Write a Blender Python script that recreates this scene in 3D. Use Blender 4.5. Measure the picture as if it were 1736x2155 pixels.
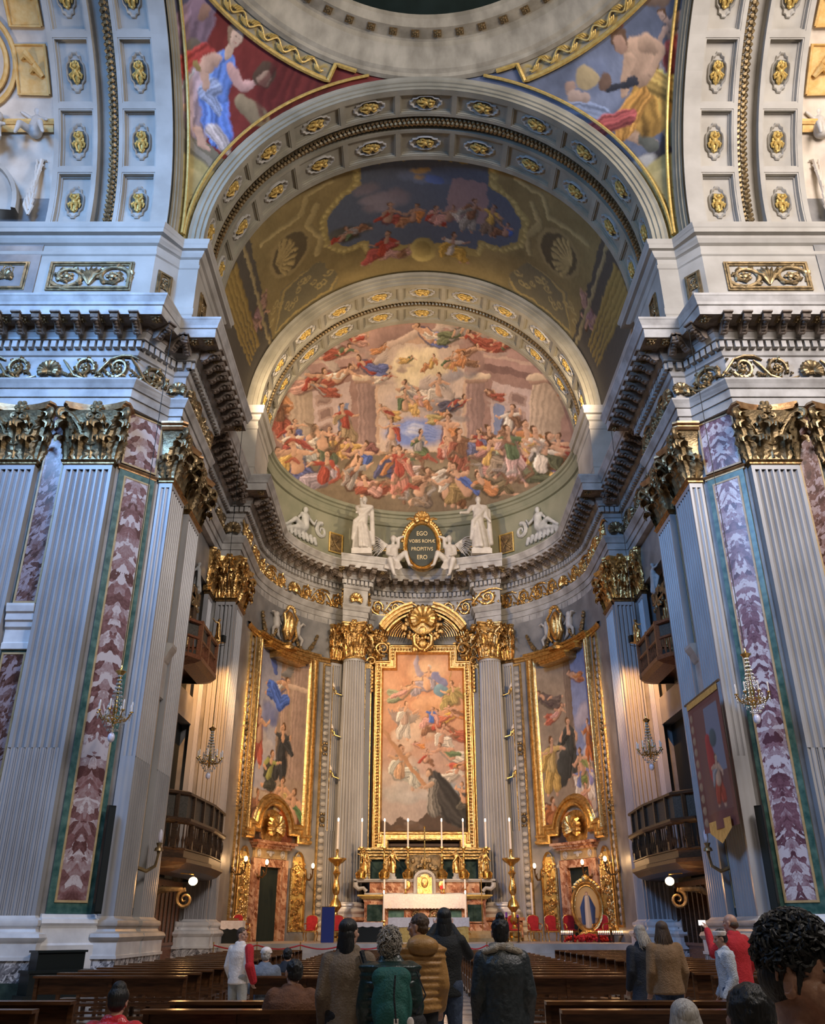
import bpy, math, random
import numpy as np
from mathutils import Vector, Matrix
PI = math.pi
R_ = math.radians
scene = bpy.context.scene
for o in list(bpy.data.objects):
    bpy.data.objects.remove(o)
COL = scene.collection

# ------------------------------------------------------------------ camera
cam_d = bpy.data.cameras.new('camera')
cam_d.sensor_fit = 'VERTICAL'
cam_d.sensor_height = 36.0
cam_d.lens = 1803.0 / 2155.0 * 36.0
cam_d.shift_x = 7.0 / 2155.0
cam_d.clip_start = 0.05
cam_d.clip_end = 300
cam = bpy.data.objects.new('camera', cam_d)
COL.objects.link(cam)
cam.location = (-0.74, 0.0, 1.65)
cam.rotation_euler = (R_(90 + 25.8), 0, 0)
scene.camera = cam
scene.view_settings.view_transform = 'Standard'
scene.view_settings.look = 'None'
scene.view_settings.gamma = 1.0
scene.view_settings.use_curve_mapping = False
scene.view_settings.exposure = -0.12
scene.cycles.max_bounces = 6
scene.cycles.diffuse_bounces = 3
scene.cycles.glossy_bounces = 3
scene.cycles.transmission_bounces = 4
scene.cycles.caustics_reflective = False
scene.cycles.caustics_refractive = False
scene.cycles.sample_clamp_indirect = 4.0
scene.cycles.use_denoising = True

# ------------------------------------------------------------------ world and large lights
w = bpy.data.worlds.new('daylight')
scene.world = w
w.use_nodes = True
w.node_tree.nodes['Background'].inputs[0].default_value = (0.80, 0.86, 1.0, 1)
w.node_tree.nodes['Background'].inputs[1].default_value = 0.022

def look(o, target):
    d = Vector(target) - o.location
    o.rotation_euler = d.to_track_quat('-Z', 'Y').to_euler()

def area(name, loc, target, size, power, col, sy=None):
    l = bpy.data.lights.new(name, 'AREA')
    l.energy = power
    l.color = col
    l.size = size
    if sy:
        l.shape = 'RECTANGLE'
        l.size_y = sy
    o = bpy.data.objects.new(name, l)
    COL.objects.link(o)
    o.location = loc
    look(o, target)
    return o

def spot(name, loc, target, power, col, ang=70, rad=0.15, blend=0.6):
    l = bpy.data.lights.new(name, 'SPOT')
    l.energy = power
    l.color = col
    l.spot_size = R_(ang)
    l.spot_blend = blend
    l.shadow_soft_size = rad
    o = bpy.data.objects.new(name, l)
    COL.objects.link(o)
    o.location = loc
    look(o, target)
    return o

def point(name, loc, power, col, rad=0.06):
    l = bpy.data.lights.new(name, 'POINT')
    l.energy = power
    l.color = col
    l.shadow_soft_size = rad
    o = bpy.data.objects.new(name, l)
    COL.objects.link(o)
    o.location = loc
    return o

BLUE = (0.27, 0.52, 1.0)
area('left_transept_daylight', (-17.5, 9.0, 27.0), (8, 27, 13), 6, 2500, BLUE, 8).data.spread = R_(115)
area('left_pier_fill', (-14.5, 6.0, 25.0), (-13.5, 25, 21), 4, 1750, (0.20, 0.46, 1.0), 5).data.spread = R_(110)  # added area light that tints the left pier fronts blue
area('right_transept_daylight', (17.0, 6.0, 28.0), (3, 25, 18), 6, 3900, (1.0, 0.91, 0.86), 8)
area('right_pier_fill', (14.5, 5.0, 25.0), (13.5, 25, 17), 4, 3000, (1.0, 0.88, 0.84), 5)  # added area light that whitens the right pier fronts
area('nave_daylight', (3, -14.0, 31.0), (0, 27, 16), 9, 2900, (1.0, 0.85, 0.66), 8)
WARM = (1.0, 0.66, 0.36)
for s in (-1, 1):
    spot('cornice_flood_light', (s * 8.0, 33.0, 25.0), (s * -1.5, 47.5, 29.0), 4900, (1.0, 0.75, 0.50), 100)
    spot('loft_flood_light', (s * 7.9, 33.6, 12.6), (s * 3.6, 47.5, 9.0), 6000, WARM, 64)
    spot('loft_corner_lamp', (s * 8.1, 34.4, 13.2), (s * 9.25, 38.0, 9.5), 2800, (1.0, 0.46, 0.13), 62, .06)
    spot('loft_uplight', (s * 7.9, 33.8, 12.9), (s * 0.5, 49.0, 20.5), 2000, (1.0, 0.74, 0.48), 60)

# ------------------------------------------------------------------ mesh builder
class MB:
    def __init__(self):
        self.v = []; self.f = []; self.M = None
    def add(self, vs, fs):
        b = len(self.v)
        if self.M is not None:
            M = self.M
            vs = [tuple(M @ Vector(p)) for p in vs]
        self.v.extend(vs)
        self.f.extend([tuple(i + b for i in f) for f in fs])
    def box(self, x0, x1, y0, y1, z0, z1):
        vs = [(x0,y0,z0),(x1,y0,z0),(x1,y1,z0),(x0,y1,z0),(x0,y0,z1),(x1,y0,z1),(x1,y1,z1),(x0,y1,z1)]
        self.add(vs, [(0,3,2,1),(4,5,6,7),(0,1,5,4),(1,2,6,5),(2,3,7,6),(3,0,4,7)])
    def loft(self, rings, closed=False, cap=False):
        n = len(rings[0]); vs = [p for r in rings for p in r]; fs = []
        m = n if closed else n - 1
        for i in range(len(rings) - 1):
            for j in range(m):
                k = (j + 1) % n
                fs.append((i*n+j, i*n+k, (i+1)*n+k, (i+1)*n+j))
        if cap:
            fs.append(tuple(range(n-1, -1, -1)))
            fs.append(tuple((len(rings)-1)*n + j for j in range(n)))
        self.add(vs, fs)
    def tube(self, pts, r, n=6, flat=1.0, cap=True, up=None):
        pts = [Vector(p) for p in pts]; rings = []
        N = len(pts); u = None
        for i, p in enumerate(pts):
            t = pts[min(i+1, N-1)] - pts[max(i-1, 0)]
            if t.length < 1e-9: t = Vector((0,0,1))
            t.normalize()
            if u is None:
                u = Vector(up) if up else (Vector((0,0,1)) if abs(t.z) < .9 else Vector((1,0,0)))
            u = (u - t * u.dot(t))
            if u.length < 1e-6: u = Vector((1,0,0)) - t * t.x
            u.normalize(); w_ = t.cross(u)
            rr = r[i] if isinstance(r, (list, tuple)) else r
            rings.append([tuple(p + u*(rr*flat*math.cos(a)) + w_*(rr*math.sin(a))) for a in [2*PI*k/n for k in range(n)]])
        self.loft(rings, True, cap)
    def lathe(self, prof, n=16, c=(0,0,0), a0=0.0, a1=2*PI):
        full = abs(a1 - a0 - 2*PI) < 1e-6
        m = n if full else n + 1
        rings = [[(c[0]+r*math.cos(a0+(a1-a0)*k/n), c[1]+r*math.sin(a0+(a1-a0)*k/n), c[2]+z) for k in range(m)] for r, z in prof]
        self.loft(rings, full)
    def ell(self, c, r, nu=8, nv=6, M=None):
        vs = []; fs = []
        if isinstance(r, (int, float)): r = (r, r, r)
        for i in range(nv+1):
            th = PI*i/nv
            for j in range(nu):
                ph = 2*PI*j/nu
                p = Vector((r[0]*math.sin(th)*math.cos(ph), r[1]*math.sin(th)*math.sin(ph), r[2]*math.cos(th)))
                if M is not None: p = M @ p
                vs.append((c[0]+p.x, c[1]+p.y, c[2]+p.z))
        for i in range(nv):
            for j in range(nu):
                k = (j+1) % nu
                fs.append((i*nu+j, (i+1)*nu+j, (i+1)*nu+k, i*nu+k))
        self.add(vs, fs)
    def cap(self, a, ra, b, rb, n=10):
        a = Vector(a); b = Vector(b); d = b - a; L = d.length
        if L < 1e-6: self.ell(a, ra, n, 6); return
        d /= L; pts = []; rs = []
        for k in range(4):
            t = (k+.15)/4*PI/2; pts.append(a - d*ra*math.cos(t)); rs.append(ra*math.sin(t))
        pts.append(a); rs.append(ra); pts.append(b); rs.append(rb)
        for k in range(3, -1, -1):
            t = (k+.15)/4*PI/2; pts.append(b + d*rb*math.cos(t)); rs.append(rb*math.sin(t))
        self.tube(pts, rs, n)
    def prism(self, poly, y0, y1):
        # polygon in x-z, extruded along y
        n = len(poly)
        self.loft([[(x, y0, z) for x, z in poly], [(x, y1, z) for x, z in poly]], True, True)
    def prismz(self, poly, z0, z1):
        self.loft([[(x, y, z0) for x, y in poly], [(x, y, z1) for x, y in poly]], True, True)
    def mesh(self, name, m, smooth=True, ang=35):
        me = bpy.data.meshes.new(name)
        me.from_pydata(self.v, [], self.f)
        if m is not None: me.materials.append(m)
        if smooth:
            me.polygons.foreach_set('use_smooth', [True]*len(me.polygons))
            try: me.set_sharp_from_angle(angle=R_(ang))
            except Exception: pass
        me.validate()
        return me
    def build(self, name, m, parent=None, smooth=True, ang=35, **kw):
        me = self.mesh(name, m, smooth, ang)
        return link(name, me, parent, **kw)

def link(name, me, parent=None, loc=None, rz=None, **kw):
    o = bpy.data.objects.new(name, me)
    COL.objects.link(o)
    if parent is not None: o.parent = parent
    if loc is not None: o.location = loc
    if rz is not None: o.rotation_euler = (0, 0, rz)
    for k, v_ in kw.items(): o[k] = v_
    return o

def thing(name, label, cat, loc=(0,0,0), rz=0.0, group=None, scale=None):
    o = bpy.data.objects.new(name, None)
    COL.objects.link(o)
    o.empty_display_size = .1
    o.location = loc
    o.rotation_euler = (0, 0, rz)
    if scale: o.scale = (scale, scale, scale)
    o['label'] = label; o['category'] = cat; o['kind'] = 'thing'
    if group: o['group'] = group
    return o

def dup(root, loc=None, rz=None, label=None, group=None):
    def rec(o, par):
        c = o.copy(); COL.objects.link(c); c.parent = par
        for ch in kids.get(o.name, []): rec(ch, c)
        return c
    kids = {}
    st = [root]
    while st:
        o = st.pop()
        kids[o.name] = list(o.children)
        st.extend(o.children)
    c = rec(root, None)
    if loc is not None: c.location = loc
    if rz is not None: c.rotation_euler = (0, 0, rz)
    if label: c['label'] = label
    if group: c['group'] = group
    return c

# ------------------------------------------------------------------ materials
def newmat(name):
    m = bpy.data.materials.new(name); m.use_nodes = True
    nt = m.node_tree; b = nt.nodes['Principled BSDF']
    return m, nt, b

def mat(name, c1, c2=None, scale=3.0, rough=.5, metal=0.0, bump=0.0, bscale=20.0, detail=5, spec=.5, lo=.35, hi=.65, emis=None, es=0, stretch=None, dist=0.0):
    m, nt, b = newmat(name)
    b.inputs['Base Color'].default_value = (*c1, 1)
    b.inputs['Roughness'].default_value = rough
    b.inputs['Metallic'].default_value = metal
    b.inputs['Specular IOR Level'].default_value = spec
    tc = nt.nodes.new('ShaderNodeTexCoord')
    src = tc.outputs['Object']
    if stretch:
        mp = nt.nodes.new('ShaderNodeMapping'); mp.inputs['Scale'].default_value = stretch
        nt.links.new(src, mp.inputs['Vector']); src = mp.outputs['Vector']
    if c2:
        n = nt.nodes.new('ShaderNodeTexNoise'); n.inputs['Scale'].default_value = scale; n.inputs['Detail'].default_value = detail
        n.inputs['Distortion'].default_value = dist
        nt.links.new(src, n.inputs['Vector'])
        r = nt.nodes.new('ShaderNodeValToRGB')
        r.color_ramp.elements[0].position = lo; r.color_ramp.elements[1].position = hi
        r.color_ramp.elements[0].color = (*c1, 1); r.color_ramp.elements[1].color = (*c2, 1)
        nt.links.new(n.outputs['Fac'], r.inputs['Fac'])
        nt.links.new(r.outputs['Color'], b.inputs['Base Color'])
    if bump:
        n2 = nt.nodes.new('ShaderNodeTexNoise'); n2.inputs['Scale'].default_value = bscale; n2.inputs['Detail'].default_value = 3
        nt.links.new(src, n2.inputs['Vector'])
        bp = nt.nodes.new('ShaderNodeBump'); bp.inputs['Strength'].default_value = bump; bp.inputs['Distance'].default_value = .05
        nt.links.new(n2.outputs['Fac'], bp.inputs['Height'])
        nt.links.new(bp.outputs['Normal'], b.inputs['Normal'])
    if emis:
        b.inputs['Emission Color'].default_value = (*emis, 1); b.inputs['Emission Strength'].default_value = es
    return m

def breccia(name, dark, mid, light, scale=1.6, mirror=True):
    # book-matched brecciated marble: pale blots and chevrons on dark red, mirrored about the panel's centre line
    m, nt, b = newmat(name)
    L = nt.links; N = nt.nodes.new
    tc = N('ShaderNodeTexCoord'); sep = N('ShaderNodeSeparateXYZ'); L.new(tc.outputs['Object'], sep.inputs[0])
    ab = N('ShaderNodeMath'); ab.operation = 'ABSOLUTE'; L.new(sep.outputs[0], ab.inputs[0])
    cmb = N('ShaderNodeCombineXYZ')
    L.new(ab.outputs[0] if mirror else sep.outputs[0], cmb.inputs[0]); L.new(sep.outputs[2], cmb.inputs[2])
    if not mirror: L.new(sep.outputs[1], cmb.inputs[1])
    # shear z by |x| gives the chevrons
    mul = N('ShaderNodeMath'); mul.operation = 'MULTIPLY_ADD'; mul.inputs[1].default_value = .55
    L.new(ab.outputs[0] if mirror else sep.outputs[0], mul.inputs[0]); L.new(sep.outputs[2], mul.inputs[2]); L.new(mul.outputs[0], cmb.inputs[2])
    nz = N('ShaderNodeTexNoise'); nz.inputs['Scale'].default_value = scale*1.1; nz.inputs['Detail'].default_value = 4; nz.inputs['Distortion'].default_value = 1.2
    L.new(cmb.outputs[0], nz.inputs['Vector'])
    mx = N('ShaderNodeVectorMath'); mx.operation = 'MULTIPLY_ADD'; mx.inputs[1].default_value = (.5,.5,.5)
    L.new(nz.outputs['Color'], mx.inputs[0]); L.new(cmb.outputs[0], mx.inputs[2])
    vo = N('ShaderNodeTexVoronoi'); vo.inputs['Scale'].default_value = scale*2.8; L.new(mx.outputs[0], vo.inputs['Vector'])
    sc = N('ShaderNodeSeparateColor'); L.new(vo.outputs['Color'], sc.inputs[0])
    ad = N('ShaderNodeMath'); ad.operation = 'ADD'
    m1 = N('ShaderNodeMath'); m1.operation = 'MULTIPLY'; m1.inputs[1].default_value = .55; L.new(sc.outputs[0], m1.inputs[0])
    L.new(m1.outputs[0], ad.inputs[0])
    n3 = N('ShaderNodeTexNoise'); n3.inputs['Scale'].default_value = scale*.7; n3.inputs['Detail'].default_value = 8; n3.inputs['Distortion'].default_value = .6
    L.new(cmb.outputs[0], n3.inputs['Vector'])
    m2 = N('ShaderNodeMath'); m2.operation = 'MULTIPLY'; m2.inputs[1].default_value = .8; L.new(n3.outputs['Fac'], m2.inputs[0])
    L.new(m2.outputs[0], ad.inputs[1])
    n4 = N('ShaderNodeTexNoise'); n4.inputs['Scale'].default_value = scale*9; n4.inputs['Detail'].default_value = 6; L.new(cmb.outputs[0], n4.inputs['Vector'])
    m4 = N('ShaderNodeMath'); m4.operation = 'MULTIPLY_ADD'; m4.inputs[1].default_value = .34; L.new(n4.outputs['Fac'], m4.inputs[0]); L.new(ad.outputs[0], m4.inputs[2])
    sb = N('ShaderNodeMath'); sb.operation = 'SUBTRACT'; sb.inputs[1].default_value = .17; L.new(m4.outputs[0], sb.inputs[0]); ad = sb
    r = N('ShaderNodeValToRGB'); e = r.color_ramp.elements
    e[0].position = .40; e[0].color = (*dark, 1); e[1].position = .9; e[1].color = (*light, 1)
    k = e.new(.58); k.color = (*mid, 1); k = e.new(.76); k.color = (*[a*.5+c*.5 for a, c in zip(mid, light)], 1); k = e.new(.80); k.color = (*light, 1)
    L.new(ad.outputs[0], r.inputs['Fac']); L.new(r.outputs['Color'], b.inputs['Base Color'])
    b.inputs['Roughness'].default_value = .22
    return m

def vmat(name, rough=.6):
    m, nt, b = newmat(name)
    a = nt.nodes.new('ShaderNodeVertexColor'); a.layer_name = 'paint'
    nt.links.new(a.outputs['Color'], b.inputs['Base Color'])
    b.inputs['Roughness'].default_value = rough
    b.inputs['Specular IOR Level'].default_value = .25
    return m

M = {}
M['shaft'] = mat('grey_marble', (.29,.29,.30), (.43,.43,.44), .9, .36, bump=.02, bscale=4, lo=.25, hi=.75, stretch=(1,1,.5), detail=3)
M['stone'] = mat('white_grey_stone', (.25,.235,.215), (.49,.475,.45), 1.4, .5, bump=.05, bscale=8, lo=.3, hi=.65)
M['plaster'] = mat('grey_plaster', (.25,.23,.17), (.36,.33,.25), .8, .7, bump=.04, bscale=5)
M['plasterpale'] = mat('pale_plaster', (.36,.335,.29), (.46,.435,.385), .8, .7)
M['green_plaster'] = mat('green_plaster', (.21,.22,.15), (.27,.27,.19), .9, .7)
M['greymarble'] = mat('apse_grey_marble', (.17,.17,.17), (.30,.29,.28), 1.0, .35, detail=7)
M['whitemarble'] = mat('white_marble', (.60,.60,.61), (.78,.78,.78), 2.0, .3)
M['base'] = mat('warm_base_stone', (.36,.33,.30), (.50,.46,.42), 1.5, .4, detail=8)
M['statue'] = mat('statue_marble', (.46,.43,.39), (.57,.54,.49), 3.0, .45)
M['relief'] = mat('relief_stone', (.36,.37,.36), (.50,.51,.50), 3.0, .6)
M['gold'] = mat('gilding', (.50,.30,.10), (.84,.58,.24), 6, .32, 1.0, .45, 14)
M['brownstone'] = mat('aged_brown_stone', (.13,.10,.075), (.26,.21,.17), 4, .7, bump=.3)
M['goldsparkle'] = mat('carved_gilding', (.30,.17,.06), (.78,.50,.19), 6, .30, .9, .45, 12, lo=.36, hi=.6)
M['golddull'] = mat('aged_gilding', (.16,.12,.065), (.42,.30,.15), 5, .38, .7, .22, 14, lo=.35, hi=.7)
M['goldpaint'] = mat('gold_paint', (.55,.36,.09), (.70,.50,.16), 6, .45, .35, .25, 12)
M['bronze'] = mat('dark_bronze', (.12,.07,.03), (.30,.19,.08), 6, .35, .9, .3, 10)
M['brass'] = mat('brass', (.62,.40,.12), (.75,.52,.2), 6, .25, 1.0, .2, 20)
M['green'] = mat('green_marble', (.03,.09,.08), (.10,.19,.16), 4, .25, detail=9)
M['darkgreen'] = mat('dark_green_marble', (.012,.03,.025), (.04,.07,.06), 4, .25, detail=9)
M['yellow'] = mat('yellow_marble', (.42,.29,.13), (.52,.38,.2), 5, .35)
M['breccia'] = breccia('purple_breccia', (.11,.045,.04), (.25,.125,.12), (.58,.51,.51), 1.3)
M['breccia2'] = breccia('violet_breccia', (.11,.045,.06), (.24,.12,.15), (.60,.55,.60), 1.9)
M['brecciab'] = breccia('brown_breccia', (.07,.03,.02), (.15,.07,.055), (.34,.26,.27), 2.2, False)
M['brecciag'] = breccia('grey_breccia', (.05,.05,.055), (.22,.21,.22), (.60,.58,.58), 3.0, False)
M['redmarble'] = breccia('warm_red_marble', (.22,.08,.04), (.40,.18,.10), (.62,.38,.24), 2.0, False)
M['wood'] = mat('walnut', (.03,.017,.010), (.07,.038,.02), 6, .4, bump=.08, bscale=10, stretch=(1,1,6))
M['pew'] = mat('pew_wood', (.05,.021,.009), (.11,.046,.018), 5, .22, stretch=(.6,6,6))
M['redwood'] = mat('red_brown_wood', (.13,.045,.02), (.24,.09,.04), 6, .4, stretch=(4,1,4))
M['lattice'] = mat('grey_lattice_wood', (.045,.04,.03), (.085,.075,.06), 20, .6)
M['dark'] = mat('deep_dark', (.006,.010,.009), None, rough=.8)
M['black'] = mat('black_lacquer', (.008,.012,.012), None, rough=.35)
M['curtain'] = mat('dark_green_curtain', (.008,.016,.012), (.014,.026,.02), 3, .9, stretch=(20,20,.3))
def mkfloor():
    m, nt, b = newmat('polished_floor'); L = nt.links; N = nt.nodes.new
    tc = N('ShaderNodeTexCoord'); br = N('ShaderNodeTexBrick')
    br.inputs['Scale'].default_value = 1.0; br.inputs['Color1'].default_value = (.42,.35,.28,1); br.inputs['Color2'].default_value = (.50,.44,.37,1)
    br.inputs['Mortar'].default_value = (.22,.17,.13,1); br.inputs['Mortar Size'].default_value = .02
    br.inputs['Brick Width'].default_value = .9; br.inputs['Row Height'].default_value = .9; br.offset = 0
    L.new(tc.outputs['Object'], br.inputs['Vector']); L.new(br.outputs['Color'], b.inputs['Base Color'])
    b.inputs['Roughness'].default_value = .18
    return m
M['floor'] = mkfloor()

# ------------------------------------------------------------------ floor, dais
def struct(mb, name, m, label=None, **k):
    o = mb.build(name, m, **k); o['kind'] = 'structure'
    if label: o['label'] = label
    return o
mb = MB(); mb.box(-24, 24, -16, 52, -.3, 0)
struct(mb, 'floor', M['floor'], 'polished beige stone floor of the church', smooth=False)
mb = MB()
for i, (y, z) in enumerate([(38.6, .33), (39.0, .66), (39.4, 1.0)]):
    poly = [(-8.85, y), (8.85, y), (8.85, 41.1)] + [(8.85*math.cos(R_(a)), 41.1+8.85*math.sin(R_(a))) for a in range(5, 180, 5)] + [(-8.85, 41.1)]
    mb.prismz(poly, z-.34, z)
struct(mb, 'floor_dais', M['base'], 'raised stone dais filling the apse', smooth=False)

# ------------------------------------------------------------------ wall paths
YC, RA = 41.1, 8.9
def P(s, pts): return [(s*x, y) for x, y in pts]
WALL = [(-22,24.95),(-10.45,24.95),(-9.4,26.0),(-9.1,26.2),(-9.1,30.3),(-10.05,30.3)]
WALL2 = [(-10.05,37.95),(-9.1,38.05),(-8.9,41.1)]
def arc(R, a0, a1, n): return [(R*math.sin(R_(a0+(a1-a0)*i/n)), YC+R*math.cos(R_(a0+(a1-a0)*i/n))) for i in range(n+1)]
def wallmesh(mb, pts, z0, z1, thick=.0):
    mb.loft([[(x, y, z0) for x, y in pts], [(x, y, z1) for x, y in pts]])
for s, nm in ((-1,'left'),(1,'right')):
    mb = MB(); p = [(-s*x, y) for x, y in WALL]
    wallmesh(mb, p, 0, 18.7)
    wallmesh(mb, [(-s*-14.65+0, 24.95), (-s*-22, 24.95)], 21, 34)
    struct(mb, 'wall_'+nm, M['greymarble'], 'grey marble wall of the crossing pier, '+nm+' side', smooth=False)
    # choir bay wall with two loft openings
    mb = MB(); X0, X1 = (-s*-10.05), (-s*-10.5)
    a, b_ = sorted((X0, X1))
    for (y0,y1,z0,z1) in [(30.3,37.95,0,3.3),(30.3,31.2,3.3,25.7),(37.1,37.95,3.3,25.7),(31.2,37.1,9.4,10.5),(31.2,37.1,15.8,25.7)]:
        mb.box(a, b_, y0, y1, z0, z1)
    struct(mb, 'wall_choir_'+nm, M['greymarble'], 'choir bay wall with loft openings, '+nm+' side', smooth=False)
    mb = MB(); a, b_ = sorted((-s*-10.5, -s*-13.5)); mb.box(a, b_, 30.6, 37.8, 3.0, 16.5)  # closed near-black block; the shade of the loft is in its colour
    o = struct(mb, 'wall_loft_'+nm, M['dark'], 'loft recess with its shade painted black, '+nm+' side', smooth=False)
    mb = MB(); p = [(-s*x, y) for x, y in WALL2]
    wallmesh(mb, p, 0, 18.7)
    struct(mb, 'wall_choir_pier_'+nm, M['greymarble'], 'grey marble pier wall at the apse mouth, '+nm+' side', smooth=False)
mb = MB(); wallmesh(mb, arc(RA, -90, 90, 96), 0, 17.9)
struct(mb, 'wall_apse', M['greymarble'], 'curved grey marble wall of the apse')
mb = MB(); wallmesh(mb, arc(8.75, -90, 90, 96), 21.3, 24.75)
struct(mb, 'wall_apse_attic', M['green_plaster'], 'curved grey-green attic wall above the apse cornice')
# ------------------------------------------------------------------ entablature
IN = [(-22,24.7),(-10.3,24.7),(-9.3,25.95),(-8.85,25.95),(-8.85,30.2),(-9.8,30.2),(-9.8,37.9),(-8.85,37.9)]
OUT = [(-22,23.4),(-9.1,23.4),(-8.93,24.7),(-7.5,24.7),(-7.5,31.5),(-8.4,31.5),(-8.4,36.6),(-7.45,36.6)]
PROF = [(-.2,17.6),(0,17.6),(0,17.95),(.04,17.95),(.04,18.28),(.08,18.28),(.12,18.42),(.17,18.55),(.17,18.62),(0,18.66),(0,19.62),
        (.05,19.66),(.09,19.8),(.09,20.16),(.25,20.16),(.25,20.24),(.33,20.4),(.36,20.62),(.86,20.62),(.86,20.98),(.9,21.0),(.92,21.1),(.98,21.28),(1,21.32),(1,21.4),(-.2,21.5)]
def arcpair(a0i, a1i, a0o, a1o, n, Ri=8.9, Ro=7.77):
    return arc(Ri, a0i, a1i, n), arc(Ro, a0o, a1o, n)
ai, ao = arcpair(-84, -31.5, -74, -38, 16)
I3 = [(-8.85,37.9)] + ai; O3 = [(-7.45,36.6)] + ao
I3 += [(-4.6,47.45),(-3.2,48.1),(-3.2,49.35)]; O3 += [(-4.72,46.3),(-1.85,47.2),(-1.85,48.55)]
ci, co = arcpair(-18, 18, -11, 11, 10)
I3 += ci; O3 += co
I3 += [(3.2,49.35),(3.2,48.1),(4.6,47.45)]; O3 += [(1.85,48.55),(1.85,47.2),(4.72,46.3)]
I3 += [(-x, y) for x, y in ai[::-1]] + [(8.85,37.9)]; O3 += [(-x, y) for x, y in ao[::-1]] + [(7.45,36.6)]
def lp(a, b, t): return (a[0]+(b[0]-a[0])*t, a[1]+(b[1]-a[1])*t)
def sweep(mb, I, O, prof):
    rings = [[(*lp(i, o, t), z) for i, o in zip(I, O)] for t, z in prof]
    mb.loft(rings)
def stations(I, O, t, pitch, side=1, minlen=.5):
    """points + outward angle along every segment of the swept path, evenly pitched"""
    res = []
    pts = [lp(i, o, t) for i, o in zip(I, O)]
    k = 0
    runs = []; cur = [0]
    for j in range(1, len(pts)):
        cur.append(j)
        if j < len(pts)-1:
            a = math.atan2(pts[j][1]-pts[j-1][1], pts[j][0]-pts[j-1][0]); b = math.atan2(pts[j+1][1]-pts[j][1], pts[j+1][0]-pts[j][0])
            d = abs((b-a+PI) % (2*PI) - PI)
            if d > R_(14): runs.append(cur); cur = [j]
    runs.append(cur)
    for run in runs:
        Ls = [0]
        for a, b in zip(run[:-1], run[1:]): Ls.append(Ls[-1] + math.dist(pts[a], pts[b]))
        L = Ls[-1]
        if L < minlen: continue
        n = max(1, round(L/pitch))
        for q in range(n):
            d = L*(q+.5)/n; i = 0
            while Ls[i+1] < d - 1e-9: i += 1
            f = (d-Ls[i])/(Ls[i+1]-Ls[i]); a, b = pts[run[i]], pts[run[i+1]]
            p = lp(a, b, f); nx, ny = (b[1]-a[1]), -(b[0]-a[0]); l = math.hypot(nx, ny)
            res.append((p[0], p[1], math.atan2(ny*side/l, nx*side/l), L/n))
    return res
def frame(x, y, z, ang, sc=1.0):
    """matrix: local +y points along world angle ang"""
    return Matrix.Translation((x, y, z)) @ Matrix.Rotation(ang - PI/2, 4, 'Z') @ Matrix.Scale(sc, 4)

def modillion_mesh():
    mb = MB()
    prof = [(0,0),(.70,0),(.74,-.06),(.70,-.16),(.58,-.18),(.48,-.14),(.34,-.2),(.24,-.36),(.12,-.42),(0,-.38)]
    mb.loft([[(x, y, z) for y, z in prof] for x in (-.13, .13)], True, True)
    mb.box(-.17, .17, 0, .8, 0, .06)
    for k in range(5):   # acanthus leaf under the bracket
        t = k/4; mb.ell((0, .1+.5*t, -.38+.22*t), (.11-.02*t, .09, .07), 7, 4)
    mb.ell((.0,.62,-.2),(.15,.07,.06),7,4)
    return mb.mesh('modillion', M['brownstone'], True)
MOD = modillion_mesh()
def ros_small():
    mb = MB()
    mb.box(-.17,.17,-.17,.17,-.02,0)
    for k in range(6): mb.ell((.1*math.cos(k*PI/3), .1*math.sin(k*PI/3), -.05), (.06,.06,.05), 6, 4)
    mb.ell((0,0,-.08), .05, 6, 4)
    return mb.mesh('soffit_rosette', M['golddull'])
ROS = ros_small()

# scroll ornament in the x-z plane (y out), width 2, height 1 around the origin
def spiral(cx, cz, r, a0, turns, n=22, y=0.0, shrink=.12):
    return [(cx + r*(1-(1-shrink)*t)*math.cos(a0+turns*2*PI*t), y + .04*math.sin(PI*t), cz + r*(1-(1-shrink)*t)*math.sin(a0+turns*2*PI*t)) for t in [k/n for k in range(n+1)]]
def scroll(mb, flip=1, w=1.0, h=.5, rs=.07, seed=0):
    rnd = random.Random(seed)
    R = h*.78
    sp = spiral(0, 0, R, PI*1.15, -1.6 if flip > 0 else 1.6)
    N = len(sp)
    mb.tube([(x*flip, y, z*1.0) for x, y, z in sp], [rs*(1-.5*k/N) for k in range(N)], 6)
    mb.ell((0, .06, 0), (.09*h*2, .07, .09*h*2), 8, 5)
    for k in range(5):
        a = k*2*PI/5; mb.ell((.11*h*2*math.cos(a), .05, .11*h*2*math.sin(a)), (.05*h*2, .04, .05*h*2), 6, 4)
    for k in range(8):   # curling leaves off the stem
        i = int(2 + k*(N-6)/8); x, y, z = sp[i]; x *= flip
        a = math.atan2(z, x) + rnd.uniform(-.5, .5); q = h*.26*(1-.4*k/8)
        mb.tube([(x, .02, z), (x+q*.6*math.cos(a), .06, z+q*.6*math.sin(a)), (x+q*math.cos(a+.7*flip), .03, z+q*math.sin(a+.7*flip))], [rs*.9, rs*.8, rs*.3], 5)
def shell(mb, r, ribs=11, spread=200, depth=.3, c=(0,0,0)):
    for k in range(ribs):
        a = R_(90 - spread/2 + spread*k/(ribs-1)); L = r*(.86+.14*math.cos(a-PI/2))
        pts = [(c[0]+L*t*math.cos(a), c[1]+depth*r*math.sin(PI*.85*t)+.02, c[2]+L*t*math.sin(a)) for t in (.08,.3,.55,.8,1.0)]
        wd = r*R_(spread)/(ribs-1)*.55
        mb.tube(pts, [wd*.25, wd*.5, wd*.75, wd, wd*.55], 6)
    mb.ell((c[0], c[1]+.05, c[2]), (r*.22, depth*r*.6, r*.16), 8, 5)
    for q in (-1, 1): mb.tube(spiral(c[0]+q*r*.2, c[2]-r*.12, r*.14, PI/2, -1.3*q, 10, c[1]+.06), r*.04, 5)
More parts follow.
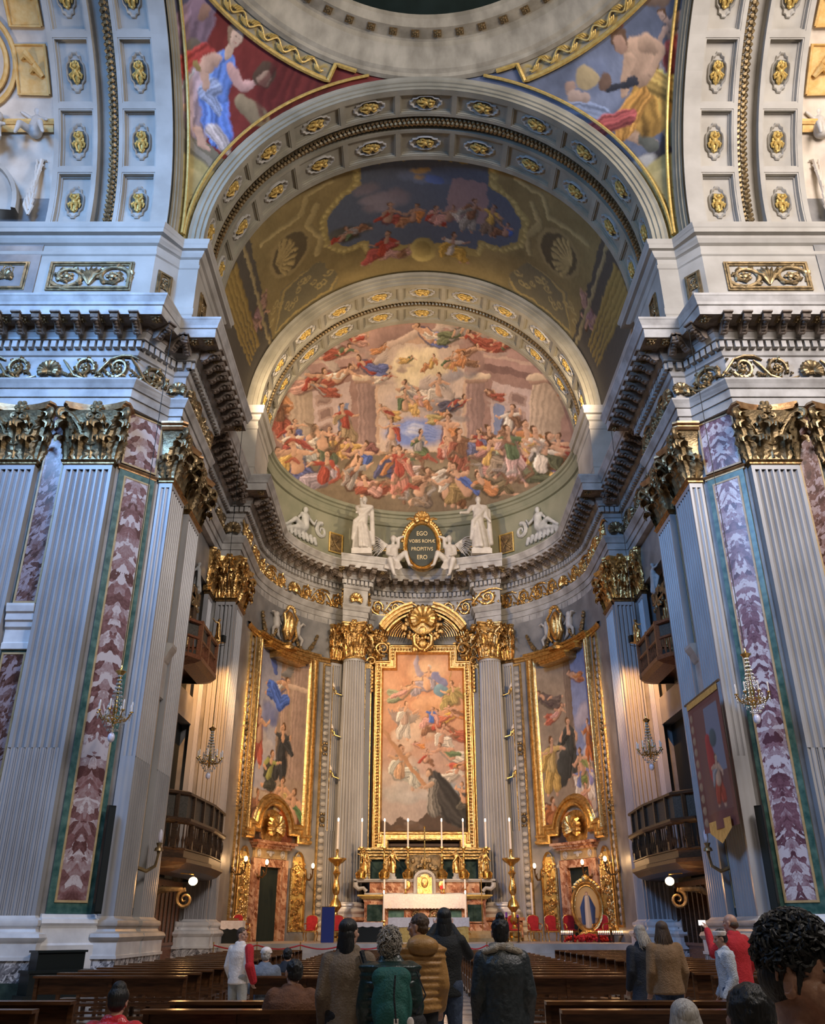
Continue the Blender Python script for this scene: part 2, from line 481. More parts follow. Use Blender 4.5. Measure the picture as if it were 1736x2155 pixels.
def scroll_mesh(name, m, flip, seed=0):
    mb = MB(); scroll(mb, flip, seed=seed)
    # linking stem running to the next scroll
    mb.tube([(-.75,.02,-.3*flip), (-.45,.05,-.42*flip), (-.1,.04,-.44*flip), (.3,.05,-.3*flip), (.62,.04,.1*flip), (.8,.02,.3*flip)], [.03,.055,.05,.045,.05,.03], 6)
    for k in range(4): mb.ell((.52+.07*k, .05, -.28+.03*k), (.06,.05,.05), 6, 4)
    rn = random.Random(seed+9)
    for k in range(16):
        x, z = rn.uniform(-.6,.6), rn.uniform(-.36,.38); a = rn.uniform(0,6.3); mb.tube([(x,.02,z),(x+.08*math.cos(a),.06,z+.08*math.sin(a)),(x+.13*math.cos(a+.8),.03,z+.13*math.sin(a+.8))],[.025,.05,.015],5)
    return mb.mesh(name, m)
SCR = {}
for mm in ('golddull','gold'):
    SCR[mm] = [scroll_mesh('frieze_scroll', M[mm], f, i) for i, f in enumerate((1,-1))]
def shell_mesh(m, r=.46):
    mb = MB(); shell(mb, r, 13, 220, .35, (0,0,-.2)); return mb.mesh('frieze_shell', m)
SHL = {mm: shell_mesh(M[mm]) for mm in ('golddull','gold')}

def entabl(name, label, I, O, side, gm, mpitch=.66):
    mb = MB(); sweep(mb, I, O, PROF)
    for (x, y, a, l) in stations(I, O, .2, .27, side):   # dentils
        mb.M = frame(x, y, 19.86, a); mb.box(-.085, .085, -.16, .04, 0, .26)
    mb.M = None
    root = mb.build(name, M['stone'], smooth=False); root['kind'] = 'structure'; root['label'] = label
    for (x, y, a, l) in stations(I, O, .36, mpitch, side):
        if y < 22: continue
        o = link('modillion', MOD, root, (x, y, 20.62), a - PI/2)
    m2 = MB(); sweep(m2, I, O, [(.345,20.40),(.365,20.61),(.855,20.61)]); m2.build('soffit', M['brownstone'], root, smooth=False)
    for (x, y, a, l) in stations(I, O, .66, mpitch, side):
        if y > 22: link('soffit_rosette', ROS, root, (x+math.cos(a+PI/2)*l*.5, y+math.sin(a+PI/2)*l*.5, 20.6), a)
    return root
sc_n = 0
def frieze(root, I, O, side, gm, pitch=1.12, sy=1.0):
    for k, (x, y, a, l) in enumerate(stations(I, O, 0.015, pitch, side, .3)):
        if abs(x) > 17: continue
        if k % 5 == 2 or l < 1.0:
            o = link('frieze_shell', SHL[gm], root, (x, y, 19.13), a - PI/2)
            if l < .8: o.scale = (.8, .8, .8)
        else:
            o = link('frieze_scroll', SCR[gm][k % 2], root, (x, y, 19.13), a - PI/2)
            o.scale = (l/1.22, 1.3, 1.12)
T1 = entabl('trim_1', 'carved stone entablature on the left crossing pier', IN, OUT, 1, 'golddull')
T2 = entabl('trim_2', 'carved stone entablature on the right crossing pier', [(-x, y) for x, y in IN], [(-x, y) for x, y in OUT], -1, 'golddull')
T3 = entabl('trim_3', 'curved stone entablature running round the apse', I3, O3, 1, 'gold')
frieze(T1, IN, OUT, 1, 'golddull'); frieze(T2, [(-x, y) for x, y in IN], [(-x, y) for x, y in OUT], -1, 'golddull'); frieze(T3, I3, O3, 1, 'gold')

# ------------------------------------------------------------------ attic
AI = [(-22,25.0),(-10.35,25.0),(-9.65,25.75),(-8.9,25.75),(-8.9,29.5),(-9.6,29.5),(-9.6,37.6),(-8.5,37.6),(-8.5,41.1)]
AO = [(-22,24.5),(-10.0,24.5),(-9.48,25.4),(-8.5,25.4),(-8.5,30.6),(-9.2,30.6),(-9.2,37.2),(-8.15,37.2),(-8.15,41.3)]
APROF = [(0,21.4),(0,22.3),(.08,22.35),(.08,22.6),(0,22.66),(0,24.5),(.12,24.55),(.12,24.7),(0,24.75),(0,25.0),(.25,25.05),(.45,25.2),(.5,25.3),(.85,25.32),(.85,25.5),(.92,25.55),(1,25.68),(1,25.75),(-.3,25.8)]
for s, nm in ((1,'left'),(-1,'right')):
    mb = MB(); sweep(mb, [(s*x, y) for x, y in AI], [(s*x, y) for x, y in AO], APROF)
    tr = mb.build('trim_attic', M['plasterpale'], smooth=False); tr['kind'] = 'structure'; tr['label'] = 'pale attic storey with its cornice, '+nm+' side'
    # carved panels
    def panel(cx, cy, cz, wd, ht, ang, label):
        t = thing('relief_panel', label, 'relief', (cx, cy, cz), ang - PI/2)
        m = MB()
        for k, (i, dy) in enumerate(((0,.05),(.06,.1),(.12,.05))):
            a, b_ = wd/2-i, ht/2-i
            m.box(-a, a, 0, dy, b_-.06, b_); m.box(-a, a, 0, dy, -b_, -b_+.06); m.box(-a, -a+.06, 0, dy, -b_+.06, b_-.06); m.box(a-.06, a, 0, dy, -b_+.06, b_-.06)
        m.build('frame', M['golddull'], t)
        m = MB(); hs = ht/2-.2
        if wd > 2:
            for q in (-1, 1):
                m.M = Matrix.Translation((q*wd*.27, 0, -.02)) @ Matrix.Scale(1.75, 4, (1,0,0)) @ Matrix.Scale(1.35, 4, (0,0,1)); scroll(m, -q, seed=q+3)
            m.M = None
            for k in range(7):
                a = R_(90 + (k-3)*24); m.tube([(0,.03,-.4), (.25*math.cos(a), .1, -.1+.25*math.sin(a)), (.5*math.cos(a), .05, .0+.42*math.sin(a))], [.05,.08,.03], 5)
        else:
            m.M = Matrix.Scale(min(wd*.9, 1.0), 4); shell(m, .35, 9, 200, .2, (0,0,-.1)); m.M = Matrix.Translation((0,0,.3)) @ Matrix.Scale(.6, 4); scroll(m, 1); m.M = None
        m.build('foliage_relief', M['golddull' if s < 0 else 'golddull'], t)
    panel(s*-12.65, 24.98, 23.5, 3.15, 1.35, -PI/2, 'framed scrolling foliage relief on the %s attic wall above the main cornice' % nm)
    panel(s*-10.0, 25.37, 23.3, .62, 1.3, math.atan2(-.7, s*.75), 'small framed relief panel on the angled attic face, %s side' % nm)
    panel(s*-8.89, 26.8, 23.3, .8, 1.3, 0 if s > 0 else PI, 'small relief panel on the attic side under the big arch, %s side' % nm)
    panel(s*-15.8, 24.98, 23.5, 1.6, 1.35, -PI/2, 'partly cropped relief panel at the %s edge of the attic' % nm)

# ------------------------------------------------------------------ arches with coffers
def coffered(name, label, mapf, bands, nco, a_end, garl, RR, faces, m=None, rosm='golddull', rsc=1.0, y_rng=None, th0=0.0, dp=.16):
    """mapf(theta, y, r) -> world point.  bands: list of (y0,y1)"""
    m = m or M['plaster']
    mb = MB()
    def patch(t0, t1, y0, y1, r0, r1, n=4):   # block between radii r0 (seen face) and r1
        rings = []
        for k in range(n+1):
            t = t0+(t1-t0)*k/n
            rings.append([mapf(t, y0, r1), mapf(t, y0, r0), mapf(t, y1, r0), mapf(t, y1, r1)])
        mb.loft(rings, False); 
        mb.loft([[mapf(t0,y0,r1),mapf(t0,y0,r0)],[mapf(t0,y1,r1),mapf(t0,y1,r0)]]); mb.loft([[mapf(t1,y0,r1),mapf(t1,y0,r0)],[mapf(t1,y1,r1),mapf(t1,y1,r0)]])
    dt = (a_end - th0)/nco
    ys = sorted([y for b in bands for y in b]); 
    ribw = .14
    lo, hi = y_rng
    # backing shell
    n = nco*4
    mb.loft([[mapf(th0+(a_end-th0)*k/n, lo, RR+.6), mapf(th0+(a_end-th0)*k/n, hi, RR+.6)] for k in range(n+1)])
    edges = [lo] + ys + [hi]
    for k in range(0, len(edges), 2):
        g0, g1 = edges[k], edges[k+1]
        if garl and abs((g0+g1)/2 - garl[0]) < .5:
            patch(th0, a_end, g0, g0+.16, RR, RR+.6, n); patch(th0, a_end, g1-.16, g1, RR, RR+.6, n)
        else:
            patch(th0, a_end, g0, g1, RR, RR+.6, n)
    for (y0, y1) in bands:
        for i in range(nco+1):
            t = th0+i*dt; h = ribw/RR/2*1.6
            patch(max(th0, t-h), min(a_end, t+h), y0, y1, RR, RR+.6, 1)
        for i in range(nco):
            t0 = th0+i*dt+h; t1 = th0+(i+1)*dt-h
            e = .055; te = e/RR
            for (q, rr) in ((1, .03), (2, dp*.75)):
                patch(t0, t1, y0+e*(q-1), y0+e*q, RR+rr, RR+.6, 3); patch(t0, t1, y1-e*q, y1-e*(q-1), RR+rr, RR+.6, 3)
                patch(t0+te*(q-1), t0+te*q, y0, y1, RR+rr, RR+.6, 1); patch(t1-te*q, t1-te*(q-1), y0, y1, RR+rr, RR+.6, 1)
            patch(t0, t1, y0, y1, RR+dp, RR+.6, 3)
    mf = MB()
    for (yy, ra, rb) in faces:   # moulded archivolt face rings
        rg = [(ra, 0), (ra+(rb-ra)*.25, 0), (ra+(rb-ra)*.27, -.07), (ra+(rb-ra)*.55, -.07), (ra+(rb-ra)*.58, -.14), (ra+(rb-ra)*.8, -.14), (rb-.02, -.2), (rb, -.2), (rb, .1)]
        mf.loft([[mapf(th0+(a_end-th0)*k/n, yy+d, r) for r, d in rg] for k in range(n+1)])
    root = mb.build(name, m, smooth=False); root['kind'] = 'structure'; root['label'] = label
    mf.build('archivolt', M['plaster'], root, smooth=False)
    # rosettes: a moulded lozenge cartouche (stone) with a gilded figure-like boss
    for (y0, y1) in bands:
        for i in range(nco):
            t = th0+(i+.5)*dt; yc = (y0+y1)/2
            c = Vector(mapf(t, yc, RR+dp)); up = (Vector(mapf(t, yc, RR-.7)) - c).normalized()
            yd = (Vector(mapf(t, yc+.1, RR+dp)) - c).normalized(); xd = (Vector(mapf(t+.01, yc, RR+dp)) - c).normalized()
            Mx = Matrix(((xd.x, yd.x, up.x, c.x), (xd.y, yd.y, up.y, c.y), (xd.z, yd.z, up.z, c.z), (0,0,0,1)))
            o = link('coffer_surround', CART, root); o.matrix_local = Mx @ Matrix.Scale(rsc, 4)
            o = link('coffer_rosette', BOSS[(i*7) % 3], root); o.matrix_local = Mx @ Matrix.Scale(rsc, 4)
            if rosm != 'golddull': pass
    if garl:
        mb = MB(); yg, pitch = garl; nn = int((a_end-th0)*RR/pitch)
        for k in range(nn):
            t = th0+(k+.5)*(a_end-th0)/nn
            for (dy, dr, q) in ((-.13, -.02, .11), (.13, -.02, .11), (0, -.12, .12)):
                c = Vector(mapf(t + (.5 if dy == 0 else 0)*pitch/RR*.6, yg+dy, RR+.12+dr)); d = Vector(mapf(t+.02, yg+dy*1.3, RR+.19+dr)) - c
                mb.tube([c - d.normalized()*pitch*.45, c, c + d.normalized()*pitch*.55], [q*.55, q, q*.15], 5)
        mb.build('laurel_garland', M['golddull'], root)
    return root
def cart_mesh():
    mb = MB(); pts = []
    def outline(a, b):
        p = []
        for q in range(4):
            sx = (1,-1,-1,1)[q]; sy = (1,1,-1,-1)[q]
            seg = [(a, b*.22), (a*.86, b*.34), (a*.80, b*.62), (a*.56, b*.66), (a*.42, b*.92), (a*.2, b)]
            if q % 2: seg = seg[::-1]
            p += [(x*sx, y*sy) for x, y in seg]
        return p
    # elongated along local x (arc direction)
    rings = []
    for (k, h) in ((1.0, 0), (1.0, .09), (.93, .13), (.85, .09), (.8, 0)):
        rings.append([(x, y, h) for x, y in outline(.74*k, .37*k)])
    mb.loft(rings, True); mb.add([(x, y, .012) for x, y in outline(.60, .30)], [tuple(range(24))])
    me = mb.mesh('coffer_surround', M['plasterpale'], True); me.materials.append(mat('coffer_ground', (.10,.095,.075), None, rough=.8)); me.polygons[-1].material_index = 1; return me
CART = cart_mesh()
def boss_mesh(seed):
    rnd = random.Random(seed); mb = MB()
    mb.ell((0,0,.02), (.46,.17,.09), 10, 6)
    mb.ell((.22,.02,.14), (.10,.09,.09), 8, 6)       # head
    for q in (-1, 1):
        mb.tube([(.08,q*.05,.12), (.18,q*.16,.16), (.34,q*.13,.14)], [.05,.045,.03], 6)
        mb.tube([(-.02,q*.05,.1), (-.18,q*.11,.15), (-.36,q*.05,.1)], [.07,.06,.03], 6)
        mb.tube([(.0,q*.12,.06), (-.1,q*.24,.1), (-.24,q*.2,.07)], [.05,.05,.02], 5)
    mb.ell((0,0,.12), (.14,.1,.09), 8, 6)
    for k in range(12):
        a = rnd.uniform(0, 6.28); mb.ell((.38*math.cos(a), .17*math.sin(a), .08), (.06,.05,.05), 6, 4)
    return mb.mesh('coffer_rosette', M['goldpaint'])
BOSS = [boss_mesh(i) for i in range(3)]
Z1, R1 = 25.75, 8.85
def m_east(Z, X=0):
    return lambda t, y, r: (X - r*math.cos(t), y, Z + r*math.sin(t))
coffered('ceiling_arch', 'great coffered arch over the choir mouth, gilded bosses in its coffers', m_east(Z1), [(25.95,26.9),(27.95,29.25)], 11, PI, (27.42,.2), R1, [(25.68,R1,9.4)], y_rng=(25.7,29.5))
Z2, R2 = 25.55, 8.5
coffered('ceiling_arch', 'second coffered arch framing the apse fresco', m_east(Z2), [(37.95,39.0),(39.75,40.8)], 11, PI, (39.37,.2), R2, [(37.68,R2,9.2)], y_rng=(37.7,41.1))
for s, nm in ((-1,'left'),(1,'right')):
    f = (lambda s_: (lambda t, x, r: (s_*x, 15.8 + r*math.cos(t), Z1 + r*math.sin(t))))(s)
    coffered('ceiling_arch', 'pale coffered arch of the %s transept with bright gilded bosses' % nm, f, [(10.65,11.95),(13.1,14.45)], 6, R_(16.364*6), (12.3,.22), R1, [(9.92,R1,9.4)], m=M['plasterpale'], y_rng=(10.0,14.65), dp=.32)
mb = MB()   # back ring of great arch and vault springing
mb.loft([[(-r*math.cos(t), 29.5, Z1+r*math.sin(t)) for r in (R1, 9.3)] for t in [PI*k/44 for k in range(45)]])
mb.loft([[(-r*math.cos(t), 37.72, Z2+r*math.sin(t)) for r in (9.15, 9.9)] for t in [PI*k/44 for k in range(45)]])
struct(mb, 'trim_vault', M['plaster'], 'plain rings where the choir vault meets its arches', smooth=False)

# dome ring
mb = MB()
prof = [(9.9,35.1),(9.72,35.15),(9.66,35.3),(9.5,35.4),(9.3,35.8),(9.0,36.15),(8.94,36.4),(8.85,36.45),(8.35,36.5),(8.3,36.62),(8.15,36.8),(8.1,37.0),(8.3,37.3),(8.9,37.4)]
mb.lathe(prof, 128, (0,15.8,0))
dr = struct(mb, 'ceiling_dome_ring', mat('dome_cornice', (.26,.225,.16), (.48,.42,.31), 1.2, .6, stretch=(1,1,.3)), 'weathered stone cornice ring under the dark dome', ang=20)
for k in range(56):
    a = 2*PI*(k+.5)/56
    if math.sin(a) < .3: continue
    o = link('soffit_rosette', ROS, dr, (8.6*math.cos(a), 15.8+8.6*math.sin(a), 36.47), a)
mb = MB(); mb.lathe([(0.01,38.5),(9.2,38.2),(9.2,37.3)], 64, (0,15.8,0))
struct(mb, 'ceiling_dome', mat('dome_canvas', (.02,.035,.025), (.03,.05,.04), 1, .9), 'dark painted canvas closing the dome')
# ------------------------------------------------------------------ capitals, pilasters, columns
def leaf(mb, M0, h, w, proj, curl=.1, lobes=5):
    """acanthus leaf: local x across, y out, z up; M0 places its foot"""
    rings = []; old = mb.M
    nj, ni = 13, 6
    for j in range(nj+1):
        t = j/nj
        if t < .68:
            q = t/.68; z = h*.9*q; o = proj*.55*q**1.6
        else:
            a = (t-.68)/.32*R_(215); z = h*.9 + curl*math.sin(a); o = proj*.55 + curl*(1-math.cos(a))
        wd = w*.5*(.62+.45*math.sin(PI*min(1, t*1.12)))*(1+.2*math.cos(t*2*PI*lobes))
        if t > .85: wd *= 1-(t-.85)*3.2
        ring = []
        for i in range(ni+1):
            u = -1+2*i/ni
            ring.append((u*wd, o + .035*math.cos(u*PI*2.5) - .05*u*u*w, z - .10*h*abs(u)*(t > .6)))
        rings.append(ring)
    mb.M = M0 if old is None else old @ M0
    mb.loft(rings); mb.M = old

def acapital(mb, w, d, H, round_=False):
    """Corinthian bell, leaves and volutes; pilaster of width w, depth d (y from 0 to d) or round of radius w"""
    def T(x, y, z, ang): return Matrix.Translation((x, y, z)) @ Matrix.Rotation(ang - PI/2, 4, 'Z')
    if round_:
        r = w
        mb.lathe([(r*.94,0),(r*.94,.5*H),(r*1.02,.72*H),(r*1.25,.88*H),(r*1.05,.88*H)], 24)
        for k in range(8): leaf(mb, T(r*.95*math.cos(k*PI/4), r*.95*math.sin(k*PI/4), 0, k*PI/4), H*.36, r*.85, .2*H*.6, .075*H)
        for k in range(8):
            a = (k+.5)*PI/4; leaf(mb, T(r*.96*math.cos(a), r*.96*math.sin(a), H*.05, a), H*.60, r*.8, .2*H*.65, .08*H)
        corners = [(k+.5)*PI/2 for k in range(4)]; mids = [k*PI/2 for k in range(4)]
        cr = r*1.45; top = H*.86
        for a in corners:
            for q in (-1, 1):
                b0 = a+q*.36
                st = Vector((r*math.cos(b0), r*math.sin(b0), H*.42)); en = Vector((cr*math.cos(a), cr*math.sin(a), top))
                mid = (st+en)/2 + Vector((0,0,.1*H)) - Vector((math.cos(a),math.sin(a),0))*.1
                mb.tube([st, mid, en], [.03*H,.035*H,.035*H], 5)
            rad = Vector((math.cos(a), math.sin(a), 0)); c = Vector((cr*math.cos(a), cr*math.sin(a), top-.09*H)) - rad*.02
            mb.tube([c + rad*(.085*H*(1-.75*t))*math.cos(PI/2-t*2*PI*1.5) + Vector((0,0,1))*(.085*H*(1-.75*t))*math.sin(PI/2-t*2*PI*1.5) for t in [i/16 for i in range(17)]], .03*H, 5)
            leaf(mb, T(r*1.02*math.cos(a), r*1.02*math.sin(a), H*.42, a), H*.34, r*.5, .45*r, .05*H)
        for a in mids:
            for q in (-1, 1):
                c = Vector((r*1.12*math.cos(a+q*.16), r*1.12*math.sin(a+q*.16), .74*H)); tg = Vector((-math.sin(a), math.cos(a), 0))*q
                mb.tube([c + tg*(.07*H*(1-.8*t))*math.cos(PI/2+t*2*PI*1.3) + Vector((0,0,1))*(.07*H*(1-.8*t))*math.sin(PI/2+t*2*PI*1.3) for t in [i/12 for i in range(13)]], .022*H, 5)
    else:
        hw = w/2
        # bell: rectangular flaring block
        mb.loft([[(-hw*k, -.1, z), (-hw*k, d*1.0+o, z), (hw*k, d+o, z), (hw*k, -.1, z)] for z, k, o in ((0,.97,-.01),(.55*H,.97,-.01),(.75*H,1.03,.05),(.88*H,1.16,.16),(.88*H,.9,0))])
        lw = w*.47
        for x in (-hw*.5, hw*.5): leaf(mb, T(x, d, 0, PI/2), H*.36, lw, .22*H*.6, .075*H)
        for q in (-1, 1):
            leaf(mb, T(q*hw, d, 0, PI/2 - q*PI/4), H*.36, lw*.7, .22*H*.6, .075*H)
            if d > .35: leaf(mb, T(q*hw, d*.45, 0, PI/2 - q*PI/2), H*.36, lw*.7, .13*H, .07*H)
        leaf(mb, T(0, d, H*.05, PI/2), H*.6, lw, .14*H, .08*H)
        for q in (-1, 1):
            leaf(mb, T(q*hw, d, H*.05, PI/2 - q*PI/4), H*.6, lw*.85, .15*H, .085*H)
        top = H*.86
        for q in (-1, 1):
            c0 = Vector((q*hw*1.32, d+.34*w*.5, top))
            mb.tube([(q*hw*.42, d+.02, H*.42), (q*hw*.62, d+.06, H*.6), (q*hw*.95, d+.14, H*.76), tuple(c0)], [.035*H,.045*H,.045*H,.035*H], 6)
            mb.tube([(q*hw*.40, d+.02, H*.42), (q*hw*.36, d+.08, H*.62), (q*hw*.2, d+.15, H*.74)], [.03*H,.035*H,.03*H], 5)
            dv = Vector((q*.75, .66, 0)).normalized(); c = c0 - dv*.01 - Vector((0,0,.09*H))
            mb.tube([c + dv*(.095*H*(1-.78*t))*math.cos(PI/2-t*2*PI*1.6) + Vector((0,0,1))*(.095*H*(1-.78*t))*math.sin(PI/2-t*2*PI*1.6) for t in [i/18 for i in range(19)]], .036*H, 6)
            c = Vector((q*hw*.17, d+.2, .75*H))
            mb.tube([c + Vector((-q,0,0))*(.07*H*(1-.8*t))*math.cos(PI/2+t*2*PI*1.4) + Vector((0,0,1))*(.07*H*(1-.8*t))*math.sin(PI/2+t*2*PI*1.4) for t in [i/14 for i in range(15)]], .024*H, 5)
            leaf(mb, T(q*hw*.95, d+.05, H*.48, PI/2 - q*PI/4), H*.3, w*.3, .3*w, .05*H)
            leaf(mb, T(q*hw*.5, d+.03, H*.42, PI/2), H*.2, w*.2, .1*w, .04*H)
def abacus(mb, w, d, H, round_=False):
    z0, z1 = H*.88, H
    def ring(k, z):
        if round_:
            cr = w*1.62*k; p = []
            for q in range(4):
                a = (q+.5)*PI/2; b_ = (q+1.5)*PI/2
                A = Vector((cr*math.cos(a-.07), cr*math.sin(a-.07))); A2 = Vector((cr*math.cos(a+.07), cr*math.sin(a+.07)))
                B = Vector((cr*math.cos(b_-.07), cr*math.sin(b_-.07)))
                p += [(A.x, A.y, z), (A2.x, A2.y, z)]
                for t in (.25, .5, .75):
                    m = A2.lerp(B, t); m = m*(1-.18*math.sin(PI*t)); p.append((m.x, m.y, z))
            return p
        hw = w/2*1.42*k; f = d+.42*w*.5*k; p = [(-hw, -.12, z), (-hw, f-.16, z), (-hw+.12, f, z)]
        for t in (.2,.35,.5,.65,.8): p.append((-hw+.12+(2*hw-.24)*t, f - .17*w*math.sin(PI*t), z))
        p += [(hw-.12, f, z), (hw, f-.16, z), (hw, -.12, z)]
        return p
    mb.loft([ring(.86, z0), ring(.92, z0+(z1-z0)*.35), ring(.92, z0+(z1-z0)*.5), ring(1.0, z0+(z1-z0)*.7), ring(1.0, z1)], True, True)
def fleuron(mb, w, d, H, round_=False):
    c = (0, d+.12, H*.93) if not round_ else None
    spots = [c] if c else [(w*1.38*math.cos(k*PI/2), w*1.38*math.sin(k*PI/2), H*.93) for k in range(4)]
    for c in spots:
        mb.ell(c, .07*H, 8, 6)
        for k in range(6): mb.ell((c[0]+.07*H*math.cos(k*PI/3), c[1]+.03, c[2]+.08*H*math.sin(k*PI/3)), (.045*H,.045*H,.05*H), 6, 4)

def fluted_section(w, d, nfl, convex=False, sides=2):
    """outline from (-w/2,0) round the front to (w/2,0)"""
    hw = w/2; p = [(-hw, 0)]
    if d > .4:   # flutes on the returns too
        for k in range(sides):
            y0 = .06+(d-.12)*(k+.12)/sides; y1 = .06+(d-.12)*(k+.88)/sides
            for t in range(5): p.append((-hw + (.03 if convex else .05)*math.sin(PI*t/4)*(1 if not convex else .4), y0+(y1-y0)*t/4))
    p.append((-hw, d)); fw = (w-.16)/nfl
    for k in range(nfl):
        a = -hw+.08+fw*(k+.13); b_ = -hw+.08+fw*(k+.87)
        for t in range(7):
            x = a+(b_-a)*t/6; s_ = math.sin(PI*t/6)
            y = d - .10*s_ if not convex else d - (.05 if t in (0,6) else .05) + .05*s_*.9
            if t in (0, 6): p.append((x, d))
            p.append((x, y))
    p.append((hw, d))
    if d > .4:
        for k in range(sides-1, -1, -1):
            y0 = .06+(d-.12)*(k+.12)/sides; y1 = .06+(d-.12)*(k+.88)/sides
            for t in range(4, -1, -1): p.append((hw - (.03 if convex else .05)*math.sin(PI*t/4)*(1 if not convex else .4), y0+(y1-y0)*t/4))
    p.append((hw, 0)); return p
def around(mb, w, d, prof):   # moulding returning round a pilaster
    hw = w/2
    mb.loft([[(-hw-o, -.02, z), (-hw-o, d+o, z), (hw+o, d+o, z), (hw+o, -.02, z)] for o, z in prof])
BASEP = [(.26,1.26),(.30,1.30),(.34,1.38),(.30,1.47),(.25,1.49),(.15,1.52),(.12,1.58),(.14,1.64),(.17,1.66),(.19,1.72),(.17,1.79),(.10,1.82),(.06,1.84),(.0,1.90)]
PIL = {}
def pil_meshes(w, d, nfl, gm, zt=17.6, zc=15.47):
    key = (w, d, nfl, gm)
    if key in PIL: return PIL[key]
    H = zt - zc; L = []
    mb = MB(); hw = w/2
    mb.box(-hw-.3, hw+.3, -.02, d+.3, .86, .94); mb.box(-hw-.26, hw+.26, -.02, d+.26, .94, 1.26)
    L.append(('plinth', mb.mesh('plinth', M['whitemarble'], False)))
    mb = MB(); mb.box(-hw-.26, hw+.26, -.02, d+.26, .36, .86); L.append(('dado', mb.mesh('dado', M['brecciag'], False)))
    mb = MB(); mb.box(-hw-.34, hw+.34, -.02, d+.34, 0, .36); L.append(('foot_block', mb.mesh('foot_block', M['darkgreen'], False)))
    mb = MB(); around(mb, w, d, BASEP); L.append(('base', mb.mesh('base', M['whitemarble'] if d < .3 else M['base'], True)))
    mb = MB(); a = fluted_section(w, d, nfl, True); b_ = fluted_section(w, d, nfl)
    mb.loft([[(x, y, z) for x, y in a] for z in (1.9, 6.2)]); mb.loft([[(x, y, z) for x, y in b_] for z in (6.2, zc-.32)])
    mb.loft([[(-hw,0,z),(-hw,d,z),(hw,d,z),(hw,0,z)] for z in (zc-.32, zc-.1)])
    L.append(('shaft', mb.mesh('shaft', M['shaft'], True, 25)))
    mb = MB(); around(mb, w, d, [(0,zc-.16),(.05,zc-.13),(.05,zc-.08),(.08,zc-.06),(.10,zc-.02),(.08,zc+.02),(0,zc+.03)]); L.append(('astragal', mb.mesh('astragal', M['bronze'], True)))
    mb = MB(); mb.M = Matrix.Translation((0,0,zc)); acapital(mb, w, d, H); capm = mb.mesh('capital', M['goldsparkle' if gm == 'gold' else gm])
    mb = MB(); mb.M = Matrix.Translation((0,0,zc)); abacus(mb, w, d, H); ab = mb.mesh('abacus', M[gm if gm == 'gold' else 'bronze2'], True, 30)
    mb = MB(); mb.M = Matrix.Translation((0,0,zc)); fleuron(mb, w, d, H); fl = mb.mesh('fleuron', M[gm])
    PIL[key] = (L, capm, ab, fl); return PIL[key]
M['bronze2'] = mat('brown_gilding', (.30,.16,.07), (.50,.30,.14), 4, .38, .7, .15, 8)
def pilaster(label, x, y, ang, w=1.6, d=.25, nfl=7, gm='golddull', z0=0, group=None):
    L, capm, ab, fl = pil_meshes(w, d, nfl, gm)
    t = thing('pilaster', label, 'pilaster', (x, y, z0), ang - PI/2, group)
    for n, me in L: link(n, me, t)
    c = link('capital', capm, t); link('abacus', ab, c); link('fleuron', fl, c)
    return t
for s, nm in ((1,'left'),(-1,'right')):
    side = 0 if s > 0 else PI
    pilaster('pale fluted pilaster facing the nave on the %s crossing pier, beside the tall marble panel' % nm, s*-11.3, 24.95, -PI/2)
    pilaster('fluted pilaster at the %s edge of the picture, beyond the breccia recess' % nm, s*-13.85, 24.95, -PI/2)
    pilaster('deep fluted pilaster nearer the nave on the inner face of the %s crossing pier' % nm, s*-9.3, 26.85, side, 1.7, .45, 7)
    pilaster('fluted pilaster nearer the choir on the inner face of the %s crossing pier' % nm, s*-9.2, 29.3, side, 1.7, .35, 7)
    pilaster('slender fluted pilaster with gold capital facing the nave at the %s apse corner' % nm, s*-9.32, 38.05, -PI/2, .9, .15, 4, 'gold')
    pilaster('fluted pilaster with gold capital on the inner side of the %s apse pier' % nm, s*-9.0, 39.1, side, 1.6, .15, 7, 'gold')
    pilaster('narrow gold-capped pilaster strip at the back of the %s loft bay' % nm, s*-10.1, 37.3, side, .9, .2, 4, 'gold')

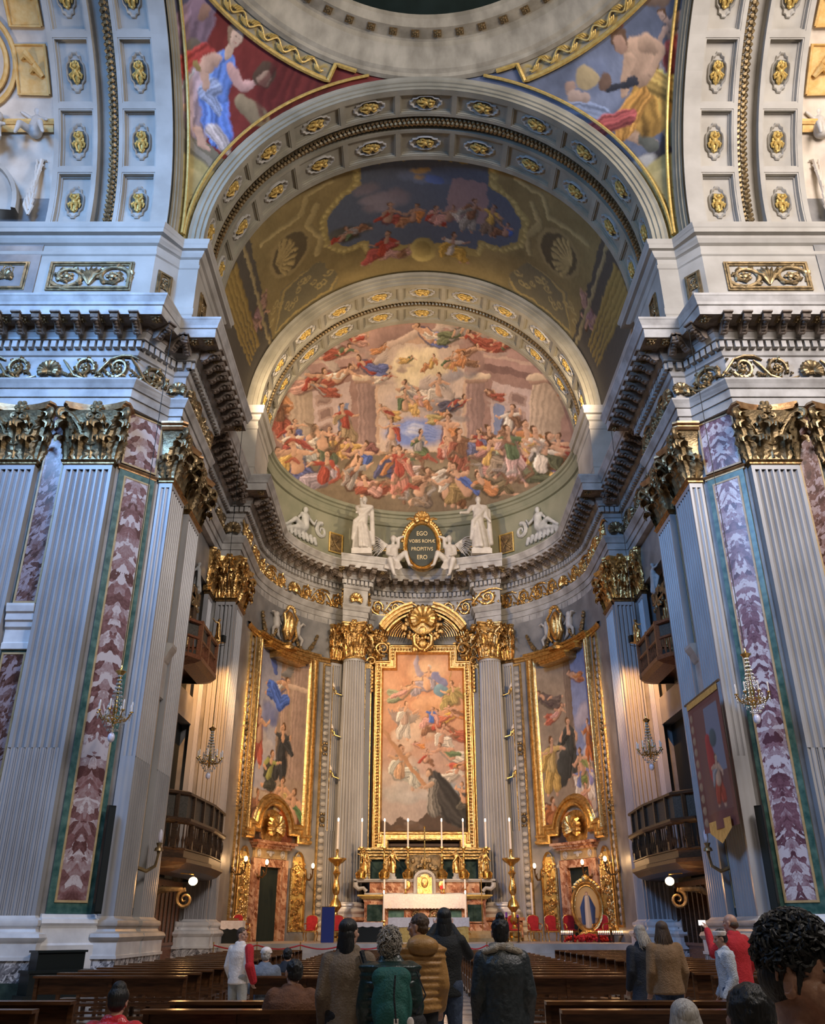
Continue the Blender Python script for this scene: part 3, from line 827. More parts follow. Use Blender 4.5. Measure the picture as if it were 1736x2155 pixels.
def column(label, x, y, z0):
    t = thing('column', label, 'column', (x, y, z0))
    zt = 17.6 - z0; zc = 15.55 - z0; rb, rt = .74, .62
    mb = MB(); mb.box(-1.0,1.0,-1.0,1.0,0,.9); mb.box(-1.1,1.1,-1.1,1.1,.9,1.05); mb.build('pedestal', M['redmarble'], t, smooth=False)
    mb = MB(); mb.lathe([(rb+.28,1.05),(rb+.28,1.2),(rb+.3,1.22),(rb+.33,1.32),(rb+.27,1.42),(rb+.14,1.46),(rb+.12,1.52),(rb+.2,1.58),(rb+.18,1.66),(rb+.06,1.7),(rb,1.75)], 32); mb.build('base', M['whitemarble'], t)
    mb = MB(); nf = 24; rings = []
    for z in [1.75, 5.5, 9.5, zc-.25]:
        f = (z-1.75)/(zc-1.75); r = rb + (rt-rb)*(f**1.5); ring = []
        for k in range(nf):
            for j in range(5):
                a = 2*PI*(k+[.0,.10,.5,.90,1.0][j]*.999)/nf; rr = r - (.10 if j == 2 else (0.0 if j in (1,3) else 0))
                ring.append((rr*math.cos(a), rr*math.sin(a), z))
        rings.append(ring)
    mb.loft(rings, True); mb.lathe([(rt,zc-.25),(rt,zc-.1),(rt+.01,zc)], 32)
    mb.build('shaft', M['shaft'], t, ang=25)
    mb = MB(); mb.lathe([(rt,zc-.12),(rt+.07,zc-.1),(rt+.09,zc-.05),(rt+.05,zc),(rt-.05,zc)], 32); mb.build('astragal', M['gold'], t)
    mb = MB(); mb.M = Matrix.Translation((0,0,zc)); acapital(mb, rt, 0, zt-zc, True); c = mb.build('capital', M['goldsparkle'], t)
    mb = MB(); mb.M = Matrix.Translation((0,0,zc)); abacus(mb, rt, 0, zt-zc, True); mb.build('abacus', M['gold'], c, ang=30)
    mb = MB(); mb.M = Matrix.Translation((0,0,zc)); fleuron(mb, rt, 0, zt-zc, True); mb.build('fleuron', M['gold'], c)
for s, nm in ((-1,'left'),(1,'right')):
    column('great fluted marble column with gold capital standing %s of the high altar' % nm, s*3.92, 48.3, 1.0)
    for q, ln in ((2.75,'inner'),(5.0,'outer')):
        a = math.asin(q/8.9); r = 8.95
        pilaster('narrow fluted half pilaster on the %s side of the %s altar column' % (ln, nm), s*r*math.sin(a), YC+r*math.cos(a), math.atan2(-math.cos(a), -s*math.sin(a)), .7, .2, 4, 'gold', 0)

# ------------------------------------------------------------------ marble panels on the piers
def slab(name, label, x, y, ang, wd, z0, z1, m, frame_m, inner=.14, cat='marble panel'):
    t = thing(name, label, cat, (x, y, (z0+z1)/2), ang - PI/2)
    h = (z1-z0)/2; hw = wd/2
    mb = MB(); mb.box(-hw, hw, 0, .04, -h, h); mb.build('border', frame_m, t, smooth=False)
    mb = MB(); a, b_ = hw-inner, h-inner*1.6
    for (x0,x1,q0,q1) in ((-a,a,b_-.06,b_),(-a,a,-b_,-b_+.06),(-a,-a+.06,-b_+.06,b_-.06),(a-.06,a,-b_+.06,b_-.06)): mb.box(x0,x1,.03,.07,q0,q1)
    mb.build('fillet', M['yellow'], t, smooth=False)
    mb = MB(); mb.box(-a+.06, a-.06, .02, .055, -b_+.06, b_-.06); mb.build('breccia_slab', m, t, smooth=False)
    return t
for s, nm in ((1,'left'),(-1,'right')):
    ang = math.atan2(-1.05, s*1.05)
    nx, ny = math.cos(ang), math.sin(ang)
    cx, cy = s*-9.925+nx*.02, 25.475+ny*.02
    slab('marble_inlay', 'tall %s breccia panel edged in green marble, %s crossing pier' % ('red and white' if s > 0 else 'violet and white', nm), cx, cy, ang, 1.28, 1.95, 15.4, M['breccia'] if s > 0 else M['breccia2'], M['green'], .17)
    slab('marble_inlay', 'short %s breccia panel between the capitals of the %s crossing pier' % ('red' if s > 0 else 'violet', nm), cx, cy, ang, 1.28, 15.55, 17.55, M['breccia'] if s > 0 else M['breccia2'], M['breccia'] if s > 0 else M['breccia2'], .0)
    mb = MB(); mb.M = frame(cx, cy, 0, ang)
    mb.loft([[(-.75-o*.2, 0, z), (-.75-o*.2, o, z), (.75+o*.2, o, z), (.75+o*.2, 0, z)] for o, z in [(.3,0),(.3,1.2),(.24,1.25),(.2,1.6),(.22,1.66),(.26,1.72),(.22,1.82),(.12,1.86),(.1,1.93),(0,1.95)]])
    o = mb.build('baseboard_chamfer', M['whitemarble'], smooth=False); o['kind'] = 'structure'; o['label'] = 'white marble base under the angled pier face, %s side' % nm
    mb = MB(); mb.M = frame(cx, cy, 0, ang); around(mb, 1.3, .0, [(0,15.31),(.05,15.34),(.05,15.39),(.10,15.45),(.08,15.49),(0,15.5)])
    o = mb.build('trim_astragal', M['bronze2'], smooth=False); o['kind'] = 'structure'
    # recess between the two front pilasters
    slab('marble_inlay', 'dark red breccia panel high in the recess behind the front pilasters, %s side' % nm, s*-12.55, 24.95, -PI/2, .82, 10.5, 17.5, M['brecciab'], M['darkgreen'], .05)
    slab('marble_inlay', 'dark red breccia panel low in the recess behind the front pilasters, %s side' % nm, s*-12.55, 24.95, -PI/2, .82, 2.0, 9.1, M['brecciab'], M['darkgreen'], .05)
    mb = MB(); mb.M = frame(s*-12.55, 24.95, 0, -PI/2)
    mb.loft([[(-.42, 0, z), (-.42, o, z), (.42, o, z), (.42, 0, z)] for o, z in [(.02,9.1),(.1,9.12),(.1,9.3),(.04,9.35),(.04,9.75),(.12,9.8),(.14,9.95),(.2,10.0),(.2,10.2),(.26,10.25),(.3,10.42),(.3,10.5),(0,10.5)]])
    o = mb.build('trim_string_course', M['whitemarble'], smooth=False); o['kind'] = 'structure'; o['label'] = 'white string course between front pilasters'
    # gap between the two inner pilasters: dark marble strip, small cornice and niche head
    slab('marble_inlay', 'narrow dark green strip between the paired inner pilasters of the %s crossing pier' % nm, s*-9.09, 28.1, 0 if s > 0 else PI, .70, 1.95, 15.4, M['darkgreen'], M['darkgreen'], .12)
    mb = MB(); mb.M = frame(s*-9.09, 28.1, 0, 0 if s > 0 else PI)
    mb.loft([[(-.3, 0, z), (-.3, o, z), (.3, o, z), (.3, 0, z)] for o, z in [(.1,8.4),(.16,8.45),(.16,9.6),(.2,9.65),(.3,9.9),(.42,10.1),(.42,10.2),(0,10.25)]])
    o = mb.build('trim_niche_cornice', M['stone'], smooth=False); o['kind'] = 'structure'
# ------------------------------------------------------------------ a small painter for the frescoes and canvases
class Canvas:
    def __init__(self, x0, x1, z0, z1, res):
        self.x0, self.z0, self.res = x0, z0, res
        self.W = int((x1-x0)*res)+1; self.H = int((z1-z0)*res)+1
        self.a = np.zeros((self.H, self.W, 3))
        gx = x0 + np.arange(self.W)/res; gz = z0 + np.arange(self.H)/res
        self.X, self.Z = np.meshgrid(gx, gz)
    def noise(self, seed, cell, aniso=(1,1)):
        r = np.random.RandomState(seed); out = 0; amp = 1; tot = 0
        for k in range(4):
            cx = max(cell*aniso[0]/2**k, 1e-3); cz = max(cell*aniso[1]/2**k, 1e-3)
            n, m = int((self.Z.max()-self.z0)/cz)+3, int((self.X.max()-self.x0)/cx)+3
            g = r.rand(n, m); fx = (self.X-self.x0)/cx; fz = (self.Z-self.z0)/cz
            ix = fx.astype(int); iz = fz.astype(int); tx = fx-ix; tz = fz-iz
            tx = tx*tx*(3-2*tx); tz = tz*tz*(3-2*tz)
            v = (g[iz,ix]*(1-tx)+g[iz,ix+1]*tx)*(1-tz) + (g[iz+1,ix]*(1-tx)+g[iz+1,ix+1]*tx)*tz
            out = out + v*amp; tot += amp; amp *= .55
        return out/tot
    def fill(self, c): self.a[:] = c
    def win(self, xa, xb, za, zb):
        i0 = max(0, int((xa-self.x0)*self.res)); i1 = min(self.W, int((xb-self.x0)*self.res)+2)
        j0 = max(0, int((za-self.z0)*self.res)); j1 = min(self.H, int((zb-self.z0)*self.res)+2)
        return (slice(j0, j1), slice(i0, i1)) if i1 > i0 and j1 > j0 else None
    def mix(self, s, mask, c):
        self.a[s] = self.a[s]*(1-mask[..., None]) + np.asarray(c)*mask[..., None]
    def stroke(self, pts, ws, c, soft=.06, shade=.35, alpha=1.0, fold=0.0, seed=0):
        """thick modelled stroke: lighter on the upper left of its round, darker below right, as a painter models drapery"""
        if not isinstance(ws, (list, tuple)): ws = [ws]*len(pts)
        m = max(ws)*1.6
        s = self.win(min(p[0] for p in pts)-m, max(p[0] for p in pts)+m, min(p[1] for p in pts)-m, max(p[1] for p in pts)+m)
        if s is None: return
        X = self.X[s]; Z = self.Z[s]; best = np.full(X.shape, 9.0); sd = np.zeros(X.shape); al = np.zeros(X.shape)
        for k in range(len(pts)-1):
            (ax, az), (bx, bz) = pts[k], pts[k+1]; dx, dz = bx-ax, bz-az; L = dx*dx+dz*dz+1e-9
            t = np.clip(((X-ax)*dx+(Z-az)*dz)/L, 0, 1); w_ = ws[k]+(ws[k+1]-ws[k])*t
            ex, ez = X-ax-dx*t, Z-az-dz*t; d = np.sqrt(ex*ex+ez*ez)/w_
            q = d < best; best[q] = d[q]; sd[q] = ((-ex*.7+ez*.7)/w_)[q]; al[q] = ((ex*dz-ez*dx)/math.sqrt(L)/w_)[q]
        soft_ = soft/max(min(ws), 1e-3)*.5+.08
        mask = np.clip((1-best)/soft_+.5, 0, 1)*alpha
        sh = 1+shade*sd
        if fold: sh = sh*(1+1.6*fold*np.sin(al*9+seed+best*2)*np.cos(al*4+seed*2.1))
        col = np.clip(np.asarray(c)*sh[..., None], 0, 1)
        self.a[s] = self.a[s]*(1-mask[..., None]) + col*mask[..., None]
    def blob(self, x, z, rx, rz, c, shade=.3, soft=.15, alpha=1.0, rot=0):
        m = max(rx, rz)*1.3; s = self.win(x-m, x+m, z-m, z+m)
        if s is None: return
        X = self.X[s]-x; Z = self.Z[s]-z; cr, sr = math.cos(rot), math.sin(rot)
        u = (X*cr+Z*sr)/rx; v = (-X*sr+Z*cr)/rz; d = np.sqrt(u*u+v*v)
        mask = np.clip((1-d)/soft, 0, 1)*alpha; sh = 1+shade*(-X/rx*.6+Z/rz*.6)
        self.a[s] = self.a[s]*(1-mask[..., None]) + np.clip(np.asarray(c)*sh[..., None], 0, 1)*mask[..., None]
    def poly(self, pts, c, alpha=1.0, grad=None):
        xs = [p[0] for p in pts]; zs = [p[1] for p in pts]; s = self.win(min(xs), max(xs), min(zs), max(zs))
        if s is None: return
        X = self.X[s]; Z = self.Z[s]; ins = np.zeros(X.shape, bool); n = len(pts)
        for k in range(n):
            (ax, az), (bx, bz) = pts[k], pts[(k+1) % n]
            if az == bz: continue
            cond = ((az > Z) != (bz > Z)) & (X < (bx-ax)*(Z-az)/(bz-az)+ax); ins ^= cond
        mask = ins*alpha; col = np.asarray(c)[None, None, :]
        if grad is not None:
            t = np.clip((X-min(xs))/(max(xs)-min(xs)+1e-6), 0, 1)[..., None]; col = col*(1-t)+np.asarray(grad)*t
        self.a[s] = self.a[s]*(1-mask[..., None]) + col*mask[..., None]
    def cloud(self, x, z, r, c, seed=0, n=9, flat=.6, alpha=.8):
        rnd = random.Random(seed)
        for k in range(n):
            a = rnd.uniform(0, 6.28); q = rnd.uniform(0, .8)
            j = rnd.uniform(-.05, .05)
            self.blob(x+r*q*math.cos(a), z+r*flat*q*math.sin(a), r*rnd.uniform(.3,.55), r*flat*rnd.uniform(.3,.6), [min(1, v+j) for v in c], .22, .5, alpha)
    def fluted(self, x0, x1, z0, z1, c, n=6):
        self.poly([(x0,z0),(x1,z0),(x1,z1),(x0,z1)], c, grad=[v*.6 for v in c])
        for k in range(n):
            x = x0+(x1-x0)*(k+.5)/n; self.stroke([(x,z0),(x,z1)], (x1-x0)/n*.22, [v*.62 for v in c], .01, 0, .7)
    def figure(self, x, z, h, robe, robe2=None, lean=0.0, seed=0, pose='stand', flesh=(.62,.36,.22), face=1, hair=(.14,.07,.03)):
        """x,z = feet/seat; h = standing height. robe colours; lean leans the torso"""
        r = random.Random(seed); H = h; robe2 = robe2 or [min(1, v*.75+.05) for v in robe]
        if pose == 'stand':
            hip = (x+lean*.15*H, z+.48*H); ch = (x+lean*.3*H, z+.74*H); hd = (x+lean*.38*H, z+.93*H)
            kn = [(x-.07*H*face, z+.25*H), (x+.10*H*face, z+.26*H)]; ft = [(x-.10*H*face, z+.02*H), (x+.12*H*face, z+.0*H)]
        elif pose == 'sit':
            hip = (x, z+.12*H); ch = (x+lean*.25*H, z+.38*H); hd = (x+lean*.35*H, z+.57*H)
            kn = [(x+.24*H*face, z+.16*H), (x+.26*H*face, z+.04*H)]; ft = [(x+.26*H*face, z-.14*H), (x+.40*H*face, z-.12*H)]
        elif pose == 'kneel':
            hip = (x, z+.22*H); ch = (x+lean*.2*H, z+.46*H); hd = (x+lean*.32*H, z+.64*H)
            kn = [(x+.16*H*face, z+.02*H), (x+.10*H*face, z+.03*H)]; ft = [(x-.16*H*face, z), (x-.2*H*face, z+.02*H)]
        elif pose == 'fly':
            hip = (x, z); ch = (x+.20*H*face, z+.14*H+lean*.1*H); hd = (x+.32*H*face, z+.26*H+lean*.1*H)
            kn = [(x-.2*H*face, z-.10*H), (x-.16*H*face, z+.04*H)]; ft = [(x-.42*H*face, z-.14*H), (x-.4*H*face, z+.06*H)]
        else:   # recline
            hip = (x, z+.06*H); ch = (x-.22*H*face, z+.2*H); hd = (x-.30*H*face, z+.37*H)
            kn = [(x+.22*H*face, z+.2*H), (x+.24*H*face, z+.06*H)]; ft = [(x+.40*H*face, z+.02*H), (x+.48*H*face, z+.03*H)]
        dk = [v*.35 for v in robe]
        self.stroke([ch, hip] + kn[:1], [.13*H,.15*H,.12*H], dk, .05, 0, .7)
        for k in (1, 0):
            self.stroke([hip, kn[k], ft[k]], [.075*H,.055*H,.035*H], flesh, .03, .4)
        if pose in ('stand','kneel','sit','fly'):
            self.stroke([hip, kn[1], ((kn[1][0]+ft[1][0])/2, (kn[1][1]+ft[1][1])/2)], [.10*H,.10*H,.09*H], robe, .04, .45, 1, .25, seed)
        self.stroke([hip, kn[0], (kn[0][0]*.5+ft[0][0]*.5, kn[0][1]*.4+ft[0][1]*.6)], [.11*H,.10*H,.08*H], robe, .04, .5, 1, .3, seed+1)
        bare = r.random() < .35
        self.stroke([ch, hip], [.085*H,.10*H], flesh if bare else robe2, .04, .45, 1, 0 if bare else .25, seed)
        # cloak blown out behind
        fl = [ch, (ch[0]-.14*H*face, ch[1]-.08*H), (hip[0]-.20*H*face+r.uniform(-.1,.1)*H, hip[1]-.02*H+r.uniform(-.1,.12)*H)]
        self.stroke(fl, [.05*H,.08*H,.05*H], robe2 if bare else robe, .04, .5, 1, .3, seed+2)
        for q in (-1, 1):
            sh = (ch[0]+q*.08*H, ch[1]+.03*H); a = r.uniform(-.9, .9); el = (sh[0]+q*.15*H*math.cos(a), sh[1]+.13*H*math.sin(a)-.04*H)
            hn = (el[0]+face*.13*H*math.cos(a*2), el[1]+.12*H*r.uniform(-.6,1))
            self.stroke([sh, el], [.045*H,.035*H], robe2 if not bare else flesh, .02, .4)
            self.stroke([el, hn], [.032*H,.02*H], flesh, .02, .4)
        self.stroke([ch, hd], [.04*H,.035*H], flesh, .02, .3)
        self.blob(hd[0]-.01*H*face, hd[1]+.02*H, .062*H, .072*H, hair, .3)
        self.blob(hd[0]+.015*H*face, hd[1]-.0*H, .048*H, .06*H, flesh, .35)
        for d_ in (-.2, .45): self.blob(hd[0]+(.015+.02*d_)*H*face, hd[1]+.006*H, .008*H, .006*H, [v*.35 for v in flesh], 0)
        self.stroke([(hd[0]+.012*H, hd[1]-.03*H), (hd[0]+.028*H*face, hd[1]-.03*H)], .005*H, [v*.5 for v in flesh], .01, 0)
    def wing(self, x, z, L, a, c):
        for k in range(6):
            b_ = a - .13*k; l = L*(1-.11*k)
            self.stroke([(x, z), (x+l*.5*math.cos(b_+.15), z+l*.5*math.sin(b_+.15)), (x+l*math.cos(b_), z+l*math.sin(b_))], [L*.09,L*.085,L*.03], [v*(1-.06*k) for v in c], .03, .3)
    def mottle(self, amt=.12, seed=5, cell=.6):
        n = self.noise(seed, cell)-.5; self.a = np.clip(self.a*(1+amt*2*n[..., None]), 0, 1)
    def warp(self, amp=.09, cell=.5, seed=1):
        d1 = (self.noise(seed+50, cell)-.5)*2*amp*2; d2 = (self.noise(seed+51, cell)-.5)*2*amp*2; d3 = (self.noise(seed+52, cell*.25)-.5)*amp; d4 = (self.noise(seed+53, cell*.25)-.5)*amp
        i = np.clip((self.X+d1+d3-self.x0)*self.res, 0, self.W-1).astype(int); j = np.clip((self.Z+d2+d4-self.z0)*self.res, 0, self.H-1).astype(int)
        self.a = self.a[j, i]
        n = self.noise(seed+54, cell*.3, (.6, 1.4))-.5; self.a = np.clip(self.a*(1+.26*n[..., None]), 0, 1)
    def sample(self, x, z):
        fx = np.clip((x-self.x0)*self.res, 0, self.W-1.001); fz = np.clip((z-self.z0)*self.res, 0, self.H-1.001)
        ix = fx.astype(int); iz = fz.astype(int); tx = (fx-ix)[:, None]; tz = (fz-iz)[:, None]; a = self.a
        return (a[iz,ix]*(1-tx)+a[iz,ix+1]*tx)*(1-tz)+(a[iz+1,ix]*(1-tx)+a[iz+1,ix+1]*tx)*tz

def painted_grid(name, nu, nv, pos, canvas, cxz, m, parent=None, mask=None, smooth=True):
    """regular grid; pos(u,v)->xyz arrays, cxz = canvas coordinates arrays from (u,v,x,y,z)"""
    U, V = np.meshgrid(np.linspace(0, 1, nu+1), np.linspace(0, 1, nv+1)); U = U.ravel(); V = V.ravel()
    X, Y, Z = pos(U, V); cx, cz = cxz(U, V, X, Y, Z)
    n = (nu+1)*(nv+1); me = bpy.data.meshes.new(name)
    j, i = np.meshgrid(np.arange(nv), np.arange(nu), indexing='ij'); b0 = (j*(nu+1)+i).ravel()
    q = np.stack([b0, b0+1, b0+nu+2, b0+nu+1], 1)
    if mask is not None:
        keep = mask(U, V, X, Y, Z); q = q[keep[q].all(1)]
    me.vertices.add(n); me.vertices.foreach_set('co', np.stack([X, Y, Z], 1).ravel().astype(np.float32))
    me.loops.add(q.size); me.loops.foreach_set('vertex_index', q.ravel().astype(np.int32))
    me.polygons.add(len(q)); me.polygons.foreach_set('loop_start', np.arange(0, q.size, 4, dtype=np.int32))
    try: me.polygons.foreach_set('loop_total', np.full(len(q), 4, np.int32))
    except Exception: pass
    me.polygons.foreach_set('use_smooth', [smooth]*len(q))
    me.update(calc_edges=True)
    col = canvas.sample(cx, cz); at = me.color_attributes.new('paint', 'FLOAT_COLOR', 'POINT')
    at.data.foreach_set('color', np.concatenate([col, np.ones((n, 1))], 1).ravel().astype(np.float32))
    me.materials.append(m)
    return link(name, me, parent)
M['fresco'] = vmat('fresco_paint', .75)
M['oil'] = vmat('oil_paint', .55)
RED=(.42,.07,.04); ORG=(.60,.25,.08); YEL=(.68,.42,.10); BLU=(.08,.16,.46); WHT=(.66,.58,.48); PNK=(.60,.32,.26); GRN=(.14,.20,.10); BRN=(.26,.13,.07); GRY=(.34,.30,.27); DKB=(.05,.07,.14)
PAL=[RED,ORG,PNK,WHT,BRN,YEL,BLU,GRY,GRN,RED,BRN,WHT]

# ---- apse half dome: canvas axes s = x, t = height seen along a line 35 degrees up
SB, CB = math.sin(R_(35)), math.cos(R_(35))
ZD, RD = 25.5, 8.6
cv = Canvas(-9, 9, -5.4, 8.9, 38)
sky = cv.noise(3, 3.0)
cv.a[:] = (np.asarray((.50,.31,.20))*(1-sky[..., None]) + np.asarray((.68,.48,.34))*sky[..., None])
def arch(s):
    f = lambda x: s*x
    def P_(pts, c): cv.poly([(f(x), z) for x, z in pts], c)
    P_([(2.8,4.6),(8.9,3.2),(8.9,4.2),(5.4,6.2),(2.8,5.7)], (.47,.29,.25)); P_([(2.8,4.9),(8.9,3.5),(8.9,3.0),(2.8,4.4)], (.26,.15,.13)); P_([(2.8,5.4),(7.0,4.6),(7.0,4.4),(2.8,5.2)], (.58,.40,.32))
    P_([(3.0,4.4),(8.9,3.1),(8.9,-.9),(3.0,-.7)], (.38,.23,.19))
    P_([(4.4,3.5),(6.7,3.0),(6.7,-.2),(4.4,-.2)], (.56,.42,.38)); P_([(4.6,2.2),(5.2,2.0),(5.2,-.2),(4.6,-.2)], (.22,.28,.44))
    for k in range(3):
        P_([(5.5,2.9-.95*k),(6.4,2.7-.95*k),(6.4,2.0-.95*k),(5.5,2.2-.95*k)], (.44,.30,.25)); P_([(5.65,2.75-.95*k),(6.25,2.6-.95*k),(6.25,2.15-.95*k),(5.65,2.3-.95*k)], (.30,.19,.16))
    for (a, b_, c) in ((2.9,4.0,(.48,.31,.27)),(6.6,8.1,(.66,.50,.36))):
        x0, x1 = sorted((f(a), f(b_))); cv.fluted(x0, x1, -.6, 3.7, c, 4 if a < 5 else 6)
        cv.stroke([(x0-.1,3.8),(x1+.1,3.8)], .2, (.70,.54,.38)); cv.stroke([(x0-.05,3.5),(x1+.05,3.5)], .1, (.40,.25,.18)); cv.stroke([(x0-.2,-.6),(x1+.2,-.6)], .16, (.62,.46,.34))
arch(-1); arch(1)
cv.stroke([(-3.2,4.6),(-2.4,6.2),(0,7.2),(2.4,6.2),(3.2,4.6)], .7, (.42,.26,.22), .1, .3); cv.stroke([(-2.7,4.6),(-2.0,5.7),(0,6.5),(2.0,5.7),(2.7,4.6)], .22, (.62,.46,.36), .1, .3)
cv.poly([(-2.7,-1.0),(2.7,-1.0),(2.7,4.6),(1.6,5.8),(-1.6,5.8),(-2.7,4.6)], (.62,.48,.38))
cv.cloud(-.4, 4.2, 2.0, (.80,.66,.40), 1, 18, .9); cv.cloud(.2, 2.2, 2.2, (.56,.45,.40), 2, 16, .7); cv.cloud(1.6, 1.4, 1.5, (.26,.22,.21), 4, 9, .6); cv.cloud(2.2,4.0,1.2,(.34,.30,.30),5,8,.6)
cv.blob(-.4, .2, 2.3, 1.15, (.17,.27,.60), .2, .4); cv.cloud(-.5, .3, 1.5, (.52,.56,.70), 7, 8, .4, .6)
for k in range(5): cv.stroke([(-2.3+.1*k,.2+.12*k),(-.5,.75-.3*k+.2),(1.5,.3-.1*k)], .05, (.30,.38,.66), .05, .2, .6)
# parapet and foreground slope
cv.poly([(-9,-.5),(-3,-1.0),(3,-1.0),(9,-.5),(9,-1.2),(3,-1.5),(-3,-1.5),(-9,-1.2)], (.60,.43,.29)); cv.poly([(-9,-1.1),(9,-1.1),(9,-5.4),(-9,-5.4)], (.24,.18,.11)); cv.blob(0, -2.6, 5.5, 1.3, (.33,.26,.16), .2, .5)
for k in range(4): cv.stroke([(-7+k*.2,-2.2-.3*k),(-2,-2.7-.3*k),(3,-2.6-.3*k),(7,-2.2-.3*k)], .06, (.24,.18,.11), .1, .2, .6)
rnd = random.Random(11)
figs = [(-.3,2.6,2.6,WHT,'fly',-1),(1.2,2.5,2.4,WHT,'sit',-1),(2.0,1.9,2.5,DKB,'fly',1),(-1.0,1.6,2.3,YEL,'sit',1),(-2.0,1.4,1.9,YEL,'fly',-1),(1.1,1.1,1.9,(.45,.36,.12),'fly',1),(.1,1.9,1.6,ORG,'sit',1),
        (-5.2,3.7,2.6,RED,'fly',1),(-6.7,3.3,2.6,PNK,'fly',1),(-5.9,2.9,2.0,RED,'fly',-1),(-3.0,4.2,2.6,BLU,'fly',-1),(-2.4,3.7,1.6,WHT,'fly',1),(-5.0,5.2,2.2,RED,'fly',1),(-4.0,6.0,2.0,PNK,'fly',-1),(.6,6.1,2.8,BLU,'fly',-1),(1.9,6.2,2.4,GRN,'fly',1),(3.5,5.8,2.2,RED,'fly',-1),(4.9,5.6,1.8,RED,'fly',1),(2.8,5.2,1.8,ORG,'fly',1),(3.0,4.6,1.4,BRN,'fly',-1),(4.6,2.6,1.6,RED,'fly',-1),(1.6,4.3,1.6,YEL,'sit',1),(2.4,4.4,1.4,ORG,'sit',-1),(.6,4.3,1.4,ORG,'sit',-1),(-.9,4.8,1.2,YEL,'fly',1),(-2.6,5.4,1.3,ORG,'fly',1),
        (-8.1,1.6,2.4,ORG,'stand',1),(-8.1,.4,2.2,RED,'stand',1),(-7.8,.2,1.8,BLU,'sit',1),(-4.6,-.5,2.7,(.42,.30,.16),'stand',1),(-5.7,-.6,2.0,BRN,'sit',-1),(-5.2,-.9,2.0,PNK,'recline',1),(1.7,-1.7,3.1,RED,'stand',-1),(5.3,-.7,2.8,BRN,'stand',-1),(4.4,-.8,2.4,BRN,'sit',1),(3.2,-.7,2.2,GRN,'recline',-1),(2.8,-1.2,1.6,BRN,'sit',-1),(7.0,-2.5,3.6,(.76,.46,.08),'stand',1),(7.5,-2.6,3.4,(.76,.46,.08),'stand',1),(8.1,-1.9,2.4,BLU,'stand',-1),(8.2,2.6,2.2,ORG,'stand',-1)]
for k, (x, z, h, c, po, fc) in enumerate(figs):
    if po == 'fly' and h > 2.1 and z > 1.5: cv.wing(x+.1, z+.3, 1.3, 2.3 if fc > 0 else .9, (.56,.45,.38))
    if z > 1.2 and po == 'fly': cv.cloud(x-.2*fc, z-.35, .8, (.44,.32,.27), k, 5, .45, .6)
    c = [v*.8+w_*.14 for v, w_ in zip(c, (.5,.33,.2))]
    cv.figure(x, z, h, c, rnd.choice(PAL), rnd.uniform(-.6,.6), k, po, face=fc)
for row, (z0_, c_, h0, n_) in enumerate(((-1.35,.012,2.4,9),(-2.85,.022,3.0,10),(-4.2,.036,3.2,11))):
    for k in range(n_):
        x = -7.4+k*14.8/(n_-1)+rnd.uniform(-.2,.2); z = z0_+c_*x*x+rnd.uniform(-.2,.25)
        if row == 0 and 6.5 < x: continue
        c = PAL[(k*5+row*3) % 12]
        cv.figure(x, z, h0+rnd.uniform(-.3,.4), [(v*.7+w_*.22)*rnd.uniform(.6,1.0) for v, w_ in zip(c, (.5,.33,.2))], PAL[(k*7+3+row) % 12], rnd.uniform(-.7,.7), 40+k+row*31, ('sit','recline','kneel','sit','stand')[(k*3+row) % 5], face=1 if (k+row) % 3 else -1)
for k in range(46):   # loose drapery and shadow strokes that knit the crowd together
    x = rnd.uniform(-7.6,7.6); z = -4.4+.04*x*x+rnd.uniform(0,3.0); a = rnd.uniform(0,3.1); l = rnd.uniform(.3,.7); c = rnd.choice([BRN,BRN,(.20,.13,.08),RED,GRY,(.3,.2,.12)])
    cv.stroke([(x,z),(x+l*math.cos(a),z+l*math.sin(a)),(x+l*1.6*math.cos(a+.6),z+l*1.6*math.sin(a+.6))], [.10,.13,.04], c, .05, .5, .8, .3, k)
cv.warp(.075, .45, 3)
g1 = cv.noise(21, .30)-.5; g2 = cv.noise(22, 2.4)-.5
cv.a = np.clip(cv.a*(1+.30*g1[..., None]+.30*g2[..., None]), 0, 1)
cv.a = np.clip(cv.a, 0, 1)**1.12*1.02; lum = cv.a.mean(2, keepdims=True); cv.a = np.clip(.78*cv.a+.24*lum*np.asarray((1.15,.97,.80)), 0, 1)
def domepos(U, V):
    # polar grid about the view-up pole of the half dome: az -90..90, el 0..90
    az = (U-.5)*PI; el = V*PI/2
    return RD*np.cos(el)*np.sin(az), YC+RD*np.cos(el)*np.cos(az), ZD+RD*np.sin(el)
fr = painted_grid('ceiling_apse_fresco', 520, 300, domepos, cv, lambda U, V, X, Y, Z: (X, (Z-ZD)*CB-(Y-YC)*SB), M['fresco'])
fr['kind'] = 'structure'; fr['label'] = 'painted half dome of the apse, crowded with robed figures among columns and clouds'
mb = MB()   # ring moulding below the fresco
rg = [(8.8,24.55),(8.62,24.6),(8.55,24.75),(8.6,24.8),(8.5,25.05),(8.42,25.1),(8.42,25.25),(8.3,25.3),(8.26,25.45),(8.3,25.52),(8.62,25.52)]
mb.loft([[(x, y, z) for x, y in arc(r, -90, 90, 90)] for r, z in rg])
struct(mb, 'trim_fresco', M['green_plaster'], 'curved green moulding under the apse fresco')

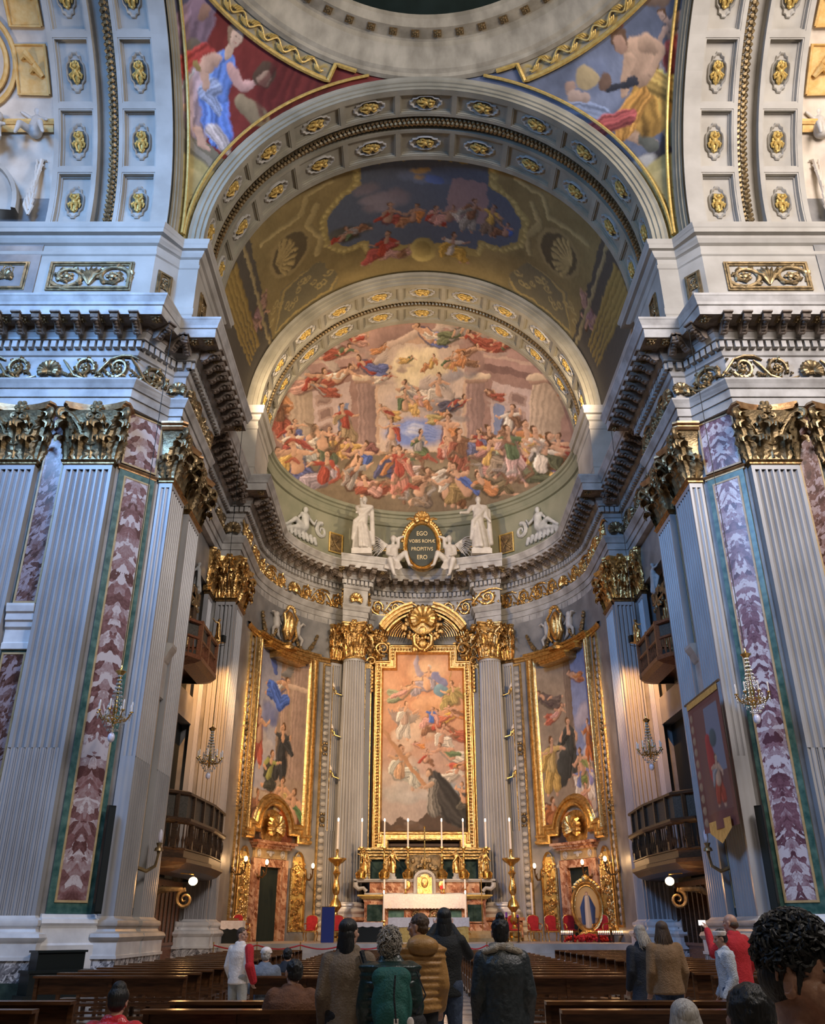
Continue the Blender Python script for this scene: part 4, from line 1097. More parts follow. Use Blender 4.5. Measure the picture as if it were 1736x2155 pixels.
# ---- choir vault: canvas axes u = arc length from the crown, v = depth y
RV = 9.2
cv = Canvas(-14.6, 14.6, 29.2, 38.0, 26)
OCH = np.asarray((.34,.25,.10)); cv.fill(OCH); n = cv.noise(2, 1.0); cv.a *= (.7+.6*n[..., None])
FLAT = np.asarray((.26,.22,.13))
for s in (-1, 1):
    # octagonal ochre panels, shells, frames
    for (q, wd, c) in ((0, .0, (.30,.24,.12)), (1, .14, (.52,.38,.14)), (2, .30, (.24,.20,.11))):
        cv.poly([(s*4.9, 36.8-wd), (s*5.9, 34.8), (s*8.6-s*wd, 35.0+wd), (s*9.8-s*wd, 37.6-wd), (s*5.2+s*wd, 37.6-wd)], c)
    cv.blob(s*7.6, 33.0, 1.45, 1.45, (.42,.31,.13), .1, .05); cv.blob(s*7.6, 33.0, 1.2, 1.2, (.16,.12,.06), 0, .05)
    for k in range(9):
        a = R_(90*s+90 - 80+20*k) if s < 0 else R_(-80+20*k+90+90*s-90); a = R_(-80+20*k) + (PI if s > 0 else 0)
        cv.stroke([(s*7.6+s*.9, 33.0), (s*7.6+s*.6+1.3*math.cos(a)*.75, 33.0+1.15*math.sin(a))], [.05,.14], (.52,.38,.15), .03, .5)
    cv.stroke([(s*4.6,30.0),(s*6.0,30.2),(s*6.6,31.2),(s*9.2,31.0)], .16, (.50,.38,.16), .05, .5); cv.stroke([(s*5.6,31.0),(s*6.2,32.0),(s*5.6,33.2),(s*5.9,34.2)], .18, (.50,.38,.16), .05, .5)
    for k in range(14):
        cv.stroke(spiral2 := [(s*(5.4+.25*math.cos(a)*(1-a/9)+k*.33), 36.0+.6*math.sin(k)+.25*math.sin(a)*(1-a/9)) for a in [i*.5 for i in range(14)]], .045, (.55,.42,.17), .02, .2)
    cv.poly([(s*9.9,29.2),(s*14.5,29.2),(s*14.5,38),(s*9.9,38)], (.13,.11,.08))
    cv.figure(s*10.6, 34.2, 2.6, (.44,.26,.18), (.38,.22,.2), 0, 9, 'sit', face=-s); 
    for k in range(5): cv.stroke([(s*(11.4+.4*k),30.4),(s*(11.2+.3*k),36.5)], [.22,.1], (.40,.27,.08), .05, .5)
    cv.stroke([(s*10.4,29.4),(s*10.2,37.8)], .12, (.44,.34,.16), .05, .4)
cv.poly([(-3.6,29.3),(3.6,29.3),(3.6,30.6),(4.6,31.2),(5.6,32.2),(5.5,34.0),(4.5,35.1),(3.4,35.1),(3.2,35.9),(-3.2,35.9),(-3.4,35.1),(-4.5,35.1),(-5.5,34.0),(-5.6,32.2),(-4.6,31.2),(-3.6,30.6)], (.45,.34,.12))
IN_ = [(-3.2,29.8),(3.2,29.8),(3.2,30.9),(4.4,31.5),(5.2,32.4),(5.1,33.8),(4.2,34.7),(3.0,34.7),(2.9,35.4),(-2.9,35.4),(-3.0,34.7),(-4.2,34.7),(-5.1,33.8),(-5.2,32.4),(-4.4,31.5),(-3.2,30.9)]
for k in range(60):
    t = k/60*len(IN_); i = int(t); f_ = t-i; a = IN_[i]; b_ = IN_[(i+1) % len(IN_)]; cv.blob(a[0]*1.06+(b_[0]-a[0])*f_*1.06, 32.6+(a[1]+(b_[1]-a[1])*f_-32.6)*1.08, .15, .15, (.62,.48,.18), .4)
cv.poly(IN_, (.14,.16,.20)); 
cv.cloud(-2.6,32.0,1.8,(.30,.25,.26),3,9,.6); cv.cloud(0,31.0,1.6,(.16,.19,.26),5,9,.5); cv.cloud(-.2,30.6,.9,(.50,.30,.10),6,6,.5); cv.blob(.5,31.0,.5,.3,(.14,.20,.42))
cv.poly([(1.0,33.6),(1.4,30.8),(3.1,30.8),(3.5,33.6)], (.36,.25,.24)); cv.cloud(-4.0,33.6,1.4,(.10,.09,.06),8,9,.5)
for k, (x, z, h, c, po, fc) in enumerate([(-1.9,34.0,2.2,(.40,.10,.07),'sit',1),(-.6,33.9,2.0,(.42,.20,.10),'sit',-1),(.4,33.8,1.9,RED,'sit',1),(1.3,33.8,1.9,PNK,'sit',-1),(2.3,34.2,2.2,(.38,.34,.28),'stand',1),(3.4,34.0,2.0,(.26,.18,.12),'stand',-1),(4.3,33.9,1.7,BRN,'sit',-1),(-3.6,34.0,1.6,BRN,'recline',1),(-2.5,35.8,3.0,(.44,.12,.09),'sit',-1),(1.4,35.9,2.8,(.55,.33,.09),'sit',1),(-4.4,34.1,1.4,RED,'recline',-1)]):
    # figures stand with their feet towards the apse
    cv.figure(x, 0, h, c, PAL[k % 12], .3, 200+k, po, face=fc) if False else None
class Flip:   # draws on the canvas with v reversed, so heads point to the nave
    def __init__(s_, c): s_.c = c
def flipfig(cv, x, v, h, c, k, po, fc):
    cv.a = cv.a[::-1].copy(); vv = cv.z0 + (cv.H-1)/cv.res - (v-cv.z0)
    cv.figure(x, vv, h, c, PAL[k % 12], .3, 200+k, po, face=fc, flesh=(.46,.27,.18)); cv.a = cv.a[::-1].copy()
for k, (x, v, h, c, po, fc) in enumerate([(-1.9,33.8,2.2,(.40,.10,.07),'sit',1),(-.6,33.9,2.0,(.42,.20,.10),'sit',-1),(.4,33.9,1.9,RED,'sit',1),(1.3,33.8,1.9,PNK,'sit',-1),(2.3,34.3,2.4,(.38,.34,.28),'stand',1),(3.4,34.2,2.2,(.26,.18,.12),'stand',-1),(4.3,33.9,1.7,BRN,'sit',-1),(-3.6,34.0,1.8,BRN,'recline',1),(-4.5,34.1,1.5,RED,'recline',-1),(-2.2,36.2,2.9,(.44,.10,.08),'sit',-1),(-1.3,36.4,2.2,(.5,.28,.24),'recline',-1),(1.4,36.3,2.8,(.58,.36,.08),'sit',1)]):
    flipfig(cv, x, v, h, c, k, po, fc)
cv.blob(0,35.9,.75,.95,(.56,.43,.15),.4,.1); cv.blob(0,35.9,.5,.65,(.44,.33,.11),.4,.1)
cv.warp(.08, .4, 5); cv.a *= .85
vf = painted_grid('ceiling_choir_vault', 420, 130, lambda U, V: (RV*np.sin((U-.5)*PI), 29.4+V*8.4, Z1+RV*np.cos((U-.5)*PI)), cv, lambda U, V, X, Y, Z: ((U-.5)*PI*RV, 29.4+V*8.4), M['fresco'])
vf['kind'] = 'structure'; vf['label'] = 'painted barrel vault of the choir, shaded ochre ornament round a battle-like scene'

# ---- pendentives: canvas axes a = azimuth offset (deg from the diagonal) * .17, t = height above springing
RP = 13.65
def pend(s, label):
    cv = Canvas(-8.2, 8.2, -.2, 9.8, 34)
    def pc(x, y, z):   # world -> canvas
        return (math.degrees(math.atan2(y-15.8, abs(x)))-45)*.17, z-25.8
    if s < 0:
        cv.fill((.20,.035,.03)); n = cv.noise(4, .9, (1,2)); cv.a *= (.6+.8*n[..., None])
        cv.poly([(-8,6),(-2.6,6.4),(-1.6,9.8),(-8,9.8)], (.10,.10,.16))
        cv.poly([(-8,6.4),(-.8,4.9),(1.2,4.3),(3,3.4),(3,0),(-8,0)], (.21,.19,.135)); cv.poly([(-4,6.0),(.4,4.1),(.4,3.8),(-4,5.6)], (.33,.30,.24)); cv.poly([(-3,4.3),(1,2.9),(1,2.7),(-3,4.0)], (.33,.30,.24))
        cv.stroke([(-1.9,8.6),(-1.8,7.4),(-2.2,6.0),(-2.0,5.2)],[.5,.75,.8,.5],(.25,.17,.22),.06,.5,1,.3,2); cv.blob(-1.9,8.5,.42,.5,(.30,.20,.26),.4); cv.blob(-1.75,8.42,.22,.32,(.34,.20,.15),.4)
        cv.stroke([(-1.5,7.2),(-1.0,6.7),(-.8,6.4)],[.35,.3,.2],(.16,.13,.10),.06,.4)
        cv.stroke([(-.9,7.3),(-1.3,6.5),(-1.2,5.8)],[.45,.6,.5],(.40,.06,.05),.06,.5,1,.3)
        cv.stroke([(-.4,6.4),(-1.1,6.2),(-1.6,5.6)],[.5,.45,.2],(.40,.06,.05),.06,.5,1,.3)
        cv.stroke([(-.6,6.4),(-.5,5.6),(-.35,4.9)],[.75,.8,.4],(.42,.32,.36),.06,.55,1,.35,1)
        cv.stroke([(-.2,6.2),(.25,5.4),(.3,4.8)],[.5,.5,.2],(.14,.26,.70),.06,.5,1,.4,2); cv.stroke([(.2,5.2),(.6,4.9),(.9,4.7)],[.3,.25,.1],(.58,.52,.52),.06,.5,1,.3)
        cv.stroke([(-.35,7.5),(-.3,6.6)],[.48,.46],(.15,.27,.68),.05,.5,1,.3,3); cv.stroke([(-.35,6.7),(-.5,6.3),(.1,6.0)],[.3,.3,.15],(.36,.44,.66),.06,.4,1,.3)
        cv.stroke([(-.7,7.5),(-.95,6.9),(-.6,6.5)],[.24,.2,.14],(.64,.42,.32),.05,.4); cv.stroke([(.0,7.5),(.5,7.3),(.9,7.7)],[.22,.18,.12],(.66,.40,.36),.05,.4)
        cv.stroke([(-.35,7.8),(-.38,8.1)],.15,(.66,.46,.34),.03,.3); cv.blob(-.42,8.5,.36,.42,(.30,.20,.13),.4); cv.blob(-.34,8.42,.25,.34,(.70,.50,.38),.35)
        for q in (-.06,.12): cv.blob(-.32+q,8.46,.035,.03,(.2,.12,.08),0)
        cv.stroke([(-.36,8.28),(-.26,8.28)],.02,(.4,.15,.12),.01,0)
        cv.blob(1.15,8.05,.42,.46,(.10,.06,.04),.3); cv.blob(1.2,7.95,.24,.28,(.42,.28,.20),.3); cv.stroke([(.7,6.8),(1.3,6.7),(1.7,6.5)],[.3,.4,.2],(.30,.23,.14),.06,.5)
        cv.stroke([(-.3,4.9),(-.05,4.5),(.2,4.4)],[.16,.13,.08],(.62,.40,.30),.05,.4); cv.stroke([(-.9,5.3),(-1.3,5.1)],[.14,.1],(.62,.40,.30),.05,.4)
        for k in range(7): cv.stroke([(1.4+.35*k,8.9),(1.2+.35*k,7.4),(1.6+.3*k,6.6)],[.10,.14,.06],(.12,.02,.02),.1,.5,.7)
        cv.stroke([(-1.2,6.6),(-1.35,5.2)],.05,(.5,.5,.52),.02,.3); cv.blob(-1.2,6.8,.2,.14,(.36,.26,.10))
    else:
        cv.fill((.16,.18,.24)); n = cv.noise(9, 1.2); cv.a *= (.55+.9*n[..., None])
        cv.cloud(1.5,7.0,2.4,(.24,.27,.36),4,10,.6); cv.poly([(-8,9.8),(-5,6),(-2,9.8)], (.07,.07,.09))
        cv.cloud(-1,3.0,2.6,(.10,.07,.05),3,12,.5)
        fl_ = (.62,.40,.26)
        cv.figure(-2.2,6.6,2.6,(.40,.34,.34),(.3,.22,.2),.2,8,'sit',face=1,flesh=(.5,.34,.26)); cv.stroke([(-1.9,6.8),(-1.8,5.6),(-1.3,4.6)],[.5,.7,.5],(.44,.10,.08),.08,.5,1,.3)
        cv.stroke([(-1.6,5.2),(-1.0,4.4),(-.4,4.0)],[.5,.6,.4],(.07,.06,.06),.1,.4)
        cv.stroke([(-.3,5.9),(.3,5.2),(.0,4.5)],[.34,.28,.2],fl_,.05,.5); cv.stroke([(-.9,5.6),(-.7,4.8),(-.75,4.1)],[.34,.28,.22],fl_,.05,.5); cv.stroke([(-.75,4.6),(-.75,4.0)],[.28,.2],(.26,.27,.19),.05,.4); cv.stroke([(.1,4.9),(.0,4.4)],[.26,.2],(.14,.14,.11),.05,.4)
        cv.stroke([(-.75,6.9),(-.45,6.2),(-.35,5.5)],[.5,.7,.75],(.60,.33,.08),.06,.55,1,.4,1); cv.stroke([(-.2,6.3),(.5,5.9),(.6,5.5)],[.4,.45,.3],(.56,.28,.07),.06,.5,1,.35,2); cv.stroke([(-.9,6.4),(-1.2,5.8)],[.4,.4],(.66,.42,.12),.06,.5,1,.3)
        cv.stroke([(-.7,7.7),(-.65,7.0)],[.5,.42],fl_,.05,.5); cv.stroke([(-1.1,7.8),(-1.4,7.2),(-.9,6.8)],[.26,.22,.14],fl_,.05,.45); cv.stroke([(-.4,7.7),(.0,7.2),(.2,6.8)],[.22,.18,.12],fl_,.05,.45)
        cv.blob(-.35,8.4,.36,.42,(.16,.09,.05),.4); cv.blob(-.3,8.25,.26,.32,(.50,.30,.20),.4); cv.stroke([(-.6,8.8),(-.35,9.0)],[.1,.06],(.3,.12,.08)); cv.stroke([(.6,7.3),(.1,7.1),(-.3,7.0)],.12,(.05,.05,.06),.04,.3)
        cv.stroke([(2.2,7.2),(1.7,6.8),(1.2,6.4)],[.4,.5,.4],(.24,.28,.38),.06,.5,1,.3); cv.blob(1.9,8.0,.24,.28,(.46,.30,.22)); cv.blob(1.25,8.0,.42,.42,(.56,.42,.22),.3); cv.stroke([(1.9,7.7),(1.5,7.4)],[.2,.15],(.5,.36,.28)); cv.blob(.7,7.6,.3,.34,(.20,.12,.08))
        cv.stroke([(1.9,6.1),(1.2,6.2),(.4,6.0)],[.3,.4,.3],(.42,.10,.09),.08,.5,1,.35)
        cv.stroke([(-2.4,8.6),(-1.8,9.0)],[.4,.3],(.3,.2,.14),.08,.4); cv.blob(.55,3.9,.7,.45,(.44,.42,.38),.4,.3); cv.stroke([(-.8,3.6),(-.5,3.0),(-.3,2.5)],[.2,.16,.12],fl_,.05,.4)
        for k in range(4): cv.stroke([(-.3,2.6),(-.45+.12*k,2.2)],.04,fl_,.02,.2)
    # scroll cartouche at the foot
    cv.stroke([(0,.2),(0,1.6),(0,2.6)],[.5,1.1,1.2],(.44,.37,.16),.04,.25); cv.blob(0,2.9,.6,.5,(.52,.43,.20),.4)
    for q in (-1,1): cv.blob(q*.9,2.7,.35,.35,(.50,.41,.19),.5)
    for k in range(5):
        for j in range(int(8-k)):
            cv.stroke([(-.55+.07*k+j*.17,2.15-.33*k),(-.50+.07*k+j*.17,2.32-.33*k)],.018,(.24,.19,.08),.01,0)
    cv.warp(.07, .5, 7)
    cv.poly([(-3.6,8.80),(3.6,8.80),(3.6,9.8),(-3.6,9.8)], (.40,.35,.24))
    cv.stroke([(-3.6+.12*k, 9.1+.14*math.sin(k*.9)) for k in range(61)], .05, (.52,.38,.13), .02, .4)
    g1 = cv.noise(31, .35)-.5; g2 = cv.noise(32, 2.0)-.5
    cv.a = np.clip(cv.a*(1+.35*g1[..., None]+.35*g2[..., None]), 0, 1)*.9
    zb = lambda zz: np.degrees(np.arctan2(9.9, np.sqrt(np.maximum(9.4**2-zz**2, 0))))   # azimuth limit on the east arch
    def pos(U, V):
        zz = V*9.45; rr = np.sqrt(RP**2-zz**2); hi = zb(zz); lo = 90-hi
        az = np.radians(lo+(hi-lo)*U); return s*rr*np.cos(az), 15.8+rr*np.sin(az), 25.8+zz
    o = painted_grid('ceiling_pendentive', 260, 220, pos, cv, lambda U, V, X, Y, Z: ((np.degrees(np.arctan2(Y-15.8, np.abs(X)))-45)*.17, Z-25.8), M['fresco'])
    o['kind'] = 'structure'; o['label'] = label
    # gilded border
    mb = MB()
    def sp(az, zz, r=RP-.12):
        rr = math.sqrt(r*r-zz*zz); return (s*rr*math.cos(R_(az)), 15.8+rr*math.sin(R_(az)), 25.8+zz)
    pts = []
    for k in range(41):
        zz = 9.1*k/40; hi = math.degrees(math.atan2(9.9, math.sqrt(9.4**2-zz**2))); pts.append(sp(hi-1.3, zz+.15))
    mb.tube(pts, .07, 6); mb.tube([sp(90-math.degrees(math.atan2(9.9, math.sqrt(9.4**2-(9.1*k/40)**2)))+1.3, 9.1*k/40+.15) for k in range(41)], .07, 6)
    top = []
    for k in range(61):
        az = 18+54*k/60; zz = 9.28 - (.55 if 24 < az < 66 else 0) + (.0); top.append(sp(az, zz))
    mb.tube(top, .10, 6); mb.tube([(x*1.0, y, z+.16) for x, y, z in top], .04, 5)
    mb.tube([sp(26+38*k/90, 9.06+.12*math.sin(k*.55)) for k in range(91)], .045, 5)
    for k in range(15):
        az = 27.5+35*k/14; q = 1 if k % 2 else -1
        for j in range(3): mb.tube([sp(az-.5*j, 9.06), sp(az+.5-.5*j, 9.06+q*.10), sp(az+1.3-.3*j, 9.06+q*.17)], [.03,.06,.02], 5)
    t = mb.build('gilded_border', M['goldpaint'], o)
pend(-1, 'left pendentive painted with a seated woman in blue before red drapery')
pend(1, 'right pendentive painted with a striding figure in ochre against blue sky')
# ------------------------------------------------------------------ apse fittings (curved with the wall)
def at_az(az, r=RA): return (r*math.sin(R_(az)), YC+r*math.cos(R_(az)))
def ang_az(az): return math.atan2(-math.cos(R_(az)), -math.sin(R_(az)))
def bend(mb, az, R=RA):
    """bend flat work (x right along the wall as seen from the nave, y out into the room) round the apse, keeping it local to its root at (az, R)"""
    ox, oy = at_az(az, R); t0 = R_(az)
    mb.v = [((R-y)*math.sin(t0+x/R)-ox, YC+(R-y)*math.cos(t0+x/R)-oy, z) for x, y, z in mb.v]
    return mb
def cbox(mb, x0, x1, y0, y1, z0, z1, n=None):
    n = n or max(1, int(abs(x1-x0)/.25))
    mb.loft([[(x, y0, z0), (x, y1, z0), (x, y1, z1), (x, y0, z1)] for x in [x0+(x1-x0)*k/n for k in range(n+1)]], True, True)
def moulded(mb, path, prof, closed=False):
    """picture-frame moulding: path = list of (x,z) clockwise, prof = (inward offset, y)"""
    n = len(path); rings = []
    for i in range(n):
        if closed: a, b_, c = path[i-1], path[i], path[(i+1) % n]
        else: a, b_, c = path[max(i-1,0)], path[i], path[min(i+1,n-1)]
        def nrm(p, q):
            dx, dz = q[0]-p[0], q[1]-p[1]; l = math.hypot(dx, dz)
            return (dz/l, -dx/l) if l > 1e-9 else None
        n1 = nrm(a, b_); n2 = nrm(b_, c); n1 = n1 or n2; n2 = n2 or n1
        mx, mz = n1[0]+n2[0], n1[1]+n2[1]; l2 = (mx*mx+mz*mz)/2 or 1
        mx, mz = mx/l2, mz/l2
        rings.append([(b_[0]+mx*o, y, b_[1]+mz*o) for o, y in prof])
    if closed: rings.append(rings[0])
    mb.loft(rings)
def densify(path, step=.3):
    out = [path[0]]
    for a, b_ in zip(path[:-1], path[1:]):
        n = max(1, int(abs(b_[0]-a[0])/step))
        for k in range(1, n+1): out.append((a[0]+(b_[0]-a[0])*k/n, a[1]+(b_[1]-a[1])*k/n))
    return out
FP = [(0,0),(0,.16),(.08,.22),(.16,.22),(.18,.14),(.30,.12),(.34,.18),(.44,.18),(.48,.10),(.56,.06),(.60,.02)]

def side_picture(s, nm):
    az = s*59.5; ox, oy = at_az(az)
    t = thing('framed_painting', 'tall gold-framed painting %s of the altar, %s' % (nm, 'blue angel at its top' if s < 0 else 'dark flying figure at its top'), 'painting', (ox, oy, 0))
    hw = 2.70; z0, z1 = 5.45, 15.25
    mb = MB()
    arcp = [(.0+1.15*math.cos(a), z0+.35+1.35*math.sin(a)) for a in [PI-PI*k/14 for k in range(15)]]
    path = [(hw,z0),(hw,z1)]; 
    moulded(mb, [(hw,z0),(hw,z1)], [(-o, y) for o, y in FP][::-1]); moulded(mb, [(-hw,z0),(-hw,z1)], FP)
    bot = [(-hw,z0),(-1.75,z0),(-1.75,z0+.35),(-1.15,z0+.35)] + arcp[1:-1] + [(1.15,z0+.35),(1.75,z0+.35),(1.75,z0),(hw,z0)]
    moulded(mb, densify(bot), [(-o, y*1.3) for o, y in FP])
    # stepped ledges along the top
    for (x0, x1, za, pr) in ((-hw, hw, z1, .2), (-1.9, 1.9, z1-.35, .45), (-1.2, 1.2, z1-.7, .7)):
        for k, q in enumerate((0, .1, .22)): cbox(mb, x0-q*.3, x1+q*.3, 0, pr+q*.5, za+.11*k, za+.11*k+.12)
    bend(mb, az).build('frame', M['gold'], t, ang=30)
    mb = MB(); shell(mb, .75, 11, 230, .35, (0,.12,z0+.55)); mb.ell((0,.02,z0+.6),(.95,.06,.95),20,6); bend(mb, az).build('shell', M['gold'], t)
    mb = MB()   # urn-like cartouche above the ledge
    mb.lathe([(.05,0),(.5,.05),(.55,.2),(.25,.35),(.2,.5)], 14, (0,.35,z1-.1)); mb.ell((0,.35,z1+1.35),(.42,.22,.85),14,10); mb.ell((0,.5,z1+1.35),(.28,.2,.62),12,8)
    for q in (-1,1):
        mb.tube([(q*.3,.4,z1+.5),(q*.6,.4,z1+.9),(q*.45,.4,z1+1.4),(q*.62,.4,z1+1.9),(q*.3,.4,z1+2.2)], [.07,.1,.09,.09,.05], 7)
    for k in range(7): a = PI*k/6; mb.ell((.32*math.cos(a), .4, z1+2.25+.2*math.sin(a)), .11, 7, 5)
    bend(mb, az).build('cartouche', M['gold'], t)
    # canvas
    cv = Canvas(-2.3, 2.3, z0, z1+.1, 42)
    n = cv.noise(6+s, 1.4)
    if s < 0:
        cv.fill((.42,.30,.22)); cv.a *= (.7+.5*n[..., None]); cv.poly([(-2.3,7.8),(-.2,7.8),(.0,16),(-2.3,16)], (.40,.38,.42)); cv.cloud(-1.2,11.5,1.2,(.18,.20,.36),3,8,.8); cv.cloud(-1.2,9.8,1.3,(.50,.44,.42),4,8,.7)
        cv.fluted(.2,.8,8.6,16,(.58,.40,.30),3); cv.fluted(1.0,2.0,8.6,16,(.52,.36,.28),4); cv.stroke([(.1,13.4),(2.3,13.4)],.14,(.62,.45,.33))
        cv.wing(-.5,13.9,1.1,2.2,(.14,.2,.5)); cv.wing(.1,13.9,1.2,.7,(.28,.26,.24)); cv.figure(-.3,13.0,2.6,(.08,.16,.52),WHT,0,3,'fly',face=1); cv.stroke([(-.6,13.0),(0,12.3),(.5,12.6)],[.35,.4,.3],(.09,.17,.55),.05,.5,1,.3)
        cv.figure(-1.8,8.8,3.0,(.50,.13,.09),(.5,.15,.1),0,4,'stand',face=1); cv.figure(.35,8.2,3.1,(.06,.06,.06),(.06,.06,.06),.05,5,'stand',face=-1); cv.figure(-.6,8.0,2.6,(.07,.07,.06),(.36,.36,.12),.3,6,'kneel',face=1)
        cv.poly([(-2.3,7.9),(.2,7.6),(.4,7.2),(-2.3,7.3)], (.50,.40,.31)); cv.poly([(-2.3,7.3),(2.3,7.3),(2.3,5.4),(-2.3,5.4)], (.10,.06,.04))
        cv.figure(.5,6.5,3.0,(.58,.40,.16),(.58,.42,.18),.2,7,'kneel',face=-1); cv.figure(1.5,6.2,3.0,(.40,.13,.06),(.10,.18,.08),.0,8,'sit',face=-1); cv.figure(-1.6,6.0,2.8,(.20,.10,.06),(.30,.14,.08),.2,9,'sit',face=1,flesh=(.42,.22,.13)); cv.figure(-.4,6.1,2.4,(.18,.09,.05),(.26,.14,.08),.3,10,'kneel',face=1,flesh=(.42,.22,.13)); cv.figure(1.2,5.4,2.4,(.46,.14,.06),(.4,.12,.05),0,11,'sit',face=-1)
    else:
        cv.fill((.36,.28,.20)); cv.a *= (.7+.5*n[..., None]); cv.fluted(-.1,.5,8,16,(.30,.22,.16),3); cv.poly([(.5,9.5),(2.3,9.5),(2.3,16),(.5,16)], (.24,.28,.44)); cv.cloud(1.4,11.6,1.1,(.40,.36,.42),5,10,.9); cv.cloud(1.6,9.8,1.0,(.50,.46,.48),6,8,.8)
        cv.figure(-1.2,12.6,2.4,(.16,.12,.10),(.14,.10,.09),.2,12,'fly',face=-1); cv.figure(-1.0,11.8,1.8,(.42,.13,.08),PNK,.2,13,'fly',face=1); cv.figure(1.0,13.5,1.8,(.40,.15,.07),ORG,0,14,'fly',face=-1)
        cv.stroke([(.2,10.5),(-1.8,9.5)],.5,(.46,.37,.27),.2,.1,.6)
        cv.figure(.0,8.4,3.2,(.07,.07,.06),(.07,.07,.06),0,15,'stand',face=1); cv.stroke([(-.5,9.6),(-.8,8.6)],[.4,.5],(.07,.07,.06)); cv.figure(-1.5,7.8,3.0,(.58,.38,.12),(.60,.42,.16),.1,16,'stand',face=1); cv.figure(1.7,9.0,2.2,(.50,.16,.05),(.4,.14,.05),0,17,'stand',face=-1)
        cv.figure(.9,8.2,2.4,(.22,.26,.08),(.26,.28,.1),-.2,18,'kneel',face=-1); cv.poly([(-2.3,6.6),(2.3,7.4),(2.3,5.4),(-2.3,5.4)], (.48,.40,.32)); cv.poly([(-2.3,7.6),(-.6,7.0),(-.8,5.4),(-2.3,5.4)], (.16,.10,.07))
        for k in range(3): cv.poly([(-.4,6.5-.35*k),(2.3,6.9-.35*k),(2.3,6.78-.35*k),(-.4,6.38-.35*k)], (.24,.18,.13))
        cv.figure(.5,7.2,1.9,WHT,(.18,.22,.42),.1,19,'stand',face=1); cv.figure(1.6,7.2,1.9,WHT,(.26,.25,.45),-.1,20,'stand',face=-1); cv.figure(1.0,6.9,1.7,(.5,.12,.10),PNK,0,21,'kneel',face=1); cv.figure(-1.7,6.0,2.4,(.36,.13,.05),(.4,.16,.06),.2,22,'kneel',face=1); cv.blob(-.6,6.6,.4,.3,(.42,.20,.08))
    cv.warp(.06, .4, 9)
    g = cv.noise(8, .3)-.5; cv.a = np.clip(cv.a*(1+.4*g[..., None]), 0, 1)
    t0 = R_(az); Rr = RA-.03
    painted_grid('canvas', 110, 260, lambda U, V: (Rr*np.sin(t0+(U-.5)*4.5/RA)-ox, YC+Rr*np.cos(t0+(U-.5)*4.5/RA)-oy, z0+V*(z1-z0)), cv, lambda U, V, X, Y, Z: ((U-.5)*4.5, z0+V*(z1-z0)), M['oil'], t)
for s, nm in ((-1,'left'),(1,'right')): side_picture(s, nm)

